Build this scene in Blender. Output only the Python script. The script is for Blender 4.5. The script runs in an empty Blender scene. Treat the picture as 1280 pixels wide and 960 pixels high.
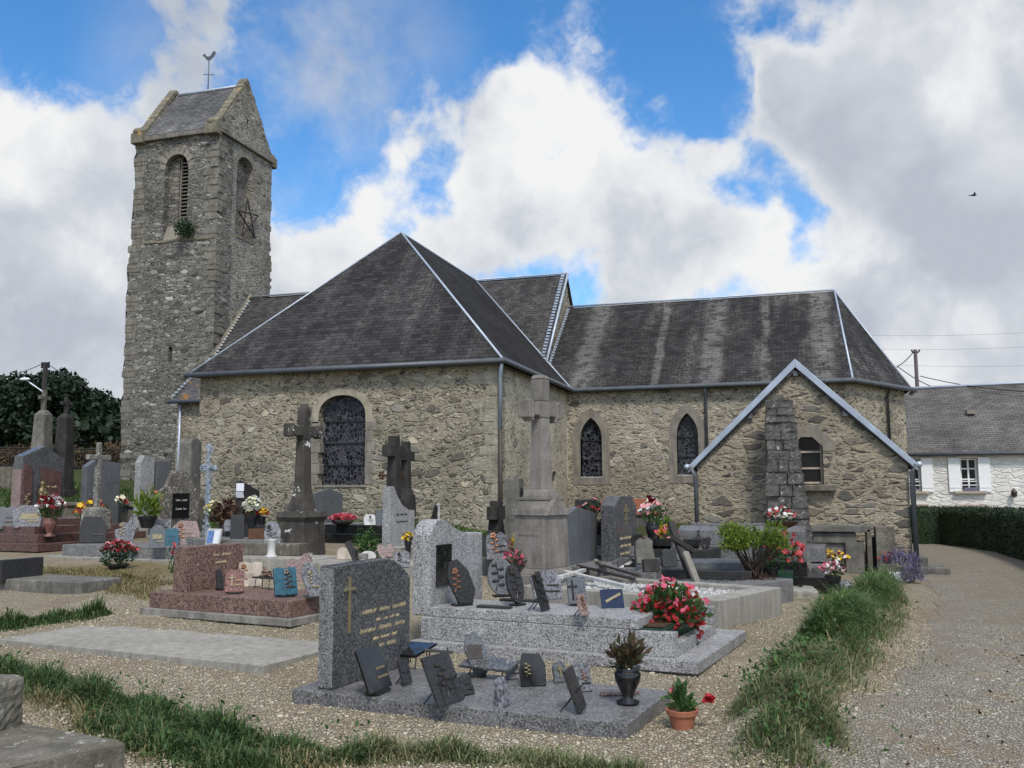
import bpy, bmesh, math, random
import numpy as np
from mathutils import Vector, Matrix

random.seed(7)
RNG = np.random.default_rng(11)
PI = math.pi
SC = bpy.context.scene
COL = SC.collection

# ---------------------------------------------------------------- camera (metres; X along the church, Y away, Z up)
F, PITCH, YAW, ROLL, EYE = 1150.0, .115, .30, -.004, 1.55
FW = Vector((-math.sin(YAW) * math.cos(PITCH), math.cos(YAW) * math.cos(PITCH), math.sin(PITCH)))
_r = Vector((math.cos(YAW), math.sin(YAW), 0)); _u = _r.cross(FW)
RT = math.cos(ROLL) * _r + math.sin(ROLL) * _u
UP = -math.sin(ROLL) * _r + math.cos(ROLL) * _u
EYEP = Vector((0, 0, EYE))


def ray(px, py): return FW + RT * ((px - 640) / F) + UP * ((480 - py) / F)
def atX(px, py, X): d = ray(px, py); return EYEP + d * (X / d.x)
def atY(px, py, Y): d = ray(px, py); return EYEP + d * (Y / d.y)
def atZ(px, py, Z): d = ray(px, py); return EYEP + d * ((Z - EYE) / d.z)
def depth(p): return (Vector(p) - EYEP).dot(FW)
def proj(p):
    q = Vector(p) - EYEP; k = q.dot(FW); return 640 + F * q.dot(RT) / k, 480 - F * q.dot(UP) / k
def mpp(p): return depth(p) / F                       # metres per photo pixel at a point


def sm(a, b, x):
    t = min(1.0, max(0.0, (x - a) / (b - a))); return t * t * (3 - 2 * t)


def terr(x, y):
    """height of the churchyard ground: nearly level by the path, rising towards the church and the tower"""
    w = 1 - sm(-4, 1.5, x)
    cap = 11 + 23 * (1 - sm(-13, -7, x))          # the rise stops short of the choir
    z = w * .045 * min(max(0, y - 7), cap) - (1 - w) * .008 * min(max(0, y - 8), 60)
    z += .09 * min(max(0, -x - 16), 14) * sm(14, 24, y)
    return z


def G(px, py, dz=0.0):
    """where the line of sight through a photo pixel meets the ground (raised by dz)"""
    d = ray(px, py); t = 2.0
    while t < 140:
        q = EYEP + d * t
        if q.z < terr(q.x, q.y) + dz: break
        t += .02
    return q


# ---------------------------------------------------------------- scene graph helpers
def tag(o, label=None, cat=None, group=None, kind=None):
    if label: o['label'] = label
    if cat: o['category'] = cat
    if group: o['group'] = group
    if kind: o['kind'] = kind
    return o


def T(name, label, cat, loc=(0, 0, 0), rz=0.0, group=None):
    o = bpy.data.objects.new(name, None); COL.objects.link(o)
    o.empty_display_size = .1
    o.location = loc; o.rotation_euler = (0, 0, rz)
    return tag(o, label, cat, group)


def copy_tree(o, parent=None):
    c = o.copy(); COL.objects.link(c)
    if parent: c.parent = parent
    for ch in list(o.children): copy_tree(ch, c)
    return c


class MB:
    def __init__(s): s.v = []; s.f = []; s.uv = {}
    def vert(s, p): s.v.append(tuple(p)); return len(s.v) - 1
    def face(s, pts, uv=None):
        i = [s.vert(p) for p in pts]; s.f.append(i)
        if uv: s.uv[len(s.f) - 1] = uv
        return s
    def add(s, vs, fs, M=None):
        b = len(s.v)
        for p in vs: s.v.append(tuple(M @ Vector(p)) if M else tuple(p))
        for f in fs: s.f.append([b + i for i in f])
        return s
    def box(s, c, d, rz=0.0, M=None, taper=1.0):
        x, y, z = d[0] / 2, d[1] / 2, d[2] / 2
        vs = [(-x, -y, -z), (x, -y, -z), (x, y, -z), (-x, y, -z)] + [(a * taper, b * taper, z) for a, b in ((-x, -y), (x, -y), (x, y), (-x, y))]
        m = Matrix.Translation(c) @ Matrix.Rotation(rz, 4, 'Z')
        if M: m = M @ m
        return s.add(vs, [(3, 2, 1, 0), (4, 5, 6, 7), (0, 1, 5, 4), (1, 2, 6, 5), (2, 3, 7, 6), (3, 0, 4, 7)], m)
    def prism(s, prof, x0, x1, M=None, axis='x'):
        """outline in (y, z), counter-clockwise seen from +x, pushed from x0 to x1"""
        n = len(prof)
        g = (lambda x, y, z: (x, y, z)) if axis == 'x' else ((lambda x, y, z: (y, -x, z)) if axis == 'y' else (lambda x, y, z: (y, z, x)))
        vs = [g(x0, y, z) for y, z in prof] + [g(x1, y, z) for y, z in prof]
        fs = [list(range(n - 1, -1, -1)), list(range(n, 2 * n))] + [(i, (i + 1) % n, n + (i + 1) % n, n + i) for i in range(n)]
        return s.add(vs, fs, M)
    def frustum(s, z0, z1, a, b, c=(0, 0), M=None):
        """square-section block tapering from half sizes a=(x,y) at z0 to b at z1"""
        vs = [(c[0] + i * a[0], c[1] + j * a[1], z0) for i, j in ((-1, -1), (1, -1), (1, 1), (-1, 1))]
        vs += [(c[0] + i * b[0], c[1] + j * b[1], z1) for i, j in ((-1, -1), (1, -1), (1, 1), (-1, 1))]
        return s.add(vs, [(3, 2, 1, 0), (4, 5, 6, 7), (0, 1, 5, 4), (1, 2, 6, 5), (2, 3, 7, 6), (3, 0, 4, 7)], M)
    def tube(s, pts, r, n=8, M=None, caps=True):
        pts = [Vector(p) for p in pts]; rs = r if isinstance(r, (list, tuple)) else [r] * len(pts)
        b = len(s.v); k = len(pts)
        for i, p in enumerate(pts):
            t = (pts[min(i + 1, k - 1)] - pts[max(i - 1, 0)]).normalized()
            a = t.cross(Vector((0, 0, 1)))
            if a.length < .05: a = t.cross(Vector((0, 1, 0)))
            a.normalize(); c = t.cross(a)
            for j in range(n):
                q = p + (a * math.cos(2 * PI * j / n) + c * math.sin(2 * PI * j / n)) * rs[i]
                s.v.append(tuple(M @ q) if M else tuple(q))
        for i in range(k - 1):
            for j in range(n):
                s.f.append([b + i * n + j, b + i * n + (j + 1) % n, b + (i + 1) * n + (j + 1) % n, b + (i + 1) * n + j])
        if caps:
            s.f.append([b + j for j in range(n - 1, -1, -1)]); s.f.append([b + (k - 1) * n + j for j in range(n)])
        return s
    def lathe(s, prof, c=(0, 0, 0), n=20, M=None):
        b = len(s.v); k = len(prof)
        for r, z in prof:
            for j in range(n):
                q = Vector((c[0] + r * math.cos(2 * PI * j / n), c[1] + r * math.sin(2 * PI * j / n), c[2] + z))
                s.v.append(tuple(M @ q) if M else tuple(q))
        for i in range(k - 1):
            for j in range(n):
                s.f.append([b + i * n + j, b + i * n + (j + 1) % n, b + (i + 1) * n + (j + 1) % n, b + (i + 1) * n + j])
        s.f.append([b + j for j in range(n - 1, -1, -1)]); s.f.append([b + (k - 1) * n + j for j in range(n)])
        return s
    def ball(s, c, r, M=None, n=8, m=6, jit=0.0):
        rr = r if isinstance(r, (list, tuple)) else (r, r, r)
        b = len(s.v)
        vs = []
        for i in range(m + 1):
            ph = PI * i / m
            for j in range(n):
                th = 2 * PI * j / n; q = 1 + random.uniform(-jit, jit)
                p = Vector((c[0] + rr[0] * q * math.sin(ph) * math.cos(th), c[1] + rr[1] * q * math.sin(ph) * math.sin(th), c[2] - rr[2] * q * math.cos(ph)))
                s.v.append(tuple(M @ p) if M else tuple(p))
        for i in range(m):
            for j in range(n):
                s.f.append([b + i * n + j, b + i * n + (j + 1) % n, b + (i + 1) * n + (j + 1) % n, b + (i + 1) * n + j])
        return s
    def weld(s):
        """ties the pieces of a chain of stones together inside their joints, so that they are one body"""
        par = list(range(len(s.v)))
        def fd(i):
            while par[i] != i: par[i] = par[par[i]]; i = par[i]
            return i
        for f in s.f:
            for i in f[1:]: par[fd(i)] = fd(f[0])
        isl = {}
        for i in range(len(s.v)): isl.setdefault(fd(i), []).append(i)
        L = list(isl.values())
        for p, q in zip(L[:-1], L[1:]):
            i, j = min(((i, j) for i in p for j in q), key=lambda t: math.dist(s.v[t[0]], s.v[t[1]]))
            f = next(f for f in s.f if j in f); k = f[(f.index(j) + 1) % len(f)]
            s.f.append([i, j, k])
        return s
    def build(s, name, mat, parent=None, bevel=0.0, smooth=False, rough=0.0, segs=2, merge=True):
        me = bpy.data.meshes.new(name)
        me.from_pydata(s.v, [], s.f); me.validate()
        bm = bmesh.new(); bm.from_mesh(me)
        if s.uv:
            lay = bm.loops.layers.uv.new('UVMap'); bm.faces.ensure_lookup_table()
            for fi, uvs in s.uv.items():
                for l, uv in zip(bm.faces[fi].loops, uvs): l[lay].uv = uv
        if merge: bmesh.ops.remove_doubles(bm, verts=bm.verts, dist=1e-5)
        bmesh.ops.recalc_face_normals(bm, faces=bm.faces)
        if bevel:
            ed = [e for e in bm.edges if len(e.link_faces) == 2 and e.calc_face_angle(0) > .5]
            bmesh.ops.bevel(bm, geom=ed, offset=bevel, segments=segs, profile=.6, affect='EDGES', clamp_overlap=True)
        if rough:
            ln = max((e.calc_length() for e in bm.edges), default=0)
            for _ in range(3):
                big = [e for e in bm.edges if e.calc_length() > max(rough * 6, ln / 14)]
                if big: bmesh.ops.subdivide_edges(bm, edges=big, cuts=1, use_grid_fill=True)
            for v in bm.verts: v.co += Vector((random.gauss(0, 1), random.gauss(0, 1), random.gauss(0, 1))) * rough * .5
        bm.to_mesh(me); bm.free()
        if smooth:
            for p in me.polygons: p.use_smooth = True
        elif bevel:
            try: me.shade_auto = True
            except Exception: pass
        return link(name, me, mat, parent)


def link(name, me, mat, parent=None):
    o = bpy.data.objects.new(name, me); COL.objects.link(o)
    if mat: me.materials.append(mat)
    if parent: o.parent = parent
    return o


def np_mesh(name, V, faces_n, mat, parent=None, smooth=False):
    """V: (count, k, 3) points of equal small pieces; faces_n: faces of one piece as index tuples (all the same length)"""
    cnt, k, _ = V.shape; fs = np.array(faces_n, dtype=np.int32); m, q = fs.shape
    idx = (fs[None] + (np.arange(cnt, dtype=np.int32) * k)[:, None, None]).reshape(-1)
    me = bpy.data.meshes.new(name)
    me.vertices.add(cnt * k); me.vertices.foreach_set('co', V.reshape(-1).astype(np.float32))
    me.loops.add(len(idx)); me.loops.foreach_set('vertex_index', idx)
    me.polygons.add(cnt * m); me.polygons.foreach_set('loop_start', np.arange(cnt * m, dtype=np.int32) * q)
    try: me.polygons.foreach_set('loop_total', np.full(cnt * m, q, dtype=np.int32))
    except Exception: pass
    if smooth: me.polygons.foreach_set('use_smooth', np.ones(cnt * m, dtype=bool))
    me.update(calc_edges=True); me.validate()
    return link(name, me, mat, parent)


def rnd_rot(n, tilt=1.0):
    """n random frames: (normal, length, width) with the length direction biased upwards as tilt falls"""
    a = RNG.normal(size=(n, 3)); a[:, 2] = np.abs(a[:, 2]) * (1 / max(tilt, .05)) if tilt < 1 else a[:, 2]
    a /= np.linalg.norm(a, axis=1)[:, None]
    b = RNG.normal(size=(n, 3)); b -= (b * a).sum(1)[:, None] * a; b /= np.linalg.norm(b, axis=1)[:, None]
    return a, b, np.cross(a, b)


def leaves(name, pts, size, mat, parent=None, aspect=.45, tilt=1.0, dirs=None):
    """one mesh of folded leaves (six points, two quads each)"""
    pts = np.asarray(pts, float); n = len(pts)
    L, W, N = rnd_rot(n, tilt)
    if dirs is not None:
        L = L * .55 + dirs; L /= np.linalg.norm(L, axis=1)[:, None]
        W = np.cross(L, N); W /= np.linalg.norm(W, axis=1)[:, None]; N = np.cross(L, W)
    s = size * RNG.uniform(.6, 1.25, n)[:, None]; w = s * aspect
    V = np.stack([pts, pts + L * s * .45 + W * w * .5 + N * w * .18, pts + L * s * .5, pts + L * s * .45 - W * w * .5 + N * w * .18,
                  pts + L * s - N * s * .15], 1)
    return np_mesh(name, V, [(0, 1, 2), (0, 2, 3), (1, 4, 2), (2, 4, 3)], mat, parent)


def blooms(name, pts, size, mat, parent=None, petals=5, cup=.35, up=.7):
    """one mesh of open flowers with petals"""
    pts = np.asarray(pts, float); n = len(pts); out = []
    nrm = RNG.normal(size=(n, 3)); nrm[:, 2] = np.abs(nrm[:, 2]) + up; nrm[:, 1] -= .25; nrm /= np.linalg.norm(nrm, axis=1)[:, None]
    a = np.cross(nrm, RNG.normal(size=(n, 3))); a /= np.linalg.norm(a, axis=1)[:, None]; b = np.cross(nrm, a)
    s = (size * RNG.uniform(.75, 1.2, n))[:, None]
    for k in range(petals):
        t0 = 2 * PI * k / petals
        d = lambda t: a * math.cos(t) + b * math.sin(t)
        w = PI / petals * 1.1
        out.append(np.stack([pts, pts + d(t0 - w) * s * .75 + nrm * s * cup * .8, pts + d(t0) * s + nrm * s * cup * .6, pts + d(t0 + w) * s * .75 + nrm * s * cup * .8], 1))
    return np_mesh(name, np.concatenate(out, 0), [(0, 1, 2, 3)], mat, parent)


def dome(n, rx, ry, rz, c=(0, 0, 0), fill=.35, low=-.15):
    """points in the outer shell of an ellipsoid, above low*rz"""
    d = RNG.normal(size=(n * 3, 3)); d /= np.linalg.norm(d, axis=1)[:, None]
    d = d[d[:, 2] > low][:n]
    r = (RNG.uniform(fill ** 3, 1, len(d)) ** (1 / 3))[:, None]
    lump = 1 + .13 * np.sin(d[:, :1] * 5 + c[0] * 3) * np.cos(d[:, 1:2] * 6 + 1.3) + .08 * np.sin(d[:, 2:] * 9)
    return d * r * lump * np.array([rx, ry, rz]) + np.array(c)


# ---------------------------------------------------------------- materials
def lin(h):
    h = h.lstrip('#'); c = [int(h[i:i + 2], 16) / 255 for i in (0, 2, 4)]
    return tuple(x / 12.92 if x <= .04045 else ((x + .055) / 1.055) ** 2.4 for x in c) + (1,)


def g(v, warm=0.0): return (v * (1 + warm), v, v * (1 - warm), 1)


class NT:
    def __init__(s, name, rough=.6, spec=.5):
        s.m = bpy.data.materials.new(name); s.m.use_nodes = True
        s.t = s.m.node_tree; s.n = s.t.nodes; s.p = s.n['Principled BSDF']
        s.p.inputs['Roughness'].default_value = rough; s.p.inputs['Specular IOR Level'].default_value = spec
        s._c = {}
    def nd(s, k, **kw):
        x = s.n.new(k)
        for a, b in kw.items():
            if a in x.inputs: x.inputs[a].default_value = b
            else: setattr(x, a, b)
        return x
    def lk(s, a, b): s.t.links.new(a, b)
    def co(s, kind='Object', scale=(1, 1, 1), rot=(0, 0, 0)):
        if 'tc' not in s._c: s._c['tc'] = s.n.new('ShaderNodeTexCoord')
        if scale == (1, 1, 1) and rot == (0, 0, 0): return s._c['tc'].outputs[kind]
        mp = s.n.new('ShaderNodeMapping'); mp.inputs['Scale'].default_value = scale; mp.inputs['Rotation'].default_value = rot
        s.lk(s._c['tc'].outputs[kind], mp.inputs['Vector']); return mp.outputs[0]
    def noise(s, vec, scale, detail=4, rough=.55, out='Fac', dist=0.0):
        x = s.nd('ShaderNodeTexNoise'); x.inputs['Scale'].default_value = scale; x.inputs['Detail'].default_value = detail
        x.inputs['Roughness'].default_value = rough; x.inputs['Distortion'].default_value = dist
        s.lk(vec, x.inputs['Vector']); return x.outputs[out]
    def voro(s, vec, scale, feature='F1', out='Color', rand=1.0):
        x = s.nd('ShaderNodeTexVoronoi'); x.feature = feature; x.inputs['Scale'].default_value = scale; x.inputs['Randomness'].default_value = rand
        s.lk(vec, x.inputs['Vector']); return x.outputs[out]
    def ramp(s, fac, stops, interp='LINEAR'):
        x = s.nd('ShaderNodeValToRGB'); r = x.color_ramp; r.interpolation = interp
        while len(r.elements) < len(stops): r.elements.new(.5)
        for e, (p, c) in zip(r.elements, stops):
            e.position = p; e.color = c if isinstance(c, tuple) else g(c)
        s.lk(fac, x.inputs[0]); return x.outputs[0]
    def mix(s, fac, a, b, mode='MIX'):
        x = s.nd('ShaderNodeMix'); x.data_type = 'RGBA'; x.blend_type = mode
        for sock, val in ((x.inputs[0], fac), (x.inputs[6], a), (x.inputs[7], b)):
            if isinstance(val, (int, float)): sock.default_value = val
            elif isinstance(val, tuple): sock.default_value = val
            else: s.lk(val, sock)
        return x.outputs[2]
    def math(s, op, a, b=0.0, clamp=False):
        x = s.nd('ShaderNodeMath'); x.operation = op; x.use_clamp = clamp
        for sock, val in ((x.inputs[0], a), (x.inputs[1], b)):
            if isinstance(val, (int, float)): sock.default_value = val
            else: s.lk(val, sock)
        return x.outputs[0]
    def rng(s, v, a, b, c=0.0, d=1.0, smooth=True):
        x = s.nd('ShaderNodeMapRange'); x.interpolation_type = 'SMOOTHSTEP' if smooth else 'LINEAR'
        for i, q in enumerate((a, b, c, d)): x.inputs[i + 1].default_value = q
        s.lk(v, x.inputs[0]); return x.outputs[0]
    def sep(s, v):
        x = s.nd('ShaderNodeSeparateXYZ'); s.lk(v, x.inputs[0]); return x.outputs
    def bump(s, h, strength=.5, dist=.02):
        x = s.nd('ShaderNodeBump'); x.inputs['Strength'].default_value = strength; x.inputs['Distance'].default_value = dist
        s.lk(h, x.inputs['Height']); s.lk(x.outputs[0], s.p.inputs['Normal']); return s
    def color(s, c):
        if isinstance(c, tuple): s.p.inputs['Base Color'].default_value = c
        else: s.lk(c, s.p.inputs['Base Color'])
        return s


def warp(t, vec, scale, amt):
    n = t.noise(vec, scale, 2, .5, 'Color')
    x = t.nd('ShaderNodeVectorMath'); x.operation = 'SUBTRACT'; t.lk(n, x.inputs[0]); x.inputs[1].default_value = (.5, .5, .5)
    y = t.nd('ShaderNodeVectorMath'); y.operation = 'SCALE'; t.lk(x.outputs[0], y.inputs[0]); y.inputs['Scale'].default_value = amt
    z = t.nd('ShaderNodeVectorMath'); z.operation = 'ADD'; t.lk(vec, z.inputs[0]); t.lk(y.outputs[0], z.inputs[1])
    return z.outputs[0]


def rubble(name, stones, mortar, scale, stretch, joint=.06, lichen=.0, lich_col=(.45, .43, .33, 1), big=.45, cover=0.0, bump=.9, flecks=.35, gaps=.5):
    """coursed rubble: bigger stones scattered among small ones, sunken joints, open gaps, pale flecks, lichen and weathering"""
    t = NT(name, .95, .15)
    v0 = t.co()
    v = warp(t, warp(t, t.co(scale=(1, 1, stretch)), 1.7, .30), 7, .09)
    A, eA = t.voro(v, scale), t.voro(v, scale, 'DISTANCE_TO_EDGE', 'Distance')
    B, eB = t.voro(v, scale * 2.3), t.voro(v, scale * 2.3, 'DISTANCE_TO_EDGE', 'Distance')
    rA = t.sep(A); sel = t.math('LESS_THAN', rA[2], big)
    col = t.mix(sel, B, A); rnd = t.sep(col)
    ed = t.nd('ShaderNodeMix'); t.lk(sel, ed.inputs[0]); t.lk(t.math('MINIMUM', t.math('MULTIPLY', eB, .7), eA), ed.inputs[2]); t.lk(eA, ed.inputs[3]); edge = ed.outputs[0]
    c = t.ramp(rnd[0], [(i / (len(stones) - 1), s) for i, s in enumerate(stones)])
    c = t.mix(1.0, c, t.math('ADD', t.math('MULTIPLY', rnd[1], .75), .6), 'MULTIPLY')
    fine = t.noise(v0, 30, 6, .72)
    c = t.mix(1.0, c, t.ramp(fine, [(.28, .45), (.5, .95), (.74, 1.7)]), 'MULTIPLY')
    jn = t.math('ADD', edge, t.math('MULTIPLY', t.math('SUBTRACT', t.noise(v0, 11, 4), .5), .22))
    m = t.rng(jn, joint * .2, joint * 1.7)
    if cover:      # pointing smeared over the stone faces
        cv = t.rng(t.math('ADD', t.noise(v0, 1.3, 5, .65), t.math('MULTIPLY', t.math('SUBTRACT', rnd[2], .5), .7)), .62 - cover * .5, .92 - cover * .5)
        m = t.math('MULTIPLY', m, t.math('SUBTRACT', 1.0, t.math('MULTIPLY', cv, .8)))
    mort = t.mix(1.0, mortar, t.ramp(t.noise(v0, 16, 6, .7), [(.3, .55), (.5, .95), (.7, 1.35)]), 'MULTIPLY')
    c = t.mix(m, mort, c)
    c = t.mix(1.0, c, t.ramp(t.noise(v0, .55, 6, .65), [(.3, .66), (.5, 1.0), (.72, 1.25)]), 'MULTIPLY')
    if gaps:       # open joints: short dark level slots
        gp = t.rng(t.noise(warp(t, t.co(scale=(1, 1, 3.2)), 4, .12), 5.2, 3, .5), .665 - gaps * .05, .70 - gaps * .05)
        c = t.mix(t.math('MULTIPLY', gp, .85), c, (.03, .027, .023, 1))
    if flecks:
        fl = t.rng(t.noise(v0, 13, 5, .75), .70 - flecks * .12, .74 - flecks * .12)
        c = t.mix(t.math('MULTIPLY', fl, .6), c, (.52, .49, .42, 1))
    if lichen:
        l = t.rng(t.noise(v0, 6.5, 6, .7), .66 - lichen * .1, .72 - lichen * .1)
        c = t.mix(t.math('MULTIPLY', l, .6), c, lich_col)
    t.color(c)
    h = t.math('ADD', t.math('MULTIPLY', m, .8), t.math('MULTIPLY', fine, .5))
    h = t.math('ADD', h, t.math('MULTIPLY', rnd[2], .5))
    if gaps: h = t.math('SUBTRACT', h, gp)
    t.bump(h, bump, .06)
    return t.m


def slate(name, c1, c2, streak, streak_amt=.5, bands=None, lich=None):
    t = NT(name, .9, .12)
    uv = t.co('UV')
    b = t.nd('ShaderNodeTexBrick'); t.lk(uv, b.inputs['Vector'])
    b.offset = .5
    for k, q in (('Scale', 1), ('Mortar Size', .006), ('Mortar Smooth', .2), ('Bias', 0), ('Brick Width', .26), ('Row Height', .14)): b.inputs[k].default_value = q
    b.inputs['Color1'].default_value = c1; b.inputs['Color2'].default_value = c2; b.inputs['Mortar'].default_value = (.008, .008, .008, 1)
    st = t.noise(t.co('UV', (1.3, .3, 1)), 1.0, 7, .68)
    fine = t.noise(t.co('UV', (14, 9, 1)), 1.0, 5, .7)
    tile = t.sep(t.voro(t.co('UV', (3.85, 7.1, 1)), 1.0))
    f = t.math('MULTIPLY', t.rng(st, .44, .72), t.math('MAXIMUM', t.rng(fine, .42, .62), t.rng(tile[0], .72, .95)))
    if bands:
        u = t.sep(uv)[0]; acc = None
        for u0, w in bands:
            wob = t.math('ADD', u, t.math('MULTIPLY', t.math('SUBTRACT', t.noise(t.co('UV', (1.5, .8, 1)), 1.0, 4), .5), .5))
            q = t.rng(t.math('ABSOLUTE', t.math('SUBTRACT', wob, u0)), w * .35, w, 1, 0)
            acc = q if acc is None else t.math('MAXIMUM', acc, q)
        rag = t.math('ADD', t.math('ADD', t.math('MULTIPLY', fine, .9), t.math('MULTIPLY', tile[1], .35)), t.math('MULTIPLY', t.noise(t.co('UV', (3.5, .7, 1)), 1.0, 6, .7), .5))
        f = t.math('MAXIMUM', f, t.math('MULTIPLY', acc, t.rng(rag, .62, 1.0, .08, 1.0)))
    c = t.mix(t.math('MULTIPLY', f, streak_amt), b.outputs['Color'], streak)
    c = t.mix(1.0, c, t.ramp(t.noise(t.co('UV', (.5, .5, 1)), 1.0, 4), [(.3, .7), (.7, 1.25)]), 'MULTIPLY')
    if lich:
        c = t.mix(t.math('MULTIPLY', t.rng(t.noise(t.co(), 1.6, 6, .7), .55, .64), .8), c, lich)
    t.color(c)
    row = t.math('FRACT', t.math('DIVIDE', t.sep(uv)[1], .14))
    h = t.math('ADD', t.math('MULTIPLY', t.math('SUBTRACT', 1.0, row), .7), t.math('MULTIPLY', t.math('SUBTRACT', 1.0, b.outputs['Fac']), .5))
    h = t.math('ADD', h, t.math('MULTIPLY', fine, .25))
    t.bump(h, .9, .03)
    return t.m


def granite(name, dark, mid, light, rough=.35, scale=150, tint=(1, 1, 1), stain=.25, spec=.4):
    t = NT(name, rough, spec)
    v = t.co()
    a = t.sep(t.voro(v, scale))[0]; b2 = t.noise(v, scale * 1.6, 3, .7)
    x = t.math('ADD', t.math('MULTIPLY', a, .75), t.math('MULTIPLY', t.math('SUBTRACT', b2, .5), .5))
    q = lambda c: (c * tint[0], c * tint[1], c * tint[2], 1) if not isinstance(c, tuple) else c
    c = t.ramp(x, [(.12, q(dark)), (.3, q(mid)), (.55, q(mid)), (.74, q(light))])
    c = t.mix(1.0, c, t.ramp(t.noise(t.co(scale=(1, 1, .45)), 5, 6, .65), [(.25, 1 - stain), (.7, 1 + stain * .5)]), 'MULTIPLY')
    t.color(c)
    r = t.noise(v, 9, 5, .6)
    t.lk(t.rng(r, .3, .7, max(.05, rough - .08), min(1, rough + .16)), t.p.inputs['Roughness'])
    t.bump(t.noise(v, scale, 2), .05, .004)
    return t.m


def weathered(name, base, dark, light=None, rough=.9, scale=3.0, lichen=None, lich_amt=.5, grain=60, bump=.35, lscale=9):
    t = NT(name, rough, .25)
    v = t.co()
    n = t.noise(v, scale, 7, .65)
    c = t.ramp(n, [(.28, dark), (.55, base), (.8, light or base)])
    c = t.mix(1.0, c, t.ramp(t.noise(v, grain, 3, .7), [(.25, .65), (.75, 1.35)]), 'MULTIPLY')
    c = t.mix(.7, c, t.ramp(t.noise(t.co(scale=(5, 5, .6)), 2.0, 5, .6), [(.3, .6), (.7, 1.25)]), 'MULTIPLY')
    if lichen:
        l = t.rng(t.noise(v, lscale, 6, .72), .68 - lich_amt * .16, .73 - lich_amt * .16)
        c = t.mix(l, c, lichen)
    t.color(c)
    t.bump(t.math('ADD', t.noise(v, grain, 4, .7), t.math('MULTIPLY', n, 2.0)), bump, .01)
    return t.m


def plain(name, col, rough=.5, spec=.5, metal=0.0, var=.2, vs=8, bump=0.0):
    t = NT(name, rough, spec); t.p.inputs['Metallic'].default_value = metal
    c = t.mix(1.0, col, t.ramp(t.noise(t.co(), vs, 6, .65), [(.25, 1 - var), (.75, 1 + var)]), 'MULTIPLY')
    t.color(c)
    if bump: t.bump(t.noise(t.co(), vs * 4, 4), bump, .01)
    return t.m


def foliage(name, cols, rough=.6, scale=3.0, trans=.0):
    t = NT(name, rough, .3)
    x = t.nd('ShaderNodeNewGeometry')
    r = x.outputs['Random Per Island']
    n = t.noise(t.co(), scale, 3)
    f = t.math('ADD', t.math('MULTIPLY', r, .6), t.math('MULTIPLY', n, .5))
    t.color(t.ramp(f, [(.1 + .8 * i / max(1, len(cols) - 1), c) for i, c in enumerate(cols)]))
    if trans:
        t.p.inputs['Subsurface Weight'].default_value = 0
        tr = t.nd('ShaderNodeBsdfTranslucent'); mx = t.nd('ShaderNodeMixShader'); mx.inputs[0].default_value = trans
        t.lk(t.p.inputs['Base Color'].links[0].from_socket, tr.inputs['Color'])
        out = t.n['Material Output']
        t.lk(t.p.outputs[0], mx.inputs[1]); t.lk(tr.outputs[0], mx.inputs[2]); t.lk(mx.outputs[0], out.inputs[0])
    return t.m


M = {}
M['tower'] = rubble('tower_stone', [(.075, .07, .061, 1), (.20, .188, .163, 1), (.30, .283, .245, 1), (.13, .122, .106, 1), (.42, .40, .355, 1)], (.225, .21, .178, 1), 2.9, 2.4, .07, lichen=.3, bump=1.0, big=.45, flecks=.6, gaps=.75)
M['tower_east'] = rubble('tower_east_stone', [(.18, .17, .147, 1), (.27, .25, .213, 1), (.14, .132, .115, 1), (.33, .31, .265, 1)], (.305, .283, .24, 1), 3.0, 2.2, .08, lichen=.2, cover=.4, bump=.8, flecks=.25, gaps=.5)
M['church'] = rubble('church_stone', [(.078, .07, .058, 1), (.265, .232, .172, 1), (.425, .39, .315, 1), (.16, .146, .12, 1), (.445, .385, .275, 1), (.255, .237, .2, 1)], (.355, .308, .225, 1), 2.9, 1.6, .085, lichen=.15, cover=.3, bump=1.0, big=.3, flecks=.7, gaps=.6)
M['church_east'] = rubble('church_east_stone', [(.28, .25, .195, 1), (.43, .38, .285, 1), (.41, .358, .268, 1), (.33, .295, .232, 1)], (.45, .395, .295, 1), 3.2, 1.1, .08, lichen=.0, cover=.85, bump=.5, big=.3, flecks=.1, gaps=.6)
M['choir'] = rubble('choir_stone', [(.09, .083, .072, 1), (.33, .29, .215, 1), (.28, .26, .222, 1), (.43, .375, .275, 1), (.18, .162, .13, 1)], (.39, .34, .253, 1), 3.1, 1.9, .09, lichen=.1, cover=.4, bump=.9, big=.25, flecks=.55, gaps=.7)
M['annex'] = rubble('annex_stone', [(.065, .06, .055, 1), (.24, .207, .155, 1), (.20, .187, .162, 1), (.34, .292, .212, 1), (.13, .112, .092, 1), (.31, .292, .258, 1)], (.335, .285, .204, 1), 2.6, 2.2, .085, lichen=.25, cover=.4, bump=.75, big=.42, flecks=.65, gaps=.7)
M['corner'] = weathered('corner_stones', (.30, .268, .205, 1), (.16, .145, .115, 1), (.40, .365, .29, 1), lichen=(.14, .13, .115, 1), lich_amt=.45)
M['dressed'] = weathered('dressed_limestone', (.33, .29, .21, 1), (.22, .19, .14, 1), (.42, .375, .28, 1), lichen=(.16, .15, .12, 1), lich_amt=.3)
M['grey_dressed'] = weathered('grey_dressed_stone', (.23, .205, .165, 1), (.15, .135, .11, 1), (.28, .25, .2, 1))
M['quoin'] = weathered('quoin_stone', (.185, .168, .138, 1), (.09, .08, .066, 1), (.26, .24, .2, 1), lichen=(.34, .31, .21, 1), lich_amt=.4)
M['coping'] = weathered('coping_stone', (.19, .17, .125, 1), (.10, .09, .068, 1), (.27, .23, .135, 1), lichen=(.42, .27, .06, 1), lich_amt=.5, lscale=4)
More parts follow.
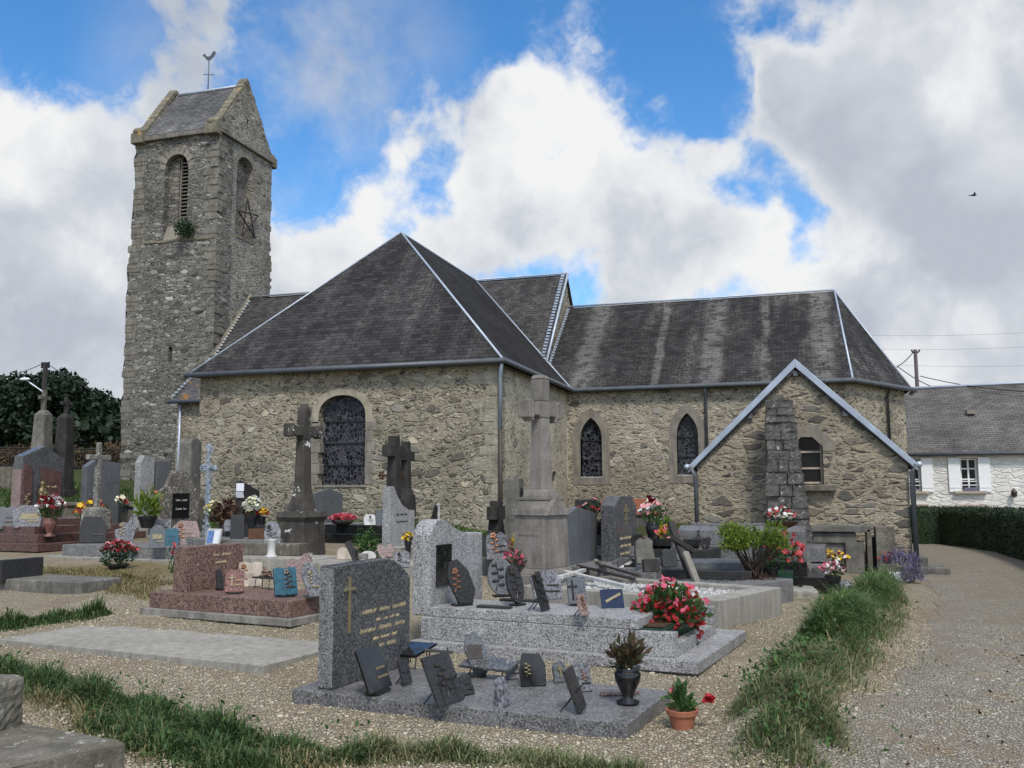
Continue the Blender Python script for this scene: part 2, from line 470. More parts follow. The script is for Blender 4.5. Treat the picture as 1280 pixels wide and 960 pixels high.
M['slate'] = slate('slate_transept', (.024, .0225, .0215, 1), (.05, .047, .0445, 1), (.21, .195, .18, 1), .42)
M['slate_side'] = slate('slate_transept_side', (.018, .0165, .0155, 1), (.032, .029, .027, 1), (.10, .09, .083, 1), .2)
M['slate_nave'] = slate('slate_nave', (.038, .0355, .0335, 1), (.08, .075, .071, 1), (.22, .207, .19, 1), .42)
M['slate_choir'] = slate('slate_choir', (.024, .0222, .021, 1), (.048, .0445, .042, 1), (.25, .237, .216, 1), .42, bands=[(-2.6, .5), (.9, .5), (-6.9, .55), (-.9, .2), (3.4, .3), (-4.4, .2)])
M['slate_tower'] = slate('slate_tower', (.075, .073, .072, 1), (.13, .126, .123, 1), (.28, .265, .245, 1), .5)
M['slate_aisle'] = slate('slate_aisle', (.06, .058, .056, 1), (.10, .095, .09, 1), (.24, .22, .2, 1), .5, lich=(.3, .14, .03, 1))
M['slate_house'] = slate('slate_house', (.10, .092, .083, 1), (.15, .14, .126, 1), (.045, .04, .037, 1), .8)
M['zinc'] = plain('zinc', (.40, .44, .49, 1), .45, .5, .3, .2, 3)
M['zinc_dark'] = plain('zinc_weathered', (.085, .092, .10, 1), .5, .5, .2, .25, 5)
M['zinc_verge'] = plain('zinc_verge', (.33, .37, .43, 1), .45, .5, .3, .22, 2.5)
M['rust_pipe'] = plain('brown_pipe', (.06, .045, .035, 1), .6, .4, 0, .3)
M['iron'] = plain('iron', (.025, .023, .022, 1), .6, .4, .3, .3)
M['rust'] = plain('rusty_iron', (.09, .045, .025, 1), .8, .3, .2, .4, 20)
M['wood'] = plain('old_wood', (.20, .18, .15, 1), .85, .2, 0, .3, 12)
M['dark_wood'] = plain('dark_wood', (.035, .03, .027, 1), .7, .3, 0, .3, 12)
M['white'] = plain('white_paint', (.75, .75, .74, 1), .6, .4, 0, .06)
M['dull_brass'] = plain('dull_brass', (.22, .17, .085, 1), .5, .5, .4, .4, 40)
M['gold'] = plain('gilding', (.235, .195, .11, 1), .45, .5, .4, .3, 30)
M['grey_slab'] = granite('grey_granite_slab', .05, .15, .285, .32, 120, (1.03, 1, .96), stain=.32)  # paler than the headstone: less polish, plus sky reflection put into the colour
M['bronze'] = plain('bronze', (.06, .05, .04, 1), .4, .5, .6, .4, 40)
M['copper'] = plain('copper_bronze', (.22, .10, .05, 1), .4, .5, .5, .4, 40)
M['terracotta'] = plain('terracotta', (.36, .135, .075, 1), .8, .3, 0, .2, 10)
M['black'] = granite('black_granite', .006, .011, .02, .12, 160, stain=.1, spec=.5)
M['dark_grey'] = granite('dark_grey_granite', .012, .03, .062, .38, 150, (1.04, 1, .96), spec=.3)
M['grey'] = granite('grey_granite', .055, .17, .33, .45, 120, (1.03, 1, .96), stain=.32)
M['grey_light'] = granite('light_grey_granite', .085, .29, .52, .5, 120, (1.03, 1, .96), stain=.32)
M['grey_polish'] = granite('polished_grey_granite', .02, .075, .21, .22, 120, (1.0, 1, 1.0), stain=.3)
M['grey_blue'] = granite('bluish_grey_granite', .055, .12, .2, .33, 150, (.96, 1, 1.03), stain=.3)
M['grey_marble'] = granite('streaked_grey_marble', .08, .18, .28, .4, 55, (.98, .97, 1.03), stain=.55)
M['pink'] = granite('pink_granite', (.035, .026, .024, 1), (.17, .098, .077, 1), (.30, .185, .145, 1), .5, 75)
M['pink_dark'] = granite('dark_pink_granite', (.025, .018, .018, 1), (.12, .062, .054, 1), (.19, .11, .09, 1), .3, 75)
M['pink_stone'] = granite('rosy_granite', (.09, .06, .055, 1), (.27, .19, .17, 1), (.38, .29, .26, 1), .5, 110)
M['red_stone'] = granite('red_brown_stone', (.07, .03, .025, 1), (.20, .085, .065, 1), (.28, .14, .11, 1), .4, 90)
M['concrete'] = weathered('concrete', (.29, .27, .228, 1), (.235, .217, .182, 1), (.325, .303, .26, 1), lichen=(.19, .172, .14, 1), lich_amt=.2, scale=1.6, bump=.12)
M['concrete_side'] = weathered('stained_concrete', (.24, .225, .195, 1), (.12, .11, .09, 1), (.32, .30, .26, 1), scale=4)
M['cross_stone'] = weathered('grey_cross_stone', (.21, .19, .165, 1), (.125, .112, .095, 1), (.28, .255, .22, 1), lichen=(.27, .26, .19, 1), lich_amt=.15, bump=.25)
M['dark_cross'] = weathered('dark_cross_stone', (.045, .041, .036, 1), (.022, .02, .018, 1), (.09, .083, .072, 1), lichen=(.62, .62, .58, 1), lich_amt=.0, lscale=5)
M['spotted_cross'] = weathered('lichen_spotted_cross', (.07, .062, .052, 1), (.034, .03, .026, 1), (.12, .108, .092, 1), lichen=(.62, .62, .58, 1), lich_amt=.46, lscale=4.2)
M['old_stone'] = weathered('old_grey_stone', (.15, .14, .12, 1), (.075, .07, .058, 1), (.25, .235, .2, 1), lichen=(.34, .33, .25, 1), lich_amt=.3)
M['mossy'] = weathered('mossy_stone', (.15, .135, .105, 1), (.08, .072, .052, 1), (.24, .22, .19, 1), lichen=(.33, .31, .26, 1), lich_amt=.5, scale=5)
M['obelisk'] = weathered('rough_grey_block', (.12, .11, .098, 1), (.05, .047, .042, 1), (.21, .195, .175, 1), lichen=(.40, .39, .34, 1), lich_amt=.45, scale=4, bump=.8)
M['lichen_cross'] = weathered('lichened_cross_stone', (.17, .16, .135, 1), (.07, .065, .055, 1), (.3, .29, .25, 1), lichen=(.52, .52, .46, 1), lich_amt=.75, lscale=22)
M['pebble'] = rubble('pebble_dash', [(.10, .09, .075, 1), (.36, .325, .265, 1), (.24, .215, .175, 1), (.5, .46, .39, 1)], (.22, .195, .16, 1), 22, 1, .06, bump=.8, gaps=0, flecks=.2)
M['white_stone'] = weathered('white_stone', (.5, .49, .46, 1), (.33, .32, .30, 1), (.6, .59, .56, 1), bump=.1)
M['beige_stone'] = weathered('beige_stone', (.42, .36, .29, 1), (.27, .22, .18, 1), (.5, .45, .38, 1), bump=.15)
M['blue_glaze'] = plain('blue_glazed_stone', (.022, .085, .115, 1), .35, .4, 0, .6, 16)
M['navy'] = plain('navy_enamel', (.012, .018, .045, 1), .2, .5, 0, .2)
M['pale_blue_iron'] = weathered('pale_blue_painted_iron', (.27, .32, .37, 1), (.11, .125, .14, 1), (.52, .57, .61, 1), scale=18)
M['plastic_black'] = plain('black_plastic', (.012, .012, .013, 1), .45)
M['plastic_green'] = plain('green_plastic', (.01, .045, .025, 1), .45)
M['paper'] = plain('paper', (.7, .7, .72, 1), .8, .2, 0, .05)
M['picture_blue'] = plain('printed_picture', (.12, .2, .4, 1), .3, .5, 0, .9, 22)
M['soil'] = plain('soil', (.07, .045, .028, 1), .95, .1, 0, .4, 30, .6)
M['leaf'] = foliage('flower_leaves', [(.02, .05, .012, 1), (.045, .1, .025, 1), (.08, .15, .04, 1)], trans=.25)
M['leaf_dark'] = foliage('dark_leaves', [(.008, .02, .008, 1), (.018, .042, .015, 1), (.035, .07, .022, 1)])
M['leaf_lime'] = foliage('lime_leaves', [(.06, .10, .012, 1), (.12, .18, .02, 1), (.2, .25, .04, 1)], trans=.25)
M['leaf_red'] = foliage('reddish_leaves', [(.05, .02, .012, 1), (.10, .05, .02, 1), (.06, .08, .025, 1)], trans=.2)
M['leaf_bronze'] = foliage('bronze_leaves', [(.03, .02, .012, 1), (.07, .045, .025, 1), (.05, .07, .03, 1)])
M['leaf_brown'] = foliage('withered_leaves', [(.02, .009, .006, 1), (.05, .02, .012, 1), (.085, .04, .02, 1)])
M['beech'] = foliage('copper_beech_leaves', [(.03, .014, .008, 1), (.085, .04, .02, 1), (.06, .055, .02, 1), (.13, .07, .035, 1)])
M['tree_leaf'] = foliage('tree_leaves', [(.004, .009, .004, 1), (.009, .019, .007, 1), (.017, .033, .011, 1)], scale=.6)
M['yew'] = foliage('hedge_leaves', [(.008, .016, .007, 1), (.016, .032, .011, 1), (.03, .05, .018, 1)], scale=1.5)
M['lavender'] = foliage('lavender_flowers', [(.075, .062, .12, 1), (.14, .115, .21, 1), (.10, .11, .09, 1)])
M['bark'] = plain('bark', (.05, .04, .03, 1), .95, .1, 0, .4, 10, .5)
for k, c in dict(red=(.42, .018, .022, 1), dark_red=(.17, .008, .012, 1), pink=(.56, .10, .16, 1), light_pink=(.66, .30, .31, 1), yellow=(.75, .5, .03, 1), orange=(.7, .2, .02, 1),
                 cream=(.72, .7, .48, 1), white=(.8, .8, .76, 1), coral=(.5, .07, .075, 1)).items():
    M['fl_' + k] = foliage(k + '_petals', [tuple(x * .6 for x in c[:3]) + (1,), c, tuple(min(.85, x * 1.15 + .02) for x in c[:3]) + (1,)], .55, trans=.25)


def glass_leaded(name, scale, stretch):
    t = NT(name, .35, .12)
    v = warp(t, t.co(scale=(1, 1, stretch)), 3, .1)
    e = t.voro(v, scale, 'DISTANCE_TO_EDGE', 'Distance')
    line = t.rng(e, .02, .055, 1, 0)
    mesh = t.sep(t.co(scale=(28, 28, 28)))
    wire = t.math('MAXIMUM', t.rng(t.math('FRACT', mesh[0]), .0, .14, 1, 0), t.rng(t.math('FRACT', mesh[2]), .0, .14, 1, 0))
    tone = t.ramp(t.sep(t.voro(v, scale))[0], [(.2, (.004, .005, .007, 1)), (.55, (.012, .014, .02, 1)), (.8, (.03, .022, .028, 1)), (.95, (.05, .055, .065, 1))])
    c = t.mix(t.math('MULTIPLY', wire, .18), tone, (.06, .062, .066, 1))
    c = t.mix(line, c, (.105, .108, .115, 1)); t.color(c)
    t.lk(t.rng(line, 0, 1, .15, .6), t.p.inputs['Roughness'])
    t.bump(line, .4, .01)
    return t.m


M['leaded'] = glass_leaded('leaded_glass', 9, .85)
M['leaded_lancet'] = glass_leaded('leaded_lancet_glass', 9, .9)
M['glass'] = plain('dark_glass', (.012, .013, .014, 1), .15, .12, 0, .2)
M['curtain'] = plain('net_curtain', (.5, .5, .5, 1), .9, .1, 0, .1)
M['dark'] = plain('dark_interior', (.006, .006, .006, 1), .9, .1, 0, .1)
# ================================================================ GROUND
BANK = [(G(965, 965), .10, .26), (G(990, 915), .26, .30), (G(1012, 876), .29, .32), (G(1030, 850), .12, .24), (G(1048, 820), .36, .36), (G(1066, 797), .34, .36),
        (G(1079, 781), .14, .26), (G(1093, 764), .28, .34), (G(1106, 738), .12, .32)]


def bank(x, y):
    h = 0.0
    for (a, ha, ra), (b, hb, rb) in zip(BANK[:-1], BANK[1:]):
        dx, dy = b.x - a.x, b.y - a.y
        t = min(1, max(0, ((x - a.x) * dx + (y - a.y) * dy) / (dx * dx + dy * dy)))
        d = math.hypot(x - a.x - t * dx, y - a.y - t * dy) / (ra + t * (rb - ra))
        h = max(h, (ha + t * (hb - ha)) * math.exp(-d * d * 1.1) if d < 2.2 else 0)
    return h


def hnoise(x, y): return .012 * math.sin(x * 3.1 + 1.7 * math.sin(y * 1.3)) * math.cos(y * 2.7) + .006 * math.sin(x * 9.1 + y * 7.3)


def ground_z(x, y): return terr(x, y) + bank(x, y) + hnoise(x, y) * .6 - .004


def axis(segs):
    out = [segs[0][0]]
    for a, b, st in segs:
        n = max(1, round((b - a) / st)); out += [a + (b - a) * i / n for i in range(1, n + 1)]
    return out


def sheet(name, xs, ys, zf, mat):
    nx, ny = len(xs), len(ys)
    vs = [(x, y, zf(x, y)) for y in ys for x in xs]
    fs = [(j * nx + i, j * nx + i + 1, (j + 1) * nx + i + 1, (j + 1) * nx + i) for j in range(ny - 1) for i in range(nx - 1)]
    me = bpy.data.meshes.new(name); me.from_pydata(vs, [], fs)
    for p in me.polygons: p.use_smooth = True
    return link(name, me, mat)


def gravel_mat(name, cols, dirt, dirt_amt, grass_mask=False):
    t = NT(name, .95, .15)
    v = t.co()
    a = t.voro(v, 42); s = t.sep(a); a2 = t.sep(t.voro(v, 75))
    c = t.ramp(t.math('ADD', t.math('MULTIPLY', s[0], .6), t.math('MULTIPLY', a2[1], .4)), [(.1 + .8 * i / (len(cols) - 1), q) for i, q in enumerate(cols)])
    e = t.voro(v, 42, 'DISTANCE_TO_EDGE', 'Distance')
    c = t.mix(t.rng(e, .02, .12, 1, 0), c, tuple(x * .6 for x in cols[0][:3]) + (1,))  # crevices between stones darkened, their shade painted into the colour
    dm = t.rng(t.math('ADD', t.noise(v, .9, 6, .65), t.math('MULTIPLY', t.noise(v, 6, 4), .25)), .72 - dirt_amt, .9 - dirt_amt)
    c = t.mix(t.math('MULTIPLY', dm, .6), c, dirt)
    if grass_mask:
        p = t.sep(v)
        far = t.math('MULTIPLY', t.rng(t.math('ADD', p[1], t.math('MULTIPLY', t.noise(v, .8, 4), 3)), 18.5, 20.5), t.rng(p[0], -1.0, -3.5))
        dry = t.nd('ShaderNodeVectorMath'); dry.operation = 'DISTANCE'; t.lk(v, dry.inputs[0]); q = G(135, 715); dry.inputs[1].default_value = q
        dr = t.rng(t.math('ADD', dry.outputs['Value'], t.math('MULTIPLY', t.noise(v, 1.6, 5), 1.6)), 1.7, 2.7, 1, 0)
        out = t.math('MAXIMUM', t.rng(p[1], 45, 60), t.rng(p[0], 9, 14))
        gcol = t.ramp(t.noise(v, 14, 6, .7), [(.3, (.03, .045, .014, 1)), (.55, (.07, .085, .025, 1)), (.75, (.14, .12, .05, 1))])
        dcol = t.ramp(t.noise(v, 22, 6, .7), [(.3, (.12, .095, .045, 1)), (.55, (.24, .19, .095, 1)), (.75, (.34, .28, .15, 1))])
        c = t.mix(t.math('MAXIMUM', far, out), c, gcol)
        c = t.mix(dr, c, dcol)
    t.color(c)
    h = t.math('ADD', t.rng(e, 0, .25), t.math('MULTIPLY', s[1], .5))
    t.bump(h, .9, .012)
    return t.m


M['gravel'] = gravel_mat('pale_gravel', [(.20, .16, .103, 1), (.355, .30, .20, 1), (.425, .37, .258, 1), (.50, .455, .345, 1)], (.25, .185, .12, 1), .14, True)
M['path'] = gravel_mat('grey_path_gravel', [(.20, .172, .128, 1), (.315, .282, .217, 1), (.385, .35, .277, 1), (.475, .438, .36, 1)], (.25, .20, .145, 1), .15)
xs = axis([(-95, -45, 5), (-45, -24, 1.0), (-24, -9, .5), (-9, 3.2, .12), (3.2, 8, .5), (8, 20, 2), (20, 90, 7)])
ys = axis([(-6, 2, 1), (2, 4, .3), (4, 16, .12), (16, 26, .4), (26, 50, 1.2), (50, 170, 8)])
tag(sheet('ground', xs, ys, ground_z, M['gravel']), kind='structure')

# the gravel path past the right side of the bank
left = [(-.55, 2), (-.36, 4.3), (-.16, 5.4), (.22, 6.6), (.72, 8.2), (1.22, 10.6), (1.62, 13.2), (2.0, 16), (2.1, 19.6), (2.14, 24), (2.5, 30), (3.3, 33)]
hedge_base = [G(1146, 680), G(1175, 680.5), G(1205, 684), G(1240, 690), G(1280, 702), G(1325, 722), G(1390, 760), G(1480, 830)]
mb = MB(); rows = []
for i in range(len(left) - 1):
    (x0, y0), (x1, y1) = left[i], left[i + 1]; n = max(1, int((y1 - y0) / .4))
    for k in range(n):
        t = k / n; y = y0 + t * (y1 - y0); x = x0 + t * (x1 - x0) + .06 * math.sin(y * 5) + .04 * math.sin(y * 13)
        rows.append((x, y))
vs = []; N = 26
for x, y in rows:
    for j in range(N):
        q = x + (8.5 - x) * (j / (N - 1)) ** 1.4; vs.append((q, y, ground_z(q, y) + .006 + .004 * math.sin(j)))
me = bpy.data.meshes.new('path'); me.from_pydata(vs, [], [(i * N + j, i * N + j + 1, (i + 1) * N + j + 1, (i + 1) * N + j) for i in range(len(rows) - 1) for j in range(N - 1)])
for p in me.polygons: p.use_smooth = True
tag(link('path', me, M['path']), kind='structure')

# ================================================================ CHURCH
church = T('church', 'long grey rubble stone church with dark slate roofs and a square saddleback tower', 'church')


def plate(name, outer, holes, t, face, at, mat, parent, uv=False):
    """wall with openings. face 'S': front at Y=at looking to -Y, (x, z) outline; face 'E': front at X=at looking to +X, (y, z) outline"""
    bm = bmesh.new(); edges = []
    def clean(lp):
        o = []
        for p in lp:
            if not o or math.dist(p, o[-1]) > 1e-4: o.append(p)
        if math.dist(o[0], o[-1]) < 1e-4: o.pop()
        return o
    for loop in [clean(outer)] + [clean(q) for q in holes]:
        vs = [bm.verts.new((a, 0, b)) for a, b in loop]
        edges += [bm.edges.new((vs[i], vs[(i + 1) % len(vs)])) for i in range(len(vs))]
    bmesh.ops.triangle_fill(bm, use_beauty=True, use_dissolve=False, edges=edges)
    ret = bmesh.ops.extrude_face_region(bm, geom=bm.faces[:])
    for v in [x for x in ret['geom'] if isinstance(x, bmesh.types.BMVert)]: v.co.y += t
    for v in bm.verts:
        a, d, z = v.co
        v.co = (a, at + d, z) if face == 'S' else (at - d, a, z)
    bmesh.ops.recalc_face_normals(bm, faces=bm.faces)
    me = bpy.data.meshes.new(name); bm.to_mesh(me); bm.free()
    return link(name, me, mat, parent)


def arch(x0, x1, z0, zs, zt, n=14, kind='round'):
    """opening outline: sill z0, springing zs, crown zt"""
    c, r = (x0 + x1) / 2, (x1 - x0) / 2
    pts = [(x0, z0), (x1, z0)]
    if kind == 'round':
        pts += [(c + r * math.cos(PI * i / n), zs + (zt - zs) * math.sin(PI * i / n) ** .8) for i in range(n + 1)]
    else:       # pointed: two arcs
        h = zt - zs; R = (r * r + h * h) / (2 * r); cx = x1 - R
        a1 = math.atan2(h, c - cx)
        right = [(cx + R * math.cos(a1 * i / n), zs + R * math.sin(a1 * i / n)) for i in range(n + 1)]
        pts += right + [(2 * c - a, b) for a, b in reversed(right[:-1])]
    return pts


def grow(loop, d, dz0=None):
    cx = sum(p[0] for p in loop) / len(loop); cz = sum(p[1] for p in loop) / len(loop)
    w = max(p[0] for p in loop) - cx; h0 = cz - min(p[1] for p in loop); h1 = max(p[1] for p in loop) - cz
    return [(cx + (a - cx) * (w + d) / w, cz + (b - cz) * ((h1 + d) / h1 if b > cz else (h0 + (d if dz0 is None else dz0)) / h0)) for a, b in loop]


def roof(name, polys, mat, parent=None, t=.09):
    mb = MB()
    for pts in polys:
        P = [Vector(p) for p in pts]; n = (P[1] - P[0]).cross(P[2] - P[0]).normalized()
        if n.z < 0: P.reverse(); n = -n
        h = Vector((0, 0, 1)).cross(n).normalized(); s = n.cross(h)
        uv = [(p.dot(h), p.dot(s)) for p in P]
        mb.face(P, uv)
        Q = [p - n * t for p in P]
        mb.face(list(reversed(Q)), list(reversed(uv)))
        for i in range(len(P)):
            j = (i + 1) % len(P); mb.face([P[i], Q[i], Q[j], P[j]], [uv[i], uv[i], uv[j], uv[j]])
    me = bpy.data.meshes.new(name); me.from_pydata(mb.v, [], mb.f)
    lay = me.uv_layers.new(name='UVMap'); k = 0
    for fi, f in enumerate(mb.f):
        for q in mb.uv[fi]: lay.data[k].uv = q; k += 1
    return link(name, me, mat, parent)


def run(name, pts, r, mat, parent, n=8):
    return MB().tube(pts, r, n).build(name, mat, parent, smooth=True)


TX0, TX1, TY = -16.36, -7.35, 22.5
win = arch(-12.52, -11.10, 1.70, 3.55, 4.15)
plate('transept_wall', [(TX0, -.4), (TX1, -.4), (TX1, 4.86), (TX0, 4.86)], [win], .6, 'S', TY, M['church'], church)
w = plate('window', arch(-12.54, -11.08, 1.69, 3.55, 4.16), [], .04, 'S', TY + .26, M['leaded'], church)
for z in (2.25, 2.85, 3.45): MB().box((-11.81, TY + .24, z), (1.44, .035, .035)).build('saddle_bar', M['iron'], w)
MB().box((-11.81, TY + .12, 1.68), (1.5, .3, .06)).build('sill', M['grey_dressed'], w)
inn = [(x, z) for x, z in arch(-12.523, -11.097, 3.4, 3.55, 4.153)[1:]]
out = [(-12.523, 3.4), (-12.76, 3.4)] + [(-11.81 - .95 * math.cos(PI * i / 8), 3.5 + .84 * math.sin(PI * i / 8) ** .8) for i in range(1, 8)] + [(-10.86, 3.4)]
plate('surround', inn + out, [], .28, 'S', TY - .015, M['dressed'], w)
mb = MB()
for i in range(6): mb.box((-12.62 + (0.02 if i % 2 else 0), TY + .12, 1.86 + i * .29), (.19 + (.08 if i % 2 else 0), .27, .275))
mb.weld().build('jamb_edging', M['grey_dressed'], w, bevel=.012); mb = MB()
for i in range(6): mb.box((-10.98 + (.03 if i % 2 else 0), TY + .12, 1.86 + i * .29), (.20 + (.1 if i % 2 else 0), .262, .275))
mb.weld().build('jamb_edging', M['grey_dressed'], w, bevel=.012)
plate('transept_side_wall', [(TY + .6, -.4), (30.0, -.4), (30.0, 4.86), (TY + .6, 4.86)], [arch(27.95, 28.5, 1.5, 1.95, 2.15)], .6, 'E', TX1 - .0, M['church_east'], church)
MB().box((TX1 - .4, 28.22, 1.8), (.05, .7, .9)).build('niche_back', M['church_east'], church)
# corner stones
mb = MB(); z = .6
while z < 4.7:
    h = random.uniform(.22, .36); long = random.random() < .5; ln_ = random.uniform(.4, .75) if long else random.uniform(.26, .4)
    mb.box((TX1 - ln_ / 2 + .006, TY + (.15 if long else .26) - .006, z + h / 2), (ln_, .3 if long else .52, h - .03)); z += h * random.uniform(1, 1.25)
mb.weld().build('corner_edging', M['corner'], church, bevel=.03, rough=.006)
plate('transept_west_wall', [(TY + .6, -.4), (30, -.4), (30, 4.86), (TY + .6, 4.86)], [], .6, 'E', TX0 + .6, M['church'], church)
EA = 4.88
A, B, P_, Q_ = (TX0 - .22, TY - .25, EA), (TX1 + .22, TY - .25, EA), (-12.0, 26.7, 9.85), (-12.0, 34, 9.85)
V1, V0 = (TX1 + .22, 29.82, EA), (TX0 - .22, 29.82, EA)
roof('transept_roof', [[A, B, P_]], M['slate'], church)
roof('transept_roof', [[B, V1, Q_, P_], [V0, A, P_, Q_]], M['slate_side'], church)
roof('nave_roof', [[(-22.35, 29.82, EA + .02), (-8.25, 29.82, EA + .02), (-8.25, 34, 9.85), (-22.35, 34, 9.85)], [(-8.25, 38.2, EA), (-22.35, 38.2, EA), (-22.35, 34, 9.85), (-8.25, 34, 9.85)]], M['slate_nave'], church)
roof('aisle_roof', [[(-22.35, 28.95, 4.92), (-16.1, 28.95, 4.92), (-16.1, 31.4, 6.83), (-22.35, 31.4, 6.83)]], M['slate_aisle'], church)
CR = 8.52
C0, C1, C2 = (-8.25, 29.78, EA), (1.7, 29.78, EA), (3.75, 33.4, EA)
roof('choir_roof', [[C0, C1, (1.47, 34, CR), (-8.25, 34, CR)], [C1, C2, (1.47, 34, CR)], [C2, (3.75, 34.6, EA), (1.47, 34, CR)], [(3.75, 34.6, EA), (1.7, 38.2, EA), (1.47, 34, CR)], [(1.7, 38.2, EA), (-8.25, 38.2, EA), (-8.25, 34, CR), (1.47, 34, CR)]], M['slate_choir'], church)
w1, w2 = arch(-6.90, -6.17, 1.96, 3.25, 3.94, 8, 'point'), arch(-3.71, -3.03, 2.0, 3.3, 4.01, 8, 'point')
plate('choir_wall', [(TX1 + .002, -.5), (1.62, -.5), (1.62, 4.84), (TX1 + .002, 4.84)], [w1, w2], .5, 'S', 30, M['choir'], church)
for (x0, x1, z0, zs, zt), lp in (((-6.9, -6.17, 1.96, 3.25, 3.94), w1), ((-3.71, -3.03, 2.0, 3.3, 4.01), w2)):
    w = plate('window', arch(x0 - .02, x1 + .02, z0 - .02, zs, zt + .02, 8, 'point'), [], .03, 'S', 30.22, M['leaded_lancet'], church)
    plate('surround', arch(x0 - .26, x1 + .26, z0 - .24, zs, zt + .32, 8, 'point'), [lp], .24, 'S', 29.985, M['grey_dressed'], w)
    for k in (.3, .62): MB().box(((x0 + x1) / 2, 30.205, z0 + k * (zt - z0)), (x1 - x0, .03, .025)).build('saddle_bar', M['iron'], w)
    MB().box(((x0 + x1) / 2, 30.1, z0 + .01), (x1 - x0 - .01, .2, .03)).build('sill', M['white_stone'], w)
mb = MB(); c0, c1, c2, c3 = (1.62, 30.0), (3.52, 33.4), (3.52, 34.6), (1.62, 38)
for (xa, ya), (xb, yb) in ((c0, c1), (c1, c2), (c2, c3)):
    mb.face([(xa, ya, -.5), (xb, yb, -.5), (xb, yb, 4.84), (xa, ya, 4.84)])
mb.build('apse_wall', M['choir'], church)
# gable of the nave rising above the choir roof
plate('nave_gable', [(29.9, 4.4), (38.1, 4.4), (34, 9.72)], [], .35, 'E', -8.33, M['choir'], church)
plate('nave_wall', [(-22.2, .4), (TX0, .4), (TX0, 4.88), (-22.2, 4.88)], [], .5, 'S', 29.2, M['church'], church)
plate('nave_west_wall', [(29.7, .4), (31.6, .4), (31.6, 6.4), (29.7, 5.1)], [], .4, 'E', -21.8, M['church'], church)
# ridges, hips and valleys in zinc
for pts in ([A, P_], [B, P_], [P_, Q_], [Q_, V1], [(-22.3, 34, 9.88), (-8.25, 34, 9.88)], [(-8.25, 34, CR + .03), (1.47, 34, CR + .03)], [(1.47, 34, CR), C1], [(1.47, 34, CR), C2]):
    r = .028 if pts[0] in (A, Q_) else .036
    run('ridge_flashing' if pts[0][2] > 8 else 'hip_flashing', [Vector(p) + Vector((0, 0, .02)) for p in pts], r, M['zinc'], church, 6)


def stepped(a, b, n, off, size, mat, name='flashing_trim'):
    mb = MB(); a, b = Vector(a), Vector(b)
    for i in range(n):
        p = a.lerp(b, (i + .5) / n) + Vector(off); mb.box(p, size)
    return mb.weld().build(name, mat, church)


stepped((-8.4, 33.9, 9.78), (-8.4, 30.6, 5.88), 30, (0, 0, .05), (.13, .06, .07), M['zinc'])
stepped((-8.2, 33.8, 8.42), (-8.2, 30.3, 5.4), 26, (.03, 0, .04), (.10, .07, .07), M['zinc'])
run('verge_flashing', [(-8.24, 34, 9.86), (-8.24, 30.6, 5.86)], .05, M['zinc'], church, 6)
stepped((-22.3, 33.8, 9.66), (-22.3, 31.5, 6.94), 20, (.05, 0, .06), (.10, .06, .08), M['white_stone'])
MB().tube([(-22.38, 34.05, 10.0), (-22.38, 31.45, 6.95)], .07, 4).build('verge_stone', M['coping'], church)
stepped((-22.32, 31.3, 6.86), (-22.32, 29.0, 5.06), 14, (.02, 0, .02), (.10, .09, .06), M['zinc'])
for pts in ([(TX0 - .3, TY - .32, EA - .03), (TX1 + .3, TY - .32, EA - .03), (TX1 + .3, 29.74, EA - .03), (1.72, 29.70, EA - .03), (3.86, 33.4, EA - .03), (3.86, 34.6, EA - .03)], [(-22.45, 28.9, 4.88), (-16.6, 28.9, 4.88)]):
    run('gutter', pts, .075, M['zinc_dark'], church, 8)
pz = lambda x, y: terr(x, y) - .05
run('drainpipe', [(TX1 + .2, TY - .25, EA - .05), (TX1 + .1, TY - .08, EA - .35), (TX1 + .1, TY - .08, 3.1)], .05, M['zinc'], church)
run('drainpipe', [(TX1 + .1, TY - .08, 3.1), (TX1 + .1, TY - .08, pz(-7, 22))], .055, M['rust_pipe'], church)
run('drainpipe', [(-2.75, 29.75, EA - .05), (-2.75, 29.92, EA - .35), (-2.75, 29.92, -.2)], .05, M['zinc_dark'], church)
run('drainpipe', [(3.0, 32.2, EA - .05), (2.86, 32.05, EA - .3), (2.88, 32.05, .0)], .045, M['iron'], church)
run('drainpipe', [(-22.0, 29.1, 4.8), (-22.0, 29.1, .8)], .05, M['zinc'], church)

# ---- tower
TWX0, TWX1, TWY0, TWY1, TWZ = -26.5, -22.4, 31.5, 35.5, 16.45
LED = 11.85
bs = arch(-25.02, -23.85, 11.9, 14.95, 15.66, 10); be = arch(32.82, 34.08, 12.35, 15.3, 15.95, 10)
tower = plate('tower', [(TWX0 - .12, .4), (TWX1 + .02, .4), (TWX1 + .02, LED), (TWX1, LED + .12), (TWX1, TWZ), (TWX0, TWZ), (TWX0, LED + .12), (TWX0 - .12, LED)], [bs, [(-24.5, 6.85), (-24.32, 6.85), (-24.32, 7.45), (-24.5, 7.45)]], 1.05, 'S', TWY0, M['tower'], church)
tower.name = 'tower_wall'
gz = TWZ + 2.9
te = plate('tower_east_wall', [(TWY0 + 1.05, .4), (TWY1 + .1, .4), (TWY1 + .1, LED), (TWY1, LED + .12), (TWY1, TWZ), (TWY0 + 1.05, TWZ)], [be], .7, 'E', TWX1, M['tower_east'], church)
tg = plate('tower_gable', [(TWY0 + .02, TWZ + .002), (TWY1 - .02, TWZ + .002), (TWY1 - .02, TWZ + .35), ((TWY0 + TWY1) / 2, gz - .05), (TWY0 + .02, TWZ + .35)], [[(33.44, TWZ + .55), (33.58, TWZ + .55), (33.58, TWZ + 1.25), (33.44, TWZ + 1.25)]], .45, 'E', TWX1 - .004, M['tower_east'], church)
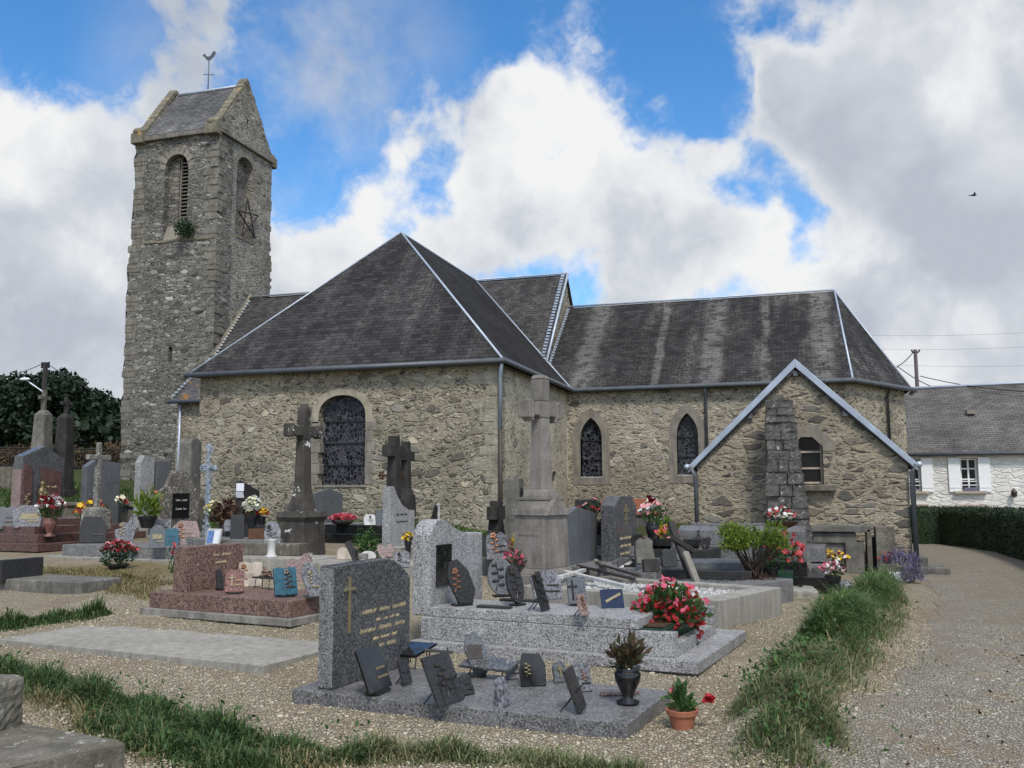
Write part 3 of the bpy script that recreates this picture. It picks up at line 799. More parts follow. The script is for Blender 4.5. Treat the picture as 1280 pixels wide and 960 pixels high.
plate('tower_gable', [(TWY0 + .02, TWZ + .002), (TWY1 - .02, TWZ + .002), ((TWY0 + TWY1) / 2, gz - .05), (TWY0 + .02, TWZ + .35)], [], .45, 'E', TWX0 + .46, M['tower'], church)
plate('tower_west_wall', [(TWY0 + 1.05, .4), (TWY1, .4), (TWY1, TWZ), (TWY0 + 1.05, TWZ)], [], .6, 'E', TWX0 + .6, M['tower'], church)
plate('tower_north_wall', [(TWX0 + .61, .4), (TWX1 - .71, .4), (TWX1 - .71, TWZ), (TWX0 + .61, TWZ)], [], .6, 'S', TWY1 - .6, M['tower'], church)
MB().box((-24.2, 33.5, LED + .3), (2.6, 1.9, .2)).build('belfry_floor', M['dark_wood'], church)
MB().box((-22.85, 33.5, 14.2), (.05, 1.75, 4.4)).build('belfry_screen', M['tower_east'], church)
MB().box((-24.77, TWY0 + .40, 14.2), (.52, .2, 3.4)).build('belfry_screen', M['tower'], church)
MB().box((-24.2, TWY0 + .62, 14.2), (.9, .05, 3.4)).build('belfry_screen', M['dark'], church)  # near black sheet behind the louvre, the unlit belfry painted in
my = (TWY0 + TWY1) / 2
tr = roof('tower_roof', [[(TWX0 + .42, TWY0 - .15, TWZ + .12), (TWX1 - .42, TWY0 - .15, TWZ + .12), (TWX1 - .42, my, gz - .08), (TWX0 + .42, my, gz - .08)], [(TWX1 - .42, TWY1 + .15, TWZ + .12), (TWX0 + .42, TWY1 + .15, TWZ + .12), (TWX0 + .42, my, gz - .08), (TWX1 - .42, my, gz - .08)]], M['slate_tower'], church)
run('ridge_flashing', [(TWX0 + .5, my, gz - .05), (TWX1 - .5, my, gz - .05)], .06, M['zinc'], tr, 6)
for x in (TWX0 + .22, TWX1 - .22):        # gable copings with kneeler stones
    mb = MB()
    for sgn in (-1, 1):
        n = 11
        for i in range(n):
            a = Vector((x, my + sgn * (my - TWY0 + .1) * (1 - i / n), TWZ + .12 + (gz - TWZ + .02) * i / n)); b = Vector((x, my + sgn * (my - TWY0 + .1) * (1 - (i + 1) / n), TWZ + .12 + (gz - TWZ + .02) * (i + 1) / n))
            d = (b - a); m = Matrix.Translation((a + b) / 2) @ Matrix.Rotation(math.atan2(d.z, d.y), 4, 'X')
            mb.box((0, random.uniform(-.01, .01), .02), (.38 + random.uniform(-.03, .03), d.length * .98, .19 + random.uniform(-.03, .03)), M=m)
        mb.box((x, my + sgn * (my - TWY0 + .12), TWZ + .02), (.58, .42, .46)); mb.ball((x, my + sgn * (my - TWY0 + .2), TWZ + .32), (.26, .2, .17))
    mb.build('gable_coping', M['coping'], tr, bevel=.03)
MB().box((-24.45, TWY0 - .05, TWZ - .02), (4.2, .3, .2)).build('cornice', M['quoin'], church, bevel=.03)
MB().box((TWX1 + .05, my, TWZ - .02), (.16, 4.1, .12)).build('cornice', M['quoin'], church, bevel=.03)
MB().box((TWX1 - .03, 33.5, 12.3), (.12, 1.4, .1)).build('belfry_sill', M['coping'], church, bevel=.03)
MB().prism([(.01, -.02), (.5, -.02), (.5, 1.0), (.40, .98), (.01, .04)], -25.015, -23.855, M=Matrix.Translation((0, TWY0, 11.92))).build('sloped_sill', M['grey_dressed'], church)
mb = MB()
for i in range(5): mb.box((-25.55 + i * .62 + random.uniform(-.05, .05), TWY0 + .03, LED + .06 + random.uniform(-.03, .03)), (.6, .16, .11))
mb.build('string_course', M['coping'], church, bevel=.03)
mb = MB(); z = 1.4
while z < TWZ - .3:
    h = random.uniform(.16, .34); lg = random.random() < .5; o = .03 if z < LED else .0
    if random.random() < .82:
        mb.box((TWX1 - (.32 if lg else .18) + .018 + o, TWY0 + (.17 if lg else .3) - .02, z + h / 2), (random.uniform(.5, .75) if lg else .36, .34 if lg else random.uniform(.5, .7), h - .035))
    z += h
z = 1.6
while z < TWZ - .3:
    h = random.uniform(.16, .32); o = .12 if z < LED else 0
    if random.random() < .7: mb.box((TWX0 + .25 - o - .02, TWY0 + .2 - .015, z + h / 2), (random.uniform(.4, .7), .4, h - .03))
    z += h
z = 9.5
while z < TWZ - .3:
    h = random.uniform(.16, .32)
    if random.random() < .6: mb.box((TWX1 - .2 + .012, TWY1 - .2 + .01 + (.1 if z < LED else 0), z + h / 2), (.4, random.uniform(.35, .6), h - .03))
    z += h
mb.weld().build('quoin_edging', M['quoin'], church, bevel=.025)
for lp, fc, at in ((bs, 'S', TWY0 - .012), (be, 'E', TWX1 + .012)):    # voussoirs
    mb = MB(); cx = (lp[0][0] + lp[1][0]) / 2; r = (lp[1][0] - lp[0][0]) / 2; zs = 14.95 if fc == 'S' else 15.3
    for i in range(9):
        a = PI * (i + .5) / 9; m = Matrix.Rotation(PI / 2 - a, 4, 'Y')
        if fc == 'S': mb.box((0, 0, 0), (.2, .16, .3), M=Matrix.Translation((cx + (r + .13) * math.cos(a), at + .08, zs + (.71 + .13) * math.sin(a) ** .8)) @ m)
        else: mb.box((0, 0, 0), (.14, .26, .22), M=Matrix.Translation((at - .07, cx + (r + .11) * math.cos(a), zs + (.65 + .11) * math.sin(a) ** .8)) @ Matrix.Rotation(a, 4, 'X'))
    mb.weld().build('arch_edging', M['grey_dressed'], church, bevel=.015)
lv = MB()
for x in (-24.49, -23.89): lv.box((x, TWY0 + .42, 14.2), (.06, .1, 2.85))
lv = lv.box((-24.19, TWY0 + .42, 12.95), (.54, .1, .06)).build('louvre', M['wood'], church)
mb = MB()
for i in range(16): mb.box((0, 0, 0), (.56, .16, .045), M=Matrix.Translation((-24.19, TWY0 + .44, 13.05 + i * .157)) @ Matrix.Rotation(.5, 4, 'X'))
mb.build('louvre_slat', M['wood'], lv)
# five-pointed star of wooden bars hung in the east opening
st = []; sc = Vector((TWX1 + .13, 33.55, 13.2))
for k in range(5):
    a, b = PI / 2 + .12 + 4 * PI * k / 5, PI / 2 + .12 + 4 * PI * (k + 1) / 5
    st.append(((0.02 * (k % 2), .82 * math.cos(a), .92 * math.sin(a)), (0.02 * (k % 2), .82 * math.cos(b), .92 * math.sin(b))))
mb = MB()
for a, b in st: mb.tube([sc + Vector(a), sc + Vector(b)], .035, 6)
mb.build('star_frame', M['dark_wood'], church)
# weathercock
wc = run('weathercock_rod', [(-24.5, my, gz - .1), (-24.5, my, 20.75)], .025, M['zinc_dark'], church, 6)
MB().tube([(-24.78, my, 20.1), (-24.22, my, 20.0)], .018, 6).build('cross_bar', M['zinc_dark'], wc)
ck = [(-y_, z_) for y_, z_ in reversed([(-.42, .30), (-.30, .36), (-.22, .22), (-.05, .13), (.12, .17), (.22, .34), (.38, .44), (.46, .30), (.36, .14), (.22, .0), (.05, -.10), (-.1, -.1), (-.22, .0), (-.32, .16), (-.45, .22)])]
MB().prism([(y_ * .75, z_ * .75) for y_, z_ in ck], -.02, .02, M=Matrix.Translation((-24.5, my, 20.8)) @ Matrix.Rotation(PI / 2, 4, 'Z')).build('rooster', M['zinc_dark'], wc, bevel=.01)

# plant rooted in the tower ledge
q = atY(232, 288, TWY0 - .15)
t = T('wall_shrub', 'dark green shrub growing from the ledge of the church tower', 'shrub', q)
pts = dome(500, .42, .3, .42, (0, -.1, .02), .2, -.9)
leaves('foliage', pts, .16, M['leaf_dark'], t, .35)
mb = MB()
for k in range(7): mb.tube([(0, .15, -.2), (random.uniform(-.3, .3), -.15, random.uniform(0, .25)), (random.uniform(-.5, .4), -.3, random.uniform(.2, .62))], [.03, .02, .006], 5)
mb.build('stem', M['bark'], t)

# ================================================================ ANNEX
AX0, AX1, AYF, AE, AR = -2.06, 2.10, 20.0, 2.13, 4.12
am = (AX0 + AX1) / 2
annex = T('annex', 'low gabled rubble annex with blue grey zinc verges in front of the church choir', 'building', (0, 0, 0))
aw = [(-.12, 1.64), (.50, 1.64), (.50, 2.41), (.30, 2.62), (.08, 2.62), (-.12, 2.42)]
plate('front_wall', [(AX0, -.5), (AX1, -.5), (AX1, AE - .05), (am, AR - .08), (AX0, AE - .05)], [aw], .45, 'S', AYF, M['annex'], annex)
for x in (AX0 + .45, AX1): plate('side_wall', [(AYF + .45, -.5), (29.98, -.5), (29.98, AE - .06), (AYF + .45, AE - .06)], [], .45, 'E', x, M['annex'], annex)
roof('roof', [[(AX0 - .15, AYF - .1, AE - .12), (am, AYF - .1, AR), (am, 29.9, AR), (AX0 - .15, 29.9, AE - .12)], [(am, AYF - .1, AR), (AX1 + .15, AYF - .1, AE - .12), (AX1 + .15, 29.9, AE - .12), (am, 29.9, AR)]], M['slate_nave'], annex)
for sgn, xe in ((-1, AX0 - .16), (1, AX1 + .16)):
    a = Vector((am, AYF - .11, AR + .04)); b = Vector((xe, AYF - .11, AE - .12)); d = b - a; n = Vector((-d.z, 0, d.x)).normalized() * (-sgn)
    pr = [a + Vector((0, -.03, .09)), b + Vector((0, -.03, .05)), b + Vector((0, -.03, -.10)), a + Vector((0, -.03, -.09))]
    mb = MB(); mb.face(pr); mb.face([p + Vector((0, .16, 0)) for p in reversed(pr)])
    for i in range(4): j = (i + 1) % 4; mb.face([pr[i], pr[i] + Vector((0, .16, 0)), pr[j] + Vector((0, .16, 0)), pr[j]])
    mb.build('verge_board', M['zinc_verge'], annex, bevel=.01)
    m = a.lerp(b, .42); MB().box((m.x, AYF - .03, m.z - .17), (.10, .12, .12), M=None).build('purlin_end', M['zinc_dark'], annex)
MB().box((am, AYF - .03, AR - .17), (.09, .12, .12)).build('purlin_end', M['zinc_dark'], annex)
run('gutter', [(AX0 - .2, AYF - .15, AE - .1), (AX0 - .2, 29.6, AE - .1)], .06, M['zinc'], annex)
run('gutter', [(AX1 + .2, AYF - .15, AE - .1), (AX1 + .2, 29.8, AE - .1)], .06, M['zinc'], annex)
run('drainpipe', [(AX0 - .14, AYF - .12, AE - .1), (AX0 - .02, AYF - .1, AE - .3), (AX0 - .02, AYF - .1, .05)], .05, M['zinc_dark'], annex)
run('drainpipe', [(AX1 + .14, AYF - .12, AE - .1), (AX1 + .06, AYF - .1, AE - .25), (AX1 + .06, AYF - .1, -.15)], .05, M['zinc_dark'], annex)
w = MB().box((.19, AYF + .22, 2.13), (.64, .02, .99)).build('window', M['glass'], annex)
mb = MB()
for x in (-.09, .47): mb.box((x, AYF + .19, 2.05), (.05, .05, .85))
for z in (1.68, 1.98, 2.32): mb.box((.19, AYF + .19, z), (.52, .045, .04))
mb.build('frame', M['beige_stone'], w)
MB().box((.12, AYF + .26, 1.8), (.22, .02, .24)).build('curtain', M['red_stone'], w)
MB().box((.3, AYF + .05, 1.57), (.85, .46, .12)).build('sill', M['mossy'], w, bevel=.015)
plate('surround', [(-.3, 2.35), (-.3, 2.55), (-.0, 2.86), (.38, 2.86), (.74, 2.5), (.74, 2.33), (.503, 2.33), (.503, 2.412), (.303, 2.622), (.08, 2.622), (-.122, 2.42), (-.122, 2.35)], [], .25, 'S', AYF - .012, M['grey_dressed'], w)

# ================================================================ HOUSE
house = T('house', 'white painted two storey house with shuttered windows and mottled slate roof', 'house', (0, 0, 0))
HY, HE = 38.0, 2.86
wins = [(5.80, 6.38, 1.45, 2.68), (3.72, 4.42, 1.45, 2.68), (5.76, 6.42, -.3, .78), (3.8, 4.45, -.3, .78)]
t = NT('white_painted_stone', .9, .2); v = warp(t, t.co(scale=(1, 1, 2.6)), 2, .2)
h = t.math('ADD', t.rng(t.voro(v, 2.4, 'DISTANCE_TO_EDGE', 'Distance'), 0, .12), t.math('MULTIPLY', t.noise(t.co(), 8, 4), .4)); t.bump(h, .55, .05)
t.color(t.mix(1.0, (.70, .68, .62, 1), t.ramp(t.noise(t.co(scale=(1, 1, .5)), 1.6, 6), [(.3, .82), (.65, 1.03)]), 'MULTIPLY')); M['house_wall'] = t.m
plate('front_wall', [(2.2, -2.2), (17, -2.2), (17, HE), (2.2, HE)], [[(a, c), (b, c), (b, d), (a, d)] for a, b, c, d in wins], .4, 'S', HY, M['house_wall'], house)
for x in (2.6, 17): plate('end_wall', [(HY + .4, -2.2), (HY + 8, -2.2), (HY + 8, HE), (HY + 4.1, 5.9), (HY + .4, HE)], [], .4, 'E', x, M['house_wall'], house)
roof('roof', [[(2.1, HY - .2, HE - .02), (17.2, HY - .2, HE - .02), (17.2, HY + 4, 5.95), (2.1, HY + 4, 5.68)]], M['slate_house'], house)
roof('roof', [[(17.2, HY + 8.2, HE - .02), (2.1, HY + 8.2, HE - .02), (2.1, HY + 4, 5.68), (17.2, HY + 4, 5.95)]], M['slate_house'], house)
run('ridge_flashing', [(2.1, HY + 4, 5.72), (17.2, HY + 4, 5.99)], .07, M['zinc'], house, 6)
run('gutter', [(2.1, HY - .26, HE - .03), (17.2, HY - .26, HE - .03)], .07, M['zinc_dark'], house)
for k, (a, b, c, d) in enumerate(wins):
    w = MB().box(((a + b) / 2, HY + .22, (c + d) / 2), (b - a + .02, .02, d - c + .02)).build('window', M['glass'], house)
    mb = MB()
    for x in (a + .03, (a + b) / 2, b - .03): mb.box((x, HY + .18, (c + d) / 2), (.06, .05, d - c))
    for z in (c + .04, c + (d - c) * .36, c + (d - c) * .68, d - .04): mb.box(((a + b) / 2, HY + .182, z), (b - a, .045, .05))
    mb.build('frame', M['white'], w)
    if k < 2:
        mb = MB()
        for z in (c + .22, c + .36): mb.tube([(a, HY + .06, z), (b, HY + .06, z)], .02, 6)
        mb.build('guard_rail', M['white'], w)
        MB().box(((a + b) / 2, HY - .03, c - .04), (b - a + .5, .3, .09)).build('sill', M['beige_stone'], w)
        for x in (a - .22, b + .22):
            sh = MB().box((x, HY - .045, (c + d) / 2), (.40, .05, d - c + .06))
            for z in (c + .15, d - .15): sh.box((x, HY - .075, z), (.38, .02, .07))
            sh.build('shutter', M['white'], house, bevel=.006)
        MB().box(((a + b) / 2, HY + .02, c + .08), (.4, .14, .12)).build('window_box', M['lavender'], w)
    else:
        MB().box(((a + b) / 2, HY - .02, d + .1), (b - a + .4, .1, .16)).build('lintel', M['beige_stone'], w)
MB().box((4.68, HY - .045, .24), (.40, .05, 1.1)).build('shutter', M['white'], house)
q = atY(1268, 622, HY - .2)
MB().lathe([(.02, .0), (.09, .04), (.11, .2), (.07, .26), (.02, .34)], q).tube([q + Vector((0, 0, .3)), q + Vector((0, .2, .28))], .02, 6).build('wall_lamp', M['bronze'], house)
MB().box((6.6, HY + 2.05, 4.55), (.3, .3, .16)).build('roof_vent', M['grey_dressed'], house)
mb = MB().box((3.45, HY + 4.0, 6.1), (.5, .5, .95)).box((3.45, HY + 4, 6.6), (.6, .6, .1)).build('chimney', M['old_stone'], house)

# poles, wires, bird
def cable(name, label, a, b, sag, r=.018):
    a, b = Vector(a), Vector(b); pts = [a.lerp(b, i / 16) - Vector((0, 0, sag * 4 * (i / 16) * (1 - i / 16))) for i in range(17)]
    return tag(MB().tube([p - a for p in pts], r, 5).build(name, M['iron']), label, 'cable', None), a


def cab(label, a, b, sag, r=.018):
    o, p = cable('overhead_cable', label, a, b, sag, r); o.location = p; return o


pt = atY(1144, 437, 43.5); base = Vector((pt.x, pt.y, 4.6))
up = T('utility_pole', 'thin reddish utility pole rising behind the ridge of the white house', 'pole', base)
MB().tube([(0, 0, -3.5), (0, 0, pt.z - base.z)], [.10, .075], 8).build('pole', plain('pole_wood', (.13, .10, .095, 1), .8), up)
mb = MB()
for dx in (-.12, .12): mb.tube([(0, 0, pt.z - base.z - .15), (dx, -.1, pt.z - base.z - .12), (dx * 1.4, -.12, pt.z - base.z - .02)], .035, 6)
mb.build('insulator', M['iron'], up)
cab('dark cable sagging from the right hand pole towards the apse roof', pt, atY(1095, 462, 44), .35, .02)
cab('long cable crossing the sky above the white house roof', atY(1150, 470, 43), atY(1330, 490, 40), .2, .018)
cab('cable slanting down behind the apse onto the white house roof', atY(1122, 458, 44), atY(1172, 486, 43), .1, .02)
for y0, y1, lb in ((419, 412, 'faint topmost wire far above the white house'), (436, 430, 'faint middle wire far above the white house'), (455, 455, 'faint lowest wire far above the white house')):
    cab(lb, atY(1090, y0, 60), atY(1340, y1, 60), .15, .006)
q = atY(1217, 244, 30)
bd = T('bird', 'small dark bird gliding in front of the grey cloud', 'bird', q)
bd.scale = (.6, .6, .6)
MB().ball((0, 0, 0), (.15, .05, .05)).prism([(-.28, .06), (-.12, .0), (.12, .0), (.28, .06), (.12, .02), (-.12, .02)], -.03, .06).prism([(-.03, -.01), (.03, -.01), (.05, .0), (-.05, .0)], -.26, -.1).build('body', M['iron'], bd)

# left background: pole with lamp, wall with railing, beech hedge, trees
pt = atY(57, 453, 40); bz = terr(pt.x, 40)
up = T('utility_pole', 'dark wooden utility pole carrying a street lamp arm among the trees', 'pole', (pt.x, 40, bz))
MB().tube([(0, 0, -.3), (0, 0, pt.z - bz)], [.16, .12], 8).build('pole', M['dark_wood'], up)
MB().box((0, 0, pt.z - bz - .25), (.5, .12, .12)).box((.22, 0, pt.z - bz - .08), (.08, .08, .2)).box((-.22, 0, pt.z - bz - .08), (.08, .08, .2)).build('insulator', M['iron'], up)
q = atY(31, 474, 39.4) - Vector((pt.x, 40, bz)); e = atY(54, 490, 39.8) - Vector((pt.x, 40, bz))
MB().tube([e + Vector((.1, .2, -.3)), e, q], .04, 6).build('lamp_arm', M['zinc'], up)
MB().ball(q, (.36, .14, .09)).build('lamp_head', M['white'], up, smooth=True)
cab('cable running left from the lamp pole above the trees', pt, atY(-40, 474, 40), .3, .02)
cab('cable running from the lamp pole to the church tower', pt, atY(175, 506, 36), .3, .02)

wl = T('boundary_wall', 'low grey stone wall carrying an iron railing left of the tower', 'wall', (-31.5, 33, terr(-31.5, 33)))
mb = MB()
for i in range(12): mb.box((-5.4 + i * .87, 0, .02 - .04 * i - .05), (.865, .4, .3 + random.uniform(-.03, .03)))
mb.build('stone_base', M['old_stone'], wl, bevel=.02)
mb = MB()
for i in range(62): mb.tube([(-5.6 + i * .165, 0, -.3), (-5.6 + i * .165, 0, 1.3 - .006 * i)], .022, 4)
for z in (.4, 1.2): mb.tube([(-5.7, 0, z), (4.6, 0, z - .3)], .03, 4)
mb.build('railing', M['iron'], wl)

hb = T('hedge', 'reddish brown copper beech hedge behind the railing', 'hedge', (-44, 46, terr(-44, 46)))
n = 9000
pts = np.stack([RNG.uniform(-13, 15, n), RNG.normal(0, .5, n), RNG.uniform(0, 1, n)], 1)
pts[:, 2] = pts[:, 2] ** .7 * (1.35 + .18 * np.sin(pts[:, 0] * 1.7) + .1 * np.sin(pts[:, 0] * 5.1)) + .1 + RNG.normal(0, .06, n) - pts[:, 0] * .0
leaves('foliage', pts, .26, M['beech'], hb, .6)
MB().box((1, .3, .5), (28, .3, 1.2)).build('twig_core', M['dark_wood'], hb)


def tree(px, Y, ytop, rad, label, seed, lsize=.4, n=9000):
    p = atY(px, 560, Y); z0 = terr(p.x, Y); top = atY(px, ytop, Y).z - z0
    t = T('tree', label, 'tree', (p.x, Y, z0), 0, 'dark trees behind the beech hedge')
    mb = MB().tube([(0, 0, -.3), (.1, 0, top * .3), (.05, .1, top * .6)], [.38, .28, .15], 8)
    rs = random.Random(seed); cl = []
    for k in range(13):
        a = rs.uniform(0, 2 * PI); rr = rad * rs.uniform(.2, .75); h = top * rs.uniform(.3, .86)
        c = (rr * math.cos(a), rr * math.sin(a), h); r = rad * rs.uniform(.28, .5)
        mb.tube([(.05, 0, h * .45), (c[0] * .5, c[1] * .5, h * .75), c], [.14, .09, .03], 5)
        cl.append(dome(n // 13, r, r, min(r * .85, top - h), c, .25, -1.1))
    cl.append(dome(n // 10, rad * .35, rad * .35, top * .16, (0, 0, top * .84), .2, -1))
    mb.build('trunk', M['bark'], t); leaves('crown', np.concatenate(cl), lsize, M['tree_leaf'], t, .7)


for a in ((18, 58, 467, 5.2, 'broad dark tree at the far left edge behind the hedge', 1), (72, 62, 463, 4.6, 'tallest dark tree directly behind the lamp pole', 2), (108, 66, 487, 4.2, 'rounded dark tree between the lamp pole and the tower', 3), (140, 68, 503, 4.0, 'lower dark tree touching the outline of the church tower', 4), (-30, 60, 480, 5, 'dark tree cut by the left edge of the photo', 5), (45, 74, 478, 5, 'dark tree half hidden behind the leftmost two trees', 6), (170, 74, 505, 5, 'dark tree mostly hidden behind the church tower', 8)): tree(*a)
q = atY(98, 540, 52)
n = 3500; pts = np.stack([RNG.uniform(-16, 9, n), RNG.uniform(-1, 3, n), RNG.uniform(0, 1, n) ** .8 * 4.2], 1)
b = T('undergrowth', 'dark undergrowth filling the gap beneath the background trees', 'undergrowth', (q.x, 56, terr(q.x, 56)))
b['kind'] = 'stuff'
leaves('foliage', pts, .8, M['tree_leaf'], b, .7)

# right hedge beside the path
hd = T('hedge', 'clipped dark green hedge along the path below the white house', 'hedge', hedge_base[0])
o0 = hedge_base[0]; tops = []
mb = MB(); prev = None; cloud = []
hs_ = [Vector((2.2, 34.6, -.2))] + hedge_base
for i, p in enumerate(hs_):
    a = hs_[max(0, i - 1)]; b = hs_[min(len(hs_) - 1, i + 1)]; d = Vector((b.x - a.x, b.y - a.y, 0)).normalized(); nrm = Vector((-d.y, d.x, 0))
    if nrm.x < 0: nrm = -nrm
    H = 1.12; wd = 1.5
    sec = [p + nrm * .06, p + nrm * .03 + Vector((0, 0, H * .92)), p + nrm * .14 + Vector((0, 0, H)), p + nrm * (wd - .1) + Vector((0, 0, H)), p + nrm * wd]
    sec = [q - o0 for q in sec]
    if prev:
        for k in range(4): mb.face([prev[k], sec[k], sec[k + 1], prev[k + 1]])
        ln = (sec[0] - prev[0]).length
        for k, dens in ((0, 620), (1, 200), (2, 380)):
            m = int(ln * dens * (1 if i < 6 else .6)); uu, vv = RNG.uniform(0, 1, m), RNG.uniform(0, 1, m)
            A4 = [np.array(q) for q in (prev[k], sec[k], sec[k + 1], prev[k + 1])]
            cloud.append(((1 - uu) * (1 - vv))[:, None] * A4[0] + (uu * (1 - vv))[:, None] * A4[1] + (uu * vv)[:, None] * A4[2] + ((1 - uu) * vv)[:, None] * A4[3] + RNG.normal(0, .025, (m, 3)))
    prev = sec
mb.build('twig_core', M['yew'], hd)
leaves('foliage', np.concatenate(cloud), .075, M['yew'], hd, .45)
# ================================================================ GRAVES: helpers
def quad(nl, nr, z, W, L=None, fr=None):
    """rectangle on the plane z: near-left and near-right corners from the photo, width W (or up to the far-right corner fr)"""
    a, b = atZ(*nl, z), atZ(*nr, z); e = (b - a); e.z = 0
    ln = e.length if L is None else L; e.normalize(); f = Vector((-e.y, e.x, 0))
    if fr: W = (atZ(*fr, z) - b).dot(f)
    c = a + e * ln / 2 + f * W / 2
    return Vector((c.x, c.y, 0)), math.atan2(e.y, e.x), ln, W


def at(px, Y):
    p = atY(px, 600, Y); return Vector((p.x, Y, terr(p.x, Y)))


ROW = -.13                                            # the graves lie a little askew to the church


def along(P, d, px, lo, hi):
    """distance from P along d at which the photo column px is reached"""
    f = lambda s: proj(P + d * s)[0] - px
    a, b = lo, hi; fa = f(a)
    for _ in range(50):
        m = (a + b) / 2; fm = f(m)
        if (fm > 0) == (fa > 0): a, fa = m, fm
        else: b = m
    return (a + b) / 2


def stone_dims(xs, xf, xr, yb, yt, z, rz=ROW, Y=None):
    """headstone facing +X: south side spans xs..xf, face xf..xr in the photo; returns base centre, thickness, width, height"""
    if Y is None: P = atZ(xf, yb, z)
    else: P = atY(xf, 600, Y); P.z = terr(P.x, Y) if z is None else z
    ex, ey = Vector((math.cos(rz), math.sin(rz), 0)), Vector((-math.sin(rz), math.cos(rz), 0))
    t = -along(P, ex, xs, -1.2, 0); w = along(P, ey, xr, 0, 3.0); h = atY(xf, yt, P.y).z - P.z
    t = min(max(t, .09), .3); w = min(max(w, .4), 1.5)
    return P - ex * t / 2 + ey * w / 2, t, w, h


PROF = {
    'rect': lambda w, h: [(0, 0), (w, 0), (w, h), (0, h)],
    'fall': lambda w, h: [(0, 0), (w, 0), (w, .81 * h), (.95 * w, .86 * h), (.87 * w, .93 * h), (.77 * w, .985 * h), (.68 * w, h * 1.01), (.55 * w, h * 1.01), (0, h)],
    'wave': lambda w, h: [(0, 0), (w, 0), (w, .97 * h), (.8 * w, .965 * h), (.62 * w, .99 * h), (.45 * w, 1.06 * h), (.32 * w, 1.14 * h), (.22 * w, 1.18 * h), (.13 * w, 1.175 * h), (.06 * w, 1.11 * h), (0, h)],
    'sweep': lambda w, h: [(0, 0), (w, 0), (w, .66 * h), (.75 * w, .67 * h), (.5 * w, .74 * h), (.3 * w, .86 * h), (.15 * w, h), (0, h)],
    'gable': lambda w, h: [(0, 0), (w, 0), (w, h), (.32 * w, 1.12 * h), (0, h)],
    'low_gable': lambda w, h: [(0, 0), (w, 0), (w, h * .98), (.5 * w, 1.13 * h), (0, h)],
    'trap': lambda w, h: [(0, 0), (w, 0), (w, h), (.78 * w, 1.13 * h), (.25 * w, 1.13 * h), (0, h)],
    'round': lambda w, h: [(0, 0), (w, 0)] + [(w / 2 + w / 2 * math.cos(PI * i / 10), h - w / 2 * .45 + w / 2 * .45 * math.sin(PI * i / 10)) for i in range(11)],
    'shoulder': lambda w, h: [(0, 0), (w, 0), (w, .72 * h), (.86 * w, .78 * h), (.74 * w, .95 * h), (.62 * w, 1.0 * h), (.38 * w, h), (.26 * w, .95 * h), (.14 * w, .78 * h), (0, .72 * h)],
    'slant': lambda w, h: [(0, 0), (w, 0), (w, 1.06 * h), (.25 * w, 1.1 * h), (0, h)],
    'slope': lambda w, h: [(0, 0), (w, 0), (w, .84 * h), (.85 * w, .87 * h), (.12 * w, 1.02 * h), (0, h)],
}


def headstone(parent, root, spec, prof, mat, bevel=.01, name='headstone', lean=0.0):
    """builds a headstone in the frame of its grave"""
    c, t, w, h = spec
    inv = root.matrix_basis.inverted(); lc = inv @ c
    pr = [(y - w / 2, z) for y, z in PROF[prof](w, h)]
    o = MB().prism(pr, -t / 2, t / 2).build(name, mat, parent, bevel=bevel)
    o.location = lc; o.rotation_euler = (0, -lean, -root.rotation_euler.z * .0)
    o['tw'] = (t, w, h)
    return o


def squiggle(parent, x, y0, y1, z, h, mat, r=.0035, seed=0, name='inscription'):
    """a line of worn, unreadable engraved script on a face looking to +x"""
    rs = random.Random(seed); mb = MB(); y = y0
    while y < y1 - h * .4:
        wl = h * rs.uniform(1.6, 4.2); pts = []
        k = 0; yy = y
        while yy < min(y + wl, y1):
            pts.append((x, yy + h * .12, z + h * (rs.uniform(.75, 1.05) if k == 0 else rs.uniform(.45, .65)))); pts.append((x, yy, z + rs.uniform(0, .06) * h)); yy += h * rs.uniform(.28, .42); k += 1
        if len(pts) > 1: mb.tube(pts, r, 4)
        y = yy + h * .55
    return mb.build(name, mat, parent)


def gilt_cross(parent, x, y, z, w, h, mat, t=.02):
    return MB().box((x, y, z), (t, w * .16, h)).box((x + .001, y, z + h * .28), (t, w, w * .16)).build('cross_emblem', mat, parent, bevel=.003)


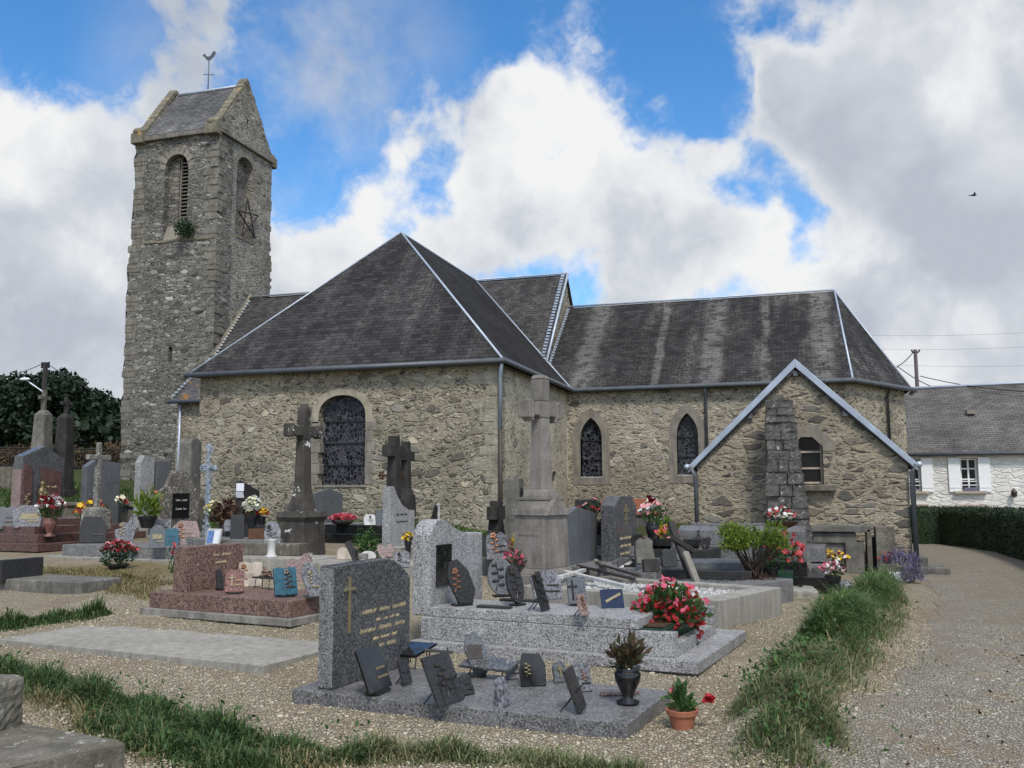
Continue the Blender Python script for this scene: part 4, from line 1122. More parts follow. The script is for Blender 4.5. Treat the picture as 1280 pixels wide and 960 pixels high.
# ---------------------------------------------------------------- small memorials
def outline(shape, w, h):
    a = w / 2
    if shape == 'oval': return [(a * math.cos(t), h / 2 + h / 2 * math.sin(t)) for t in [2 * PI * i / 22 - PI / 2 for i in range(22)]]
    if shape == 'arch': return [(-a, 0), (a, 0)] + [(a * math.cos(PI * i / 8), h * .7 + h * .3 * math.sin(PI * i / 8)) for i in range(9)]
    if shape == 'house': return [(-a * .8, 0), (a * .95, 0), (a, h * .45), (a * .7, h * .96), (-a * .45, h), (-a, h * .72)]
    if shape == 'clip': return [(-a * .92, .0), (a, 0), (a, h * .62), (a * .55, h * .97), (-a * .75, h), (-a, h * .5)]
    if shape == 'flame': return [(-a * .25, 0), (a * .75, 0), (a, h * .3), (a * .55, h * .75), (-a * .2, h), (-a * .8, h * .93), (-a, h * .6), (-a * .6, h * .25)]
    if shape == 'rough': return [(-a * .95, 0), (a * .9, 0), (a, h * .3), (a * .86, h * .62), (a * .95, h * .85), (a * .4, h), (a * .05, h * .9), (-a * .4, h * .98), (-a * .85, h * .85), (-a, h * .5)]
    if shape == 'star': return [(-a * .75, 0), (a * .95, 0), (a * .55, h * .28), (a * .8, h * .62), (a * .45, h * .7), (a * .35, h), (a * .0, h * .75), (-a * .35, h * .8), (-a * .45, h * .6), (-a, h * .55), (-a * .9, h * .25)]
    if shape == 'book': return [(-a, .02 * h), (-a * .1, 0), (0, .04 * h), (a * .1, 0), (a, .02 * h), (a, h * .96), (a * .4, h), (0, h * .93), (-a * .4, h), (-a, h * .96)]
    if shape == 'heart': return [(0, 0), (a * .7, h * .4), (a, h * .7), (a * .75, h * .97), (a * .3, h * .97), (0, h * .82), (-a * .3, h * .97), (-a * .75, h * .97), (-a, h * .7), (-a * .7, h * .4)]
    if shape == 'double': return [(-a, 0), (a, 0), (a, h * .75)] + [(a * .5 + a * .5 * math.cos(PI * i / 6), h * .72 + h * .28 * math.sin(PI * i / 6)) for i in range(7)] + [(-a * .5 + a * .5 * math.cos(PI * i / 6), h * .6 + h * .22 * math.sin(PI * i / 6)) for i in range(7)]
    return [(-a, 0), (a, 0), (a, h), (-a, h)]


def sprig(h, seed=0, bloom=False):
    """a raised metal branch with leaves, in the y-z plane"""
    rs = random.Random(seed); mb = MB()
    mb.tube([(0, -.1 * h, 0), (0, .04 * h, h * .4), (.0, -.05 * h, h)], h * .025, 5)
    for k in range(6):
        z = h * (.15 + .14 * k); s = -1 if k % 2 else 1
        mb.ball((.004, s * h * .13, z + .05 * h), (h * .03, h * .13, h * .06), n=6, m=4)
    if bloom:
        for k in range(5): mb.ball((.01, h * .1 * math.cos(k * 1.257) - .05 * h, h + h * .1 * math.sin(k * 1.257)), (h * .04, h * .09, h * .09), n=6, m=4)
    return mb


def plaque(px, py, wpx, hpx, z, head, shape, mat, label, lean=14, base='block', emblem=None, bars=0, t=.03, emat='bronze', eh=.55, ey=-.18, group=None, name='memorial_plaque', roll=0):
    """a memorial plaque standing at a photo pixel on the plane z, facing the compass heading (degrees from +X)"""
    p = atZ(px, py, z) if z is not None else G(px, py)
    k = mpp(p); h = hpx * k / (math.cos(math.radians(lean)) if lean < 45 else 1.0); hd = math.radians(head)
    cam = math.atan2(-p.y, -p.x); fs = abs(math.cos(hd - cam)); w = max(.06, .84 * (wpx * k - t * abs(math.sin(hd - cam))) / max(.42, fs)); h *= .94
    root = T(name, label, 'memorial plaque', p, hd, group)
    lift = 0.0
    if base == 'block':
        lift = .022; MB().box((-.01, 0, .011), (max(.10, t * 3), w * .62, .022)).build('base', M['black'] if mat is not M['grey_marble'] else M['dark_grey'], root, bevel=.003)
    elif base == 'legs':
        lift = .012; mb = MB()
        for s in (-1, 1): mb.tube([(0, s * w * .25, h * .55), (-h * .45, s * w * .3, 0)], .005, 5); mb.tube([(-h * .12, s * w * .25, h * .5), (.02, s * w * .27, .004)], .005, 5)
        mb.build('stand', M['iron'], root)
    elif base == 'foot':
        lift = .0; MB().prism([(-w * .3, 0), (w * .3, 0), (w * .2, h * .5), (-w * .2, h * .5)], -t * 1.6, -t * .4).build('foot', mat, root)
    pl = MB().prism(outline(shape, w, h), -t, 0).build('plate', mat, root, bevel=.004)
    pl.location = (.02, 0, lift); pl.rotation_euler = (math.radians(roll), -math.radians(lean), 0)
    if emblem:
        if emblem in ('sprig', 'rose'):
            e = sprig(h * eh, hash(label) % 99, emblem == 'rose').build('emblem', M[emat], pl)
        elif emblem == 'photo':
            e = MB().box((0, 0, h * eh / 2), (.008, w * .62, h * eh)).build('emblem', M[emat], pl)
        elif emblem == 'cross':
            e = MB().box((0, 0, h * eh / 2), (.012, .016, h * eh)).box((.001, 0, h * eh * .7), (.012, h * eh * .55, .016)).build('emblem', M[emat], pl)
        elif emblem == 'band':
            e = MB().box((0, 0, h * .2), (.006, w * .75, h * .13), M=Matrix.Translation((0, 0, h * .12)) @ Matrix.Rotation(.45, 4, 'X')).build('emblem', M[emat], pl)
        e.location = (.003, w * ey, h * (.5 - eh * .5))
    for i in range(bars):
        MB().box((.004, w * .2, h * (.28 + .2 * i)), (.012, w * (.42 - .06 * (i % 2)), h * .055)).build('name_bar', M[{'gold': 'dull_brass'}.get(emat, 'bronze')], pl, bevel=.003)
    return root


def flowers(name, label, cat, px, py, z, wpx, hpx, cols, vessel=None, leafm='leaf', nleaf=260, nfl=26, fs=.045, ls=.085, vh=.35, vmat=None, up=.55, spread=1.0, aspect=.42, group=None, petals=5, pos=None, low=-.35):
    """a planted pot, bowl or bunch: the whole is wpx by hpx photo pixels, the vessel takes the share vh of the height"""
    p = pos if pos is not None else (atZ(px, py, z) if z is not None else G(px, py)); k = mpp(p); W, Hh = wpx * k, hpx * k
    root = T(name, label, cat, p, 0, group); hv = Hh * vh
    if vessel == 'pot': MB().lathe([(W * .20, 0), (W * .28, hv * .72), (W * .31, hv * .72), (W * .33, hv), (W * .29, hv), (W * .27, hv * .86)], n=22).build('pot', vmat, root, smooth=False, bevel=.003)
    elif vessel == 'vase': MB().lathe([(W * .20, 0), (W * .22, hv * .06), (W * .09, hv * .14), (W * .13, hv * .3), (W * .23, hv * .62), (W * .25, hv * .82), (W * .20, hv * .9), (W * .25, hv), (W * .2, hv * .98)], n=22).build('vase', vmat, root, smooth=True)
    elif vessel == 'bowl': MB().lathe([(W * .22, 0), (W * .38, hv * .5), (W * .46, hv), (W * .4, hv * .9)], n=22).build('bowl', vmat, root, smooth=True)
    elif vessel == 'trough': MB().box((0, 0, hv / 2), (W * .8, .16, hv), taper=1.12).build('trough', vmat, root, bevel=.006)
    fs *= .8; nfl = int(nfl * 1.4)
    rz = (Hh - hv) / 2 * 1.05; c = (0, 0, hv + rz * .8)
    nl = dome(nleaf, W / 2 * spread, W / 2 * spread * .9, rz, c, .1, -.95)
    d = nl - np.array((0, 0, hv)); d /= np.linalg.norm(d, axis=1)[:, None] + 1e-6
    leaves('foliage', nl - d * ls * .5, ls, M[leafm], root, aspect, dirs=d)
    for i, (cn, share) in enumerate(cols):
        f = dome(max(3, int(nfl * share)), W / 2 * spread, W / 2 * spread * .95, rz * 1.04, c, .78, low)
        blooms('blossom', f, fs, M['fl_' + cn], root, petals, up=up)
    mb = MB()
    for i in range(9):
        a = nl[i * 7 % len(nl)]; mb.tube([(a[0] * .12, a[1] * .12, hv * .7), (a[0] * .5, a[1] * .5, (hv + a[2]) / 2), tuple(a)], [.006, .005, .003], 4)
    mb.build('stem', M['leaf'], root)
    return root


def stone_cross(root, mat, base, ped, shaft, arms, top, tilt=0.0):
    pass


# ================================================================ FRONT ROW
# -- grey granite grave nearest the camera
c, rz, L, W = quad((365, 861), (784, 905), .10, 1.06)
print('front', L, W)
fg = T('grave', 'polished grey granite grave with gilt cross and script, nearest in the foreground', 'grave', c, rz)
MB().box((0, 0, .03), (L, W, .14)).build('slab', M['grey_slab'], fg, bevel=.008)
sp = stone_dims(397, 415, 512, 863, 708, .10, rz); print('hs1', sp)
hs1 = headstone(fg, fg, sp, 'fall', M['grey_polish'])
t, w, h = sp[1:]
MB().box((0, -w / 2 + .0, h * .5), (t * .98, .004, h * .97)).build('rough_edge', M['grey'], hs1)
gilt_cross(hs1, t / 2 + .004, -w * .32, h * .66, .145, .42, M['gold'])
for k, (a, b, z) in enumerate(((-.16, .44, .55), (.02, .34, .47), (-.18, .42, .39), (-.02, .3, .31), (.02, .3, .235), (-.14, .1, .13))):
    squiggle(hs1, t / 2 + .002, a * w, b * w, z * h, .055 if k % 2 == 0 else .04, M['gold'], .0025, k)
Z1 = .105
plaque(474, 866, 36, 54, Z1, -4, 'rect', M['black'], 'black plaque with two gilt bars tilted on a black foot, nearest the foreground headstone', 22, 'block', None, 2, .02, 'gold')
plaque(563, 880, 42, 60, Z1, -14, 'rect', M['dark_grey'], 'dark plaque with raised metal leaves propped on a wire stand at the near edge', 26, 'legs', 'sprig', 0, .02, 'bronze', .7, 0)
plaque(597, 845, 38, 54, Z1, -58, 'flame', M['grey_blue'], 'grey flame shaped plaque with an oval portrait in the middle of the front slab', 16, 'block', 'photo', 1, .035, 'bronze', .32, -.1)
plaque(666, 857, 40, 42, Z1, -62, 'clip', M['black'], 'shiny black plaque with a small gilt flower, clipped upper corners', 10, 'foot', 'sprig', 0, .03, 'gold', .42, -.2)
plaque(632, 881, 18, 36, Z1, -10, 'rough', M['grey_marble'], 'narrow grey stone plaque seen almost edge on at the near rim of the front slab', 14, 'foot', None, 0, .05)
plaque(727, 864, 34, 38, Z1, -55, 'rough', M['grey_marble'], 'rough mottled grey plaque with a broken top behind the leaning one', 12, 'foot', 'sprig', 1, .03, 'copper', .4, .1)
plaque(726, 888, 26, 52, Z1, 2, 'rect', M['dark_grey'], 'tall thin slate plaque leaning on its strut near the black vase', 20, 'legs', None, 0, .028)
for i_, (px, py, lx, ly, hz_, rz_, tl_, lb_) in enumerate(((516, 832, .36, .24, .13, -.5, .32, 'black tablet lying tilted on low wire legs right of the black plaque'), (612, 846, .46, .20, .10, -.25, .25, 'long dark tablet lying tilted near the middle of the front slab'), (548, 838, .24, .16, .15, .3, -.2, 'small dark tablet resting across the black one on the front slab'))):
    q = T('flat_tablet', lb_, 'memorial plaque', atZ(px, py, Z1), rz_)
    MB().box((0, 0, 0), (lx, ly, .022), M=Matrix.Translation((0, 0, hz_)) @ Matrix.Rotation(tl_, 4, 'X') @ Matrix.Rotation(.08 * (i_ - 1), 4, 'Y')).build('plate', M['black'] if i_ != 1 else M['grey_polish'], q, bevel=.004)
    mb = MB()
    for sx in (-1, 1): mb.tube([(sx * lx * .3, ly * .2, hz_ + .02), (sx * lx * .34, ly * .3, 0)], .005, 5); mb.tube([(sx * lx * .3, -ly * .2, hz_ - .02), (sx * lx * .34, -ly * .3, 0)], .005, 5)
    mb.build('stand', M['iron'], q)
p = atZ(425, 838, Z1); MB_ = T('flat_tablet', 'brown flat tablet lying against the foot of the gilt cross headstone', 'memorial plaque', p + Vector((.06, .05, 0)), .2)
MB().box((0, 0, .02), (.34, .2, .025)).build('plate', M['rust'], MB_, bevel=.004); MB().box((.02, 0, .04), (.2, .03, .01)).build('name_bar', M['bronze'], MB_)
plaque(508, 856, 16, 30, Z1, -20, 'rect', M['dark_grey'], 'small dark tablet turned almost edge on beside the black plaque', 20, 'legs', None, 0, .02)
plaque(641, 848, 22, 26, Z1, -55, 'rough', M['grey_marble'], 'little pale veined plaque between the flame plaque and the clipped black one', 14, 'foot', None, 1, .03)
plaque(700, 852, 20, 26, Z1, -40, 'arch', M['grey_blue'], 'small arched blue grey plaque right of the clipped black one', 14, 'foot', 'cross', 0, .025, 'gold', .6, 0)
plaque(585, 868, 20, 24, Z1, -30, 'book', M['dark_grey'], 'little dark open book plaque in front of the flame plaque', 26, 'foot', None, 1, .025)
# black vase with a bronze-leaved succulent
flowers('vase_plant', 'black pedestal vase holding a bronze leaved succulent on the front slab', 'vase', 785, 879, Z1, 68, 86, [], 'vase', 'leaf_bronze', 150, 0, ls=.085, vh=.52, vmat=M['black'], aspect=.5, spread=.66)
p = atZ(768, 868, Z1); s_ = T('flat_tablet', 'small broken stone tablet lying behind the black vase', 'memorial plaque', p, .3)
MB().box((0, 0, .012), (.2, .08, .024)).box((.13, .02, .01), (.1, .05, .02), .5).build('plate', M['pink_stone'], s_, bevel=.004)
pot = flowers('potted_plant', 'terracotta pot with a straggly pink flowered plant on the gravel by the front slab', 'potted plant', 853, 911, None, 62, 58, [('pink', .5)], 'pot', 'leaf', 110, 6, .03, .07, .42, M['terracotta'], spread=.6)
k_ = mpp(pot.location); MB().tube([(.02, 0, .1), (.12, 0, .17), (34 * k_, -.02, 36 * k_)], [.005, .004, .003], 5).build('stem', M['leaf'], pot)
blooms('blossom', [(34 * k_ + random.gauss(0, .01), random.gauss(0, .01), 38 * k_ + random.gauss(0, .01)) for _ in range(7)], .035, M['fl_red'], pot)

# -- plain concrete slab
c, rz, L, W = quad((-3, 799), (330, 832), .07, 0, fr=(398, 802)); print('conc', L, W)
cs = T('concrete_slab', 'bare concrete grave slab without headstone lying in the gravel', 'grave slab', c, rz)
W = max(W, 1.1)
MB().box((0, 0, .015), (L, W, .11)).build('slab', M['concrete'], cs, bevel=.006)
MB().box((.03, 0, -.06), (L * .97, W * .95, .08)).build('footing', M['concrete_side'], cs)

# -- rough old tomb at the lower left corner
ot = T('old_tomb', 'rough lichened old tomb block cut by the lower left corner', 'grave', atZ(159, 926, .30) * 1.0, 0)
ot.location.z = 0
a, b, d = atZ(159, 926, .30), atZ(19, 900, .30), atZ(0, 958, .30)
ex = (b - a).normalized(); ey = (d - a).normalized(); P4 = [Vector((0, 0, 0)), ex * 1.7, ex * 1.7 + ey * 1.1, ey * 1.1]
mb = MB(); top = [(p.x, p.y, .30) for p in P4]; bot = [(p.x * 1.02, p.y * 1.02, -.05) for p in P4]
mb.add(top + bot, [(0, 1, 2, 3), (7, 6, 5, 4), (0, 4, 5, 1), (1, 5, 6, 2), (2, 6, 7, 3), (3, 7, 4, 0)])
mb.build('slab', M['mossy'], ot, bevel=.03, rough=.006, segs=3)
q = atZ(2, 918, .3) - ot.location
MB().box((q.x - .19, q.y + .06, .3 + .12), (.26, .3, .28)).build('headstone', M['mossy'], ot, bevel=.04, rough=.006, segs=3)

# -- big light granite grave
ZA, ZB, ZC = .13, .34, .43
c, rz, L, W = quad((514, 800), (873, 828), ZA, 0, fr=(932, 788)); print('big apron', L, W)
bg = T('grave', 'large light grey granite grave with wave topped headstone and dark portrait panel', 'grave', c, rz)
inv = bg.matrix_basis.inverted()
MB().box((0, 0, ZA - .05), (L, W, .10)).build('apron', M['grey_light'], bg, bevel=.008)
MB().box((0, 0, .02), (L - .08, W - .08, .15)).build('footing', M['concrete_side'], bg)
A1, A2 = atZ(512, 774, ZB), atZ(851, 787, ZB); A3 = atZ(893, 765, ZB)
a1, a2, a3 = inv @ A1, inv @ A2, inv @ A3
x0, x1, y0, y1 = a1.x, a2.x, (a1.y + a2.y) / 2, a3.y; y1 = max(y1, y0 + .85); print('big2', x1 - x0, y1 - y0)
px0 = (inv @ atZ(795, 785, ZB)).x
zc = (ZA + ZB) / 2
mb = MB().box(((x0 + px0) / 2, (y0 + y1) / 2, zc), (px0 - x0, y1 - y0, ZB - ZA))
mb.box(((px0 + x1) / 2, y0 + .06, zc - .002), (x1 - px0, .12, ZB - ZA - .004)).box(((px0 + x1) / 2, y1 - .06, zc + .03), (x1 - px0, .12, ZB - ZA + .06)).box((x1 - .05, (y0 + y1) / 2, ZA + .05), (.10, y1 - y0 - .25, .1))
mb.build('kerb', M['grey_light'], bg, bevel=.006)
S1, S2, S3 = inv @ atZ(537, 759, ZC), inv @ atZ(794, 776, ZC), inv @ atZ(822, 763, ZC)
ys1 = max(S3.y, S1.y + .75)
MB().box(((S1.x + S2.x) / 2, (S1.y + ys1) / 2, (ZB + ZC) / 2 + .003), (S2.x - S1.x, ys1 - S1.y, ZC - ZB)).build('slab', M['grey_light'], bg, bevel=.008)
sp = stone_dims(515, 537, 603, 770, 668, ZB + .003, rz); print('hs6', sp)
hs6 = headstone(bg, bg, sp, 'wave', M['grey_light'], .012)
t, w, h = sp[1:]
MB().box((t / 2 + .004, -w * .26, h * .60), (.016, w * .27, h * .52)).build('portrait_panel', M['black'], hs6, bevel=.003)
mb = MB()
for dz, r in ((.1, .035), (-.02, .05), (-.12, .04)): mb.ball((t / 2 + .008, -w * .25, h * .62 + dz), (.006, r * .7, r), n=10, m=6)
mb.build('portrait', M['dark_grey'], hs6)
Z6 = ZC + .004
plaque(578, 757, 42, 58, Z6, -40, 'flame', M['dark_grey'], 'dark brown flame shaped plaque standing before the portrait panel headstone', 10, 'block', 'rose', 0, .035, 'copper', .45, -.2)
plaque(627, 746, 40, 48, Z6, -55, 'oval', M['grey_blue'], 'pale oval plaque with a dark leafy branch, on the large light grave', 12, 'block', 'sprig', 0, .03, 'iron', .75, -.12)
plaque(648, 757, 26, 50, Z6, -25, 'oval', M['dark_grey'], 'dark oval plaque on a square black foot overlapping the pale oval one', 16, 'block', 'rose', 0, .03, 'bronze', .7, 0)
plaque(684, 749, 48, 38, Z6, -58, 'house', M['grey_marble'], 'streaky white and grey plaque with two dark name bars', 12, 'foot', 'rose', 2, .035, 'iron', .7, -.25)
plaque(681, 764, 14, 46, Z6, -12, 'rect', M['iron'], 'slim dark metal flower stem standing in front of the streaky plaque', 18, 'legs', 'rose', 0, .02, 'iron', .8, 0)
plaque(722, 757, 28, 34, Z6, -50, 'rect', M['grey_blue'], 'small grey plaque with a dark cross on a black foot, right of the streaky one', 12, 'block', 'cross', 0, .02, 'iron', .75, -.25)
plaque(730, 771, 14, 28, Z6, -20, 'rect', M['pink_stone'], 'tiny pinkish figure plaque with a wire rest near the slab edge', 16, 'legs', 'rose', 0, .025, 'copper', .6, 0)
plaque(766, 760, 34, 24, Z6, -62, 'rect', M['navy'], 'navy plaque with a gilt ribbon band, last on the right of the large light grave', 20, 'foot', 'band', 0, .02, 'gold', .5, .1)
for (px, py, lx, lb) in ((618, 760, .34, 'thin black tablet lying flat behind the oval plaques'), (655, 752, .5, 'long dark bar lying flat behind the slim metal stem')):
    q = T('flat_tablet', lb, 'memorial plaque', atZ(px, py, Z6), -.1)
    MB().box((0, 0, .012), (lx, .1, .022)).build('plate', M['dark_grey'], q, bevel=.004)
# green trough crammed with begonias
tp = bg.matrix_basis @ Vector((x1 - .1 - (x1 - px0 - .1) / 2, (y0 + y1) / 2 - .04, ZA + .01))
tq = T('flower_trough', 'green trough full of red and pink begonias at the end of the large light grave', 'planter', tp, rz)
tw = max(.25, x1 - px0 - .14); tl = max(.45, y1 - y0 - .3)
mb = MB().box((0, 0, .11), (tw * .8, tl * .95, .20), taper=1.12).box((0, 0, .2), (tw * .95, tl, .02)); mb.build('trough', M['plastic_green'], tq, bevel=.006)
MB().box((0, 0, .212), (tw * .8, tl * .9, .02)).build('soil', M['soil'], tq)
k_ = mpp(tp); rx, rzz = 42 * k_, 36 * k_
pts = dome(520, rx, .30, rzz, (0, 0, .27), .15, -.45); d = pts - np.array((0, 0, .1)); d /= np.linalg.norm(d, axis=1)[:, None]
leaves('foliage', pts - d * .05, .095, M['leaf'], tq, .5, dirs=d)
blooms('blossom', dome(150, rx, .32, rzz * 1.02, (0, 0, .27), .85, -.5), .028, M['fl_red'], tq, up=.1)
blooms('blossom', dome(130, rx * .95, .3, rzz * .75, (0, -.04, .2), .9, -.6), .028, M['fl_dark_red'], tq, up=.0)
blooms('blossom', dome(62, rx * 1.08, .32, rzz * 1.1, (0, 0, .28), .92, .1), .03, M['fl_pink'], tq, up=.1)
q = T('fallen_petal', 'reddish fallen leaf curled on the granite apron below the begonias', 'leaf', tp + Vector((.16, -.2, 0)))
q.location = atZ(869, 806, ZA + .002)
leaves('blade', RNG.normal(0, .02, (5, 3)) * np.array([1.5, 1, 0]) + np.array([0, 0, .012]), .06, M['leaf_red'], q, .6)

# -- pink granite grave
zp = terr(*(G(190, 760).xy)) + .24
c, rz, L, W = quad((187.5, 740), (396, 754), zp, 1.0, 2.15); print('pink', c, rz, L, W)
c.z = zp - .24
pg = T('grave', 'pink speckled granite grave with a plain rectangular headstone', 'grave', c, rz)
MB().box((0, 0, .15), (L, W, .18)).build('slab', M['pink'], pg, bevel=.008)
MB().box((.0, 0, .02), (L + .16, W + .14, .08)).build('footing', M['concrete_side'], pg, bevel=.008)
sp = stone_dims(216, 232, 303, 740.5, 684, zp, rz); print('hsp', sp)
hp = headstone(pg, pg, sp, 'rect', M['pink'], .008); t, w, h = sp[1:]
squiggle(hp, t / 2 + .003, -w * .06, w * .26, h * .74, .055, M['gold'], .004, 21); squiggle(hp, t / 2 + .003, -w * .02, w * .22, h * .57, .045, M['gold'], .004, 22)
plaque(293, 742, 28, 30, zp, -58, 'rough', M['red_stone'], 'reddish brown stone plaque with a metal flower, nearest the pink headstone', 16, 'block', 'cross', 2, .06, 'gold', .5, -.15)
plaque(275, 738, 10, 26, zp, -20, 'arch', M['dark_grey'], 'dark narrow plaque tucked behind the reddish brown one', 12, 'block', None, 0, .03)
plaque(312, 733, 34, 32, zp, -60, 'book', M['beige_stone'], 'cream open book plaque with a brown rose on the pink grave', 20, 'foot', 'rose', 0, .04, 'copper', .6, -.25)
plaque(358, 746, 34, 36, zp, -42, 'book', M['blue_glaze'], 'turquoise glazed open book plaque on the pink grave', 20, 'block', 'rose', 1, .05, 'bronze', .6, .1)
plaque(374, 726, 38, 36, zp, -60, 'double', M['pink_stone'], 'rosy twin lobed plaque standing at the back of the pink grave', 8, 'foot', None, 0, .05)
plaque(390, 748, 30, 46, zp, -50, 'flame', M['grey_marble'], 'grey plaque with a gilt flower partly hidden by the foreground headstone', 12, 'block', 'rose', 1, .04, 'gold', .35, -.1)
q = T('flower_stand', 'low wire stand carrying a flat tablet with dried flowers on the pink grave', 'stand', atZ(332, 736, zp), -.3)
mb = MB()
for sx in (-1, 1):
    for sy in (-1, 1): mb.tube([(sx * .12, sy * .05, .13), (sx * .13, sy * .06, 0)], .005, 5)
mb.build('leg', M['iron'], q); MB().box((0, 0, .135), (.34, .14, .018)).build('tablet', M['dark_grey'], q, bevel=.003)
leaves('foliage', dome(50, .1, .06, .09, (0, 0, .15), .1, 0), .05, M['leaf_brown'], q); blooms('blossom', dome(9, .09, .05, .09, (0, 0, .16), .6, 0), .022, M['fl_light_pink'], q)

# -- tall stone cross with its gravel bed
zk = .36
c, rz, L, W = quad((650, 732), (899, 751), zk, 0, fr=(929, 731)); print('kerb7', c, L, W); W = max(W, 1.1)
kg = T('grave', 'tall pale stone cross on a panelled pedestal over a white gravel bed', 'grave', c, rz)
inv = kg.matrix_basis.inverted(); mb = MB()
for (x, y, dx, dy) in ((0, -W / 2 + .1, L, .2), (0, W / 2 - .1, L, .2), (L / 2 - .14, 0, .28, W - .404), (-L / 2 + .1, 0, .2, W - .404)): mb.box((x, y, .15), (dx, dy, zk + .06))
mb.build('kerb', M['concrete'], kg, bevel=.01)
n = 2600; gp = np.stack([RNG.uniform(-L / 2 + .2, L / 2 - .28, n), RNG.uniform(-W / 2 + .2, W / 2 - .2, n), RNG.uniform(zk - .10, zk - .06, n)], 1)
MB().box((0, 0, .12), (L - .4, W - .4, .34)).build('gravel_bed', M['gravel'], kg)
ang = RNG.normal(size=(n, 8, 3)) * .007
cube = np.array([(-1, -1, -1), (1, -1, -1), (1, 1, -1), (-1, 1, -1), (-1, -1, 1), (1, -1, 1), (1, 1, 1), (-1, 1, 1)]) * .018
bed = np_mesh('pebbles', gp[:, None, :] + cube[None] + ang, [(3, 2, 1, 0), (4, 5, 6, 7), (0, 1, 5, 4), (1, 2, 6, 5), (2, 3, 7, 6), (3, 0, 4, 7)], M['white_stone'], kg); bed['kind'] = 'stuff'
P = atZ(690, 734, zk - .1); cc = inv @ Vector((P.x - .22, P.y + .28, 0)); print('tallcross', P, mpp(P))
k_ = mpp(P); H_ = lambda y: atY(672, y, P.y + .25).z
CM = M['cross_stone']; ct = (cc.x, cc.y)
hz = [zk - .12, H_(716), H_(712), H_(644), H_(636), H_(625), H_(612)]
mb = MB().frustum(hz[0], hz[1], (.36, .40), (.36, .40), ct).frustum(hz[1], hz[2] + .03, (.30, .34), (.27, .31), ct)
mb.frustum(hz[2] + .03, hz[3], (.262, .30), (.245, .285), ct)
mb.build('pedestal', CM, kg, bevel=.012)
mb = MB().frustum(hz[3], hz[4], (.275, .315), (.275, .315), ct).frustum(hz[4] + .0, hz[5], (.235, .275), (.20, .235), ct).frustum(hz[5], hz[5] + .04, (.215, .25), (.215, .25), ct).frustum(hz[5] + .04, hz[6], (.18, .2), (.15, .165), ct)
for s in (1,): mb.prism([(cc.y - .30, hz[3]), (cc.y + .30, hz[3]), (cc.y, hz[5] + .06)], cc.x + .18, cc.x + .285)
mb.build('pedestal_cap', CM, kg, bevel=.01)
MB().box((cc.x, cc.y - .286, (hz[2] + hz[3]) / 2 + .12), (.36, .02, .04)).build('panel_moulding', CM, kg, bevel=.004)
top = H_(469); arm = (H_(502) + H_(523)) / 2; ah = (H_(502) - H_(523)) / 2
mb = MB().frustum(hz[6] - .02, arm - ah, (.112, .12), (.09, .10), ct).frustum(arm - ah, arm + ah, (.094, .11), (.094, .11), ct).frustum(arm + ah, top - .06, (.09, .10), (.094, .105), ct).frustum(top - .06, top, (.102, .115), (.07, .085), ct)
mb.build('cross_shaft', CM, kg, bevel=.022)
mb = MB().box((cc.x, cc.y, arm), (.17, .56, ah * 1.5))
for s in (-1, 1):
    mb.box((cc.x, cc.y + s * .32, arm), (.20, .11, ah * 2.1)); mb.prism([(cc.y + s * .26, arm - ah * 1.5), (cc.y + s * .365, arm - ah * .9), (cc.y + s * .365, arm), (cc.y + s * .26, arm)][::s], cc.x - .09, cc.x + .09)
mb.build('cross_arm', CM, kg, bevel=.018)

# fallen crosses and boards lying on the white gravel bed
def stick(name, label, cat, pts, r, mat, extra=None, flat=None):
    o = Vector(pts[0]); root = T(name, label, cat, o)
    mb = MB()
    a, b = Vector(pts[0]) - o, Vector(pts[-1]) - o; d = (b - a)
    m = Matrix.Translation((a + b) / 2) @ d.to_track_quat('X', 'Z').to_matrix().to_4x4()
    mb.box((0, 0, 0), (d.length, r * 2, r * (1.2 if flat is None else flat)), M=m)
    if extra:
        for e0, e1 in extra:
            e0, e1 = Vector(e0) - o, Vector(e1) - o; d = e1 - e0
            mb.box((0, 0, 0), (d.length, r * 2, r * 1.3), M=Matrix.Translation((e0 + e1) / 2 + Vector((0, 0, .003))) @ d.to_track_quat('X', 'Z').to_matrix().to_4x4())
    mb.build('shaft', mat, root, bevel=.006); return root


zg = zk + .02
stick('fallen_cross', 'pale weathered cross lying across the white gravel bed beside the pedestal', 'cross', [atZ(703, 714, zg + .06), atZ(783, 733, zg)], .036, M['white_stone'], [(atZ(700, 722, zg + .05), atZ(730, 713, zg + .05))])
stick('wooden_board', 'dark weathered board lying behind the fallen pale cross', 'board', [atZ(722, 707, zg + .1), atZ(793, 724, zg)], .026, M['dark_wood'])
stick('wooden_board', 'second dark board resting crosswise on the first behind the pale cross', 'board', [atZ(745, 704, zg + .14), atZ(800, 720, zg + .04)], .022, M['dark_wood'])
stick('wooden_board', 'short grey stick leaning on the board pile near the bluish headstone', 'board', [atZ(745, 700, zg + .25), atZ(756, 713, zg)], .025, M['wood'])
plaque(786, 718, 30, 22, zg, -60, 'rough', M['dark_grey'], 'dark grey plaque with a pale stripe propped behind the fallen pale cross', 28, 'foot', 'band', 0, .05, 'white_stone', .5, 0)

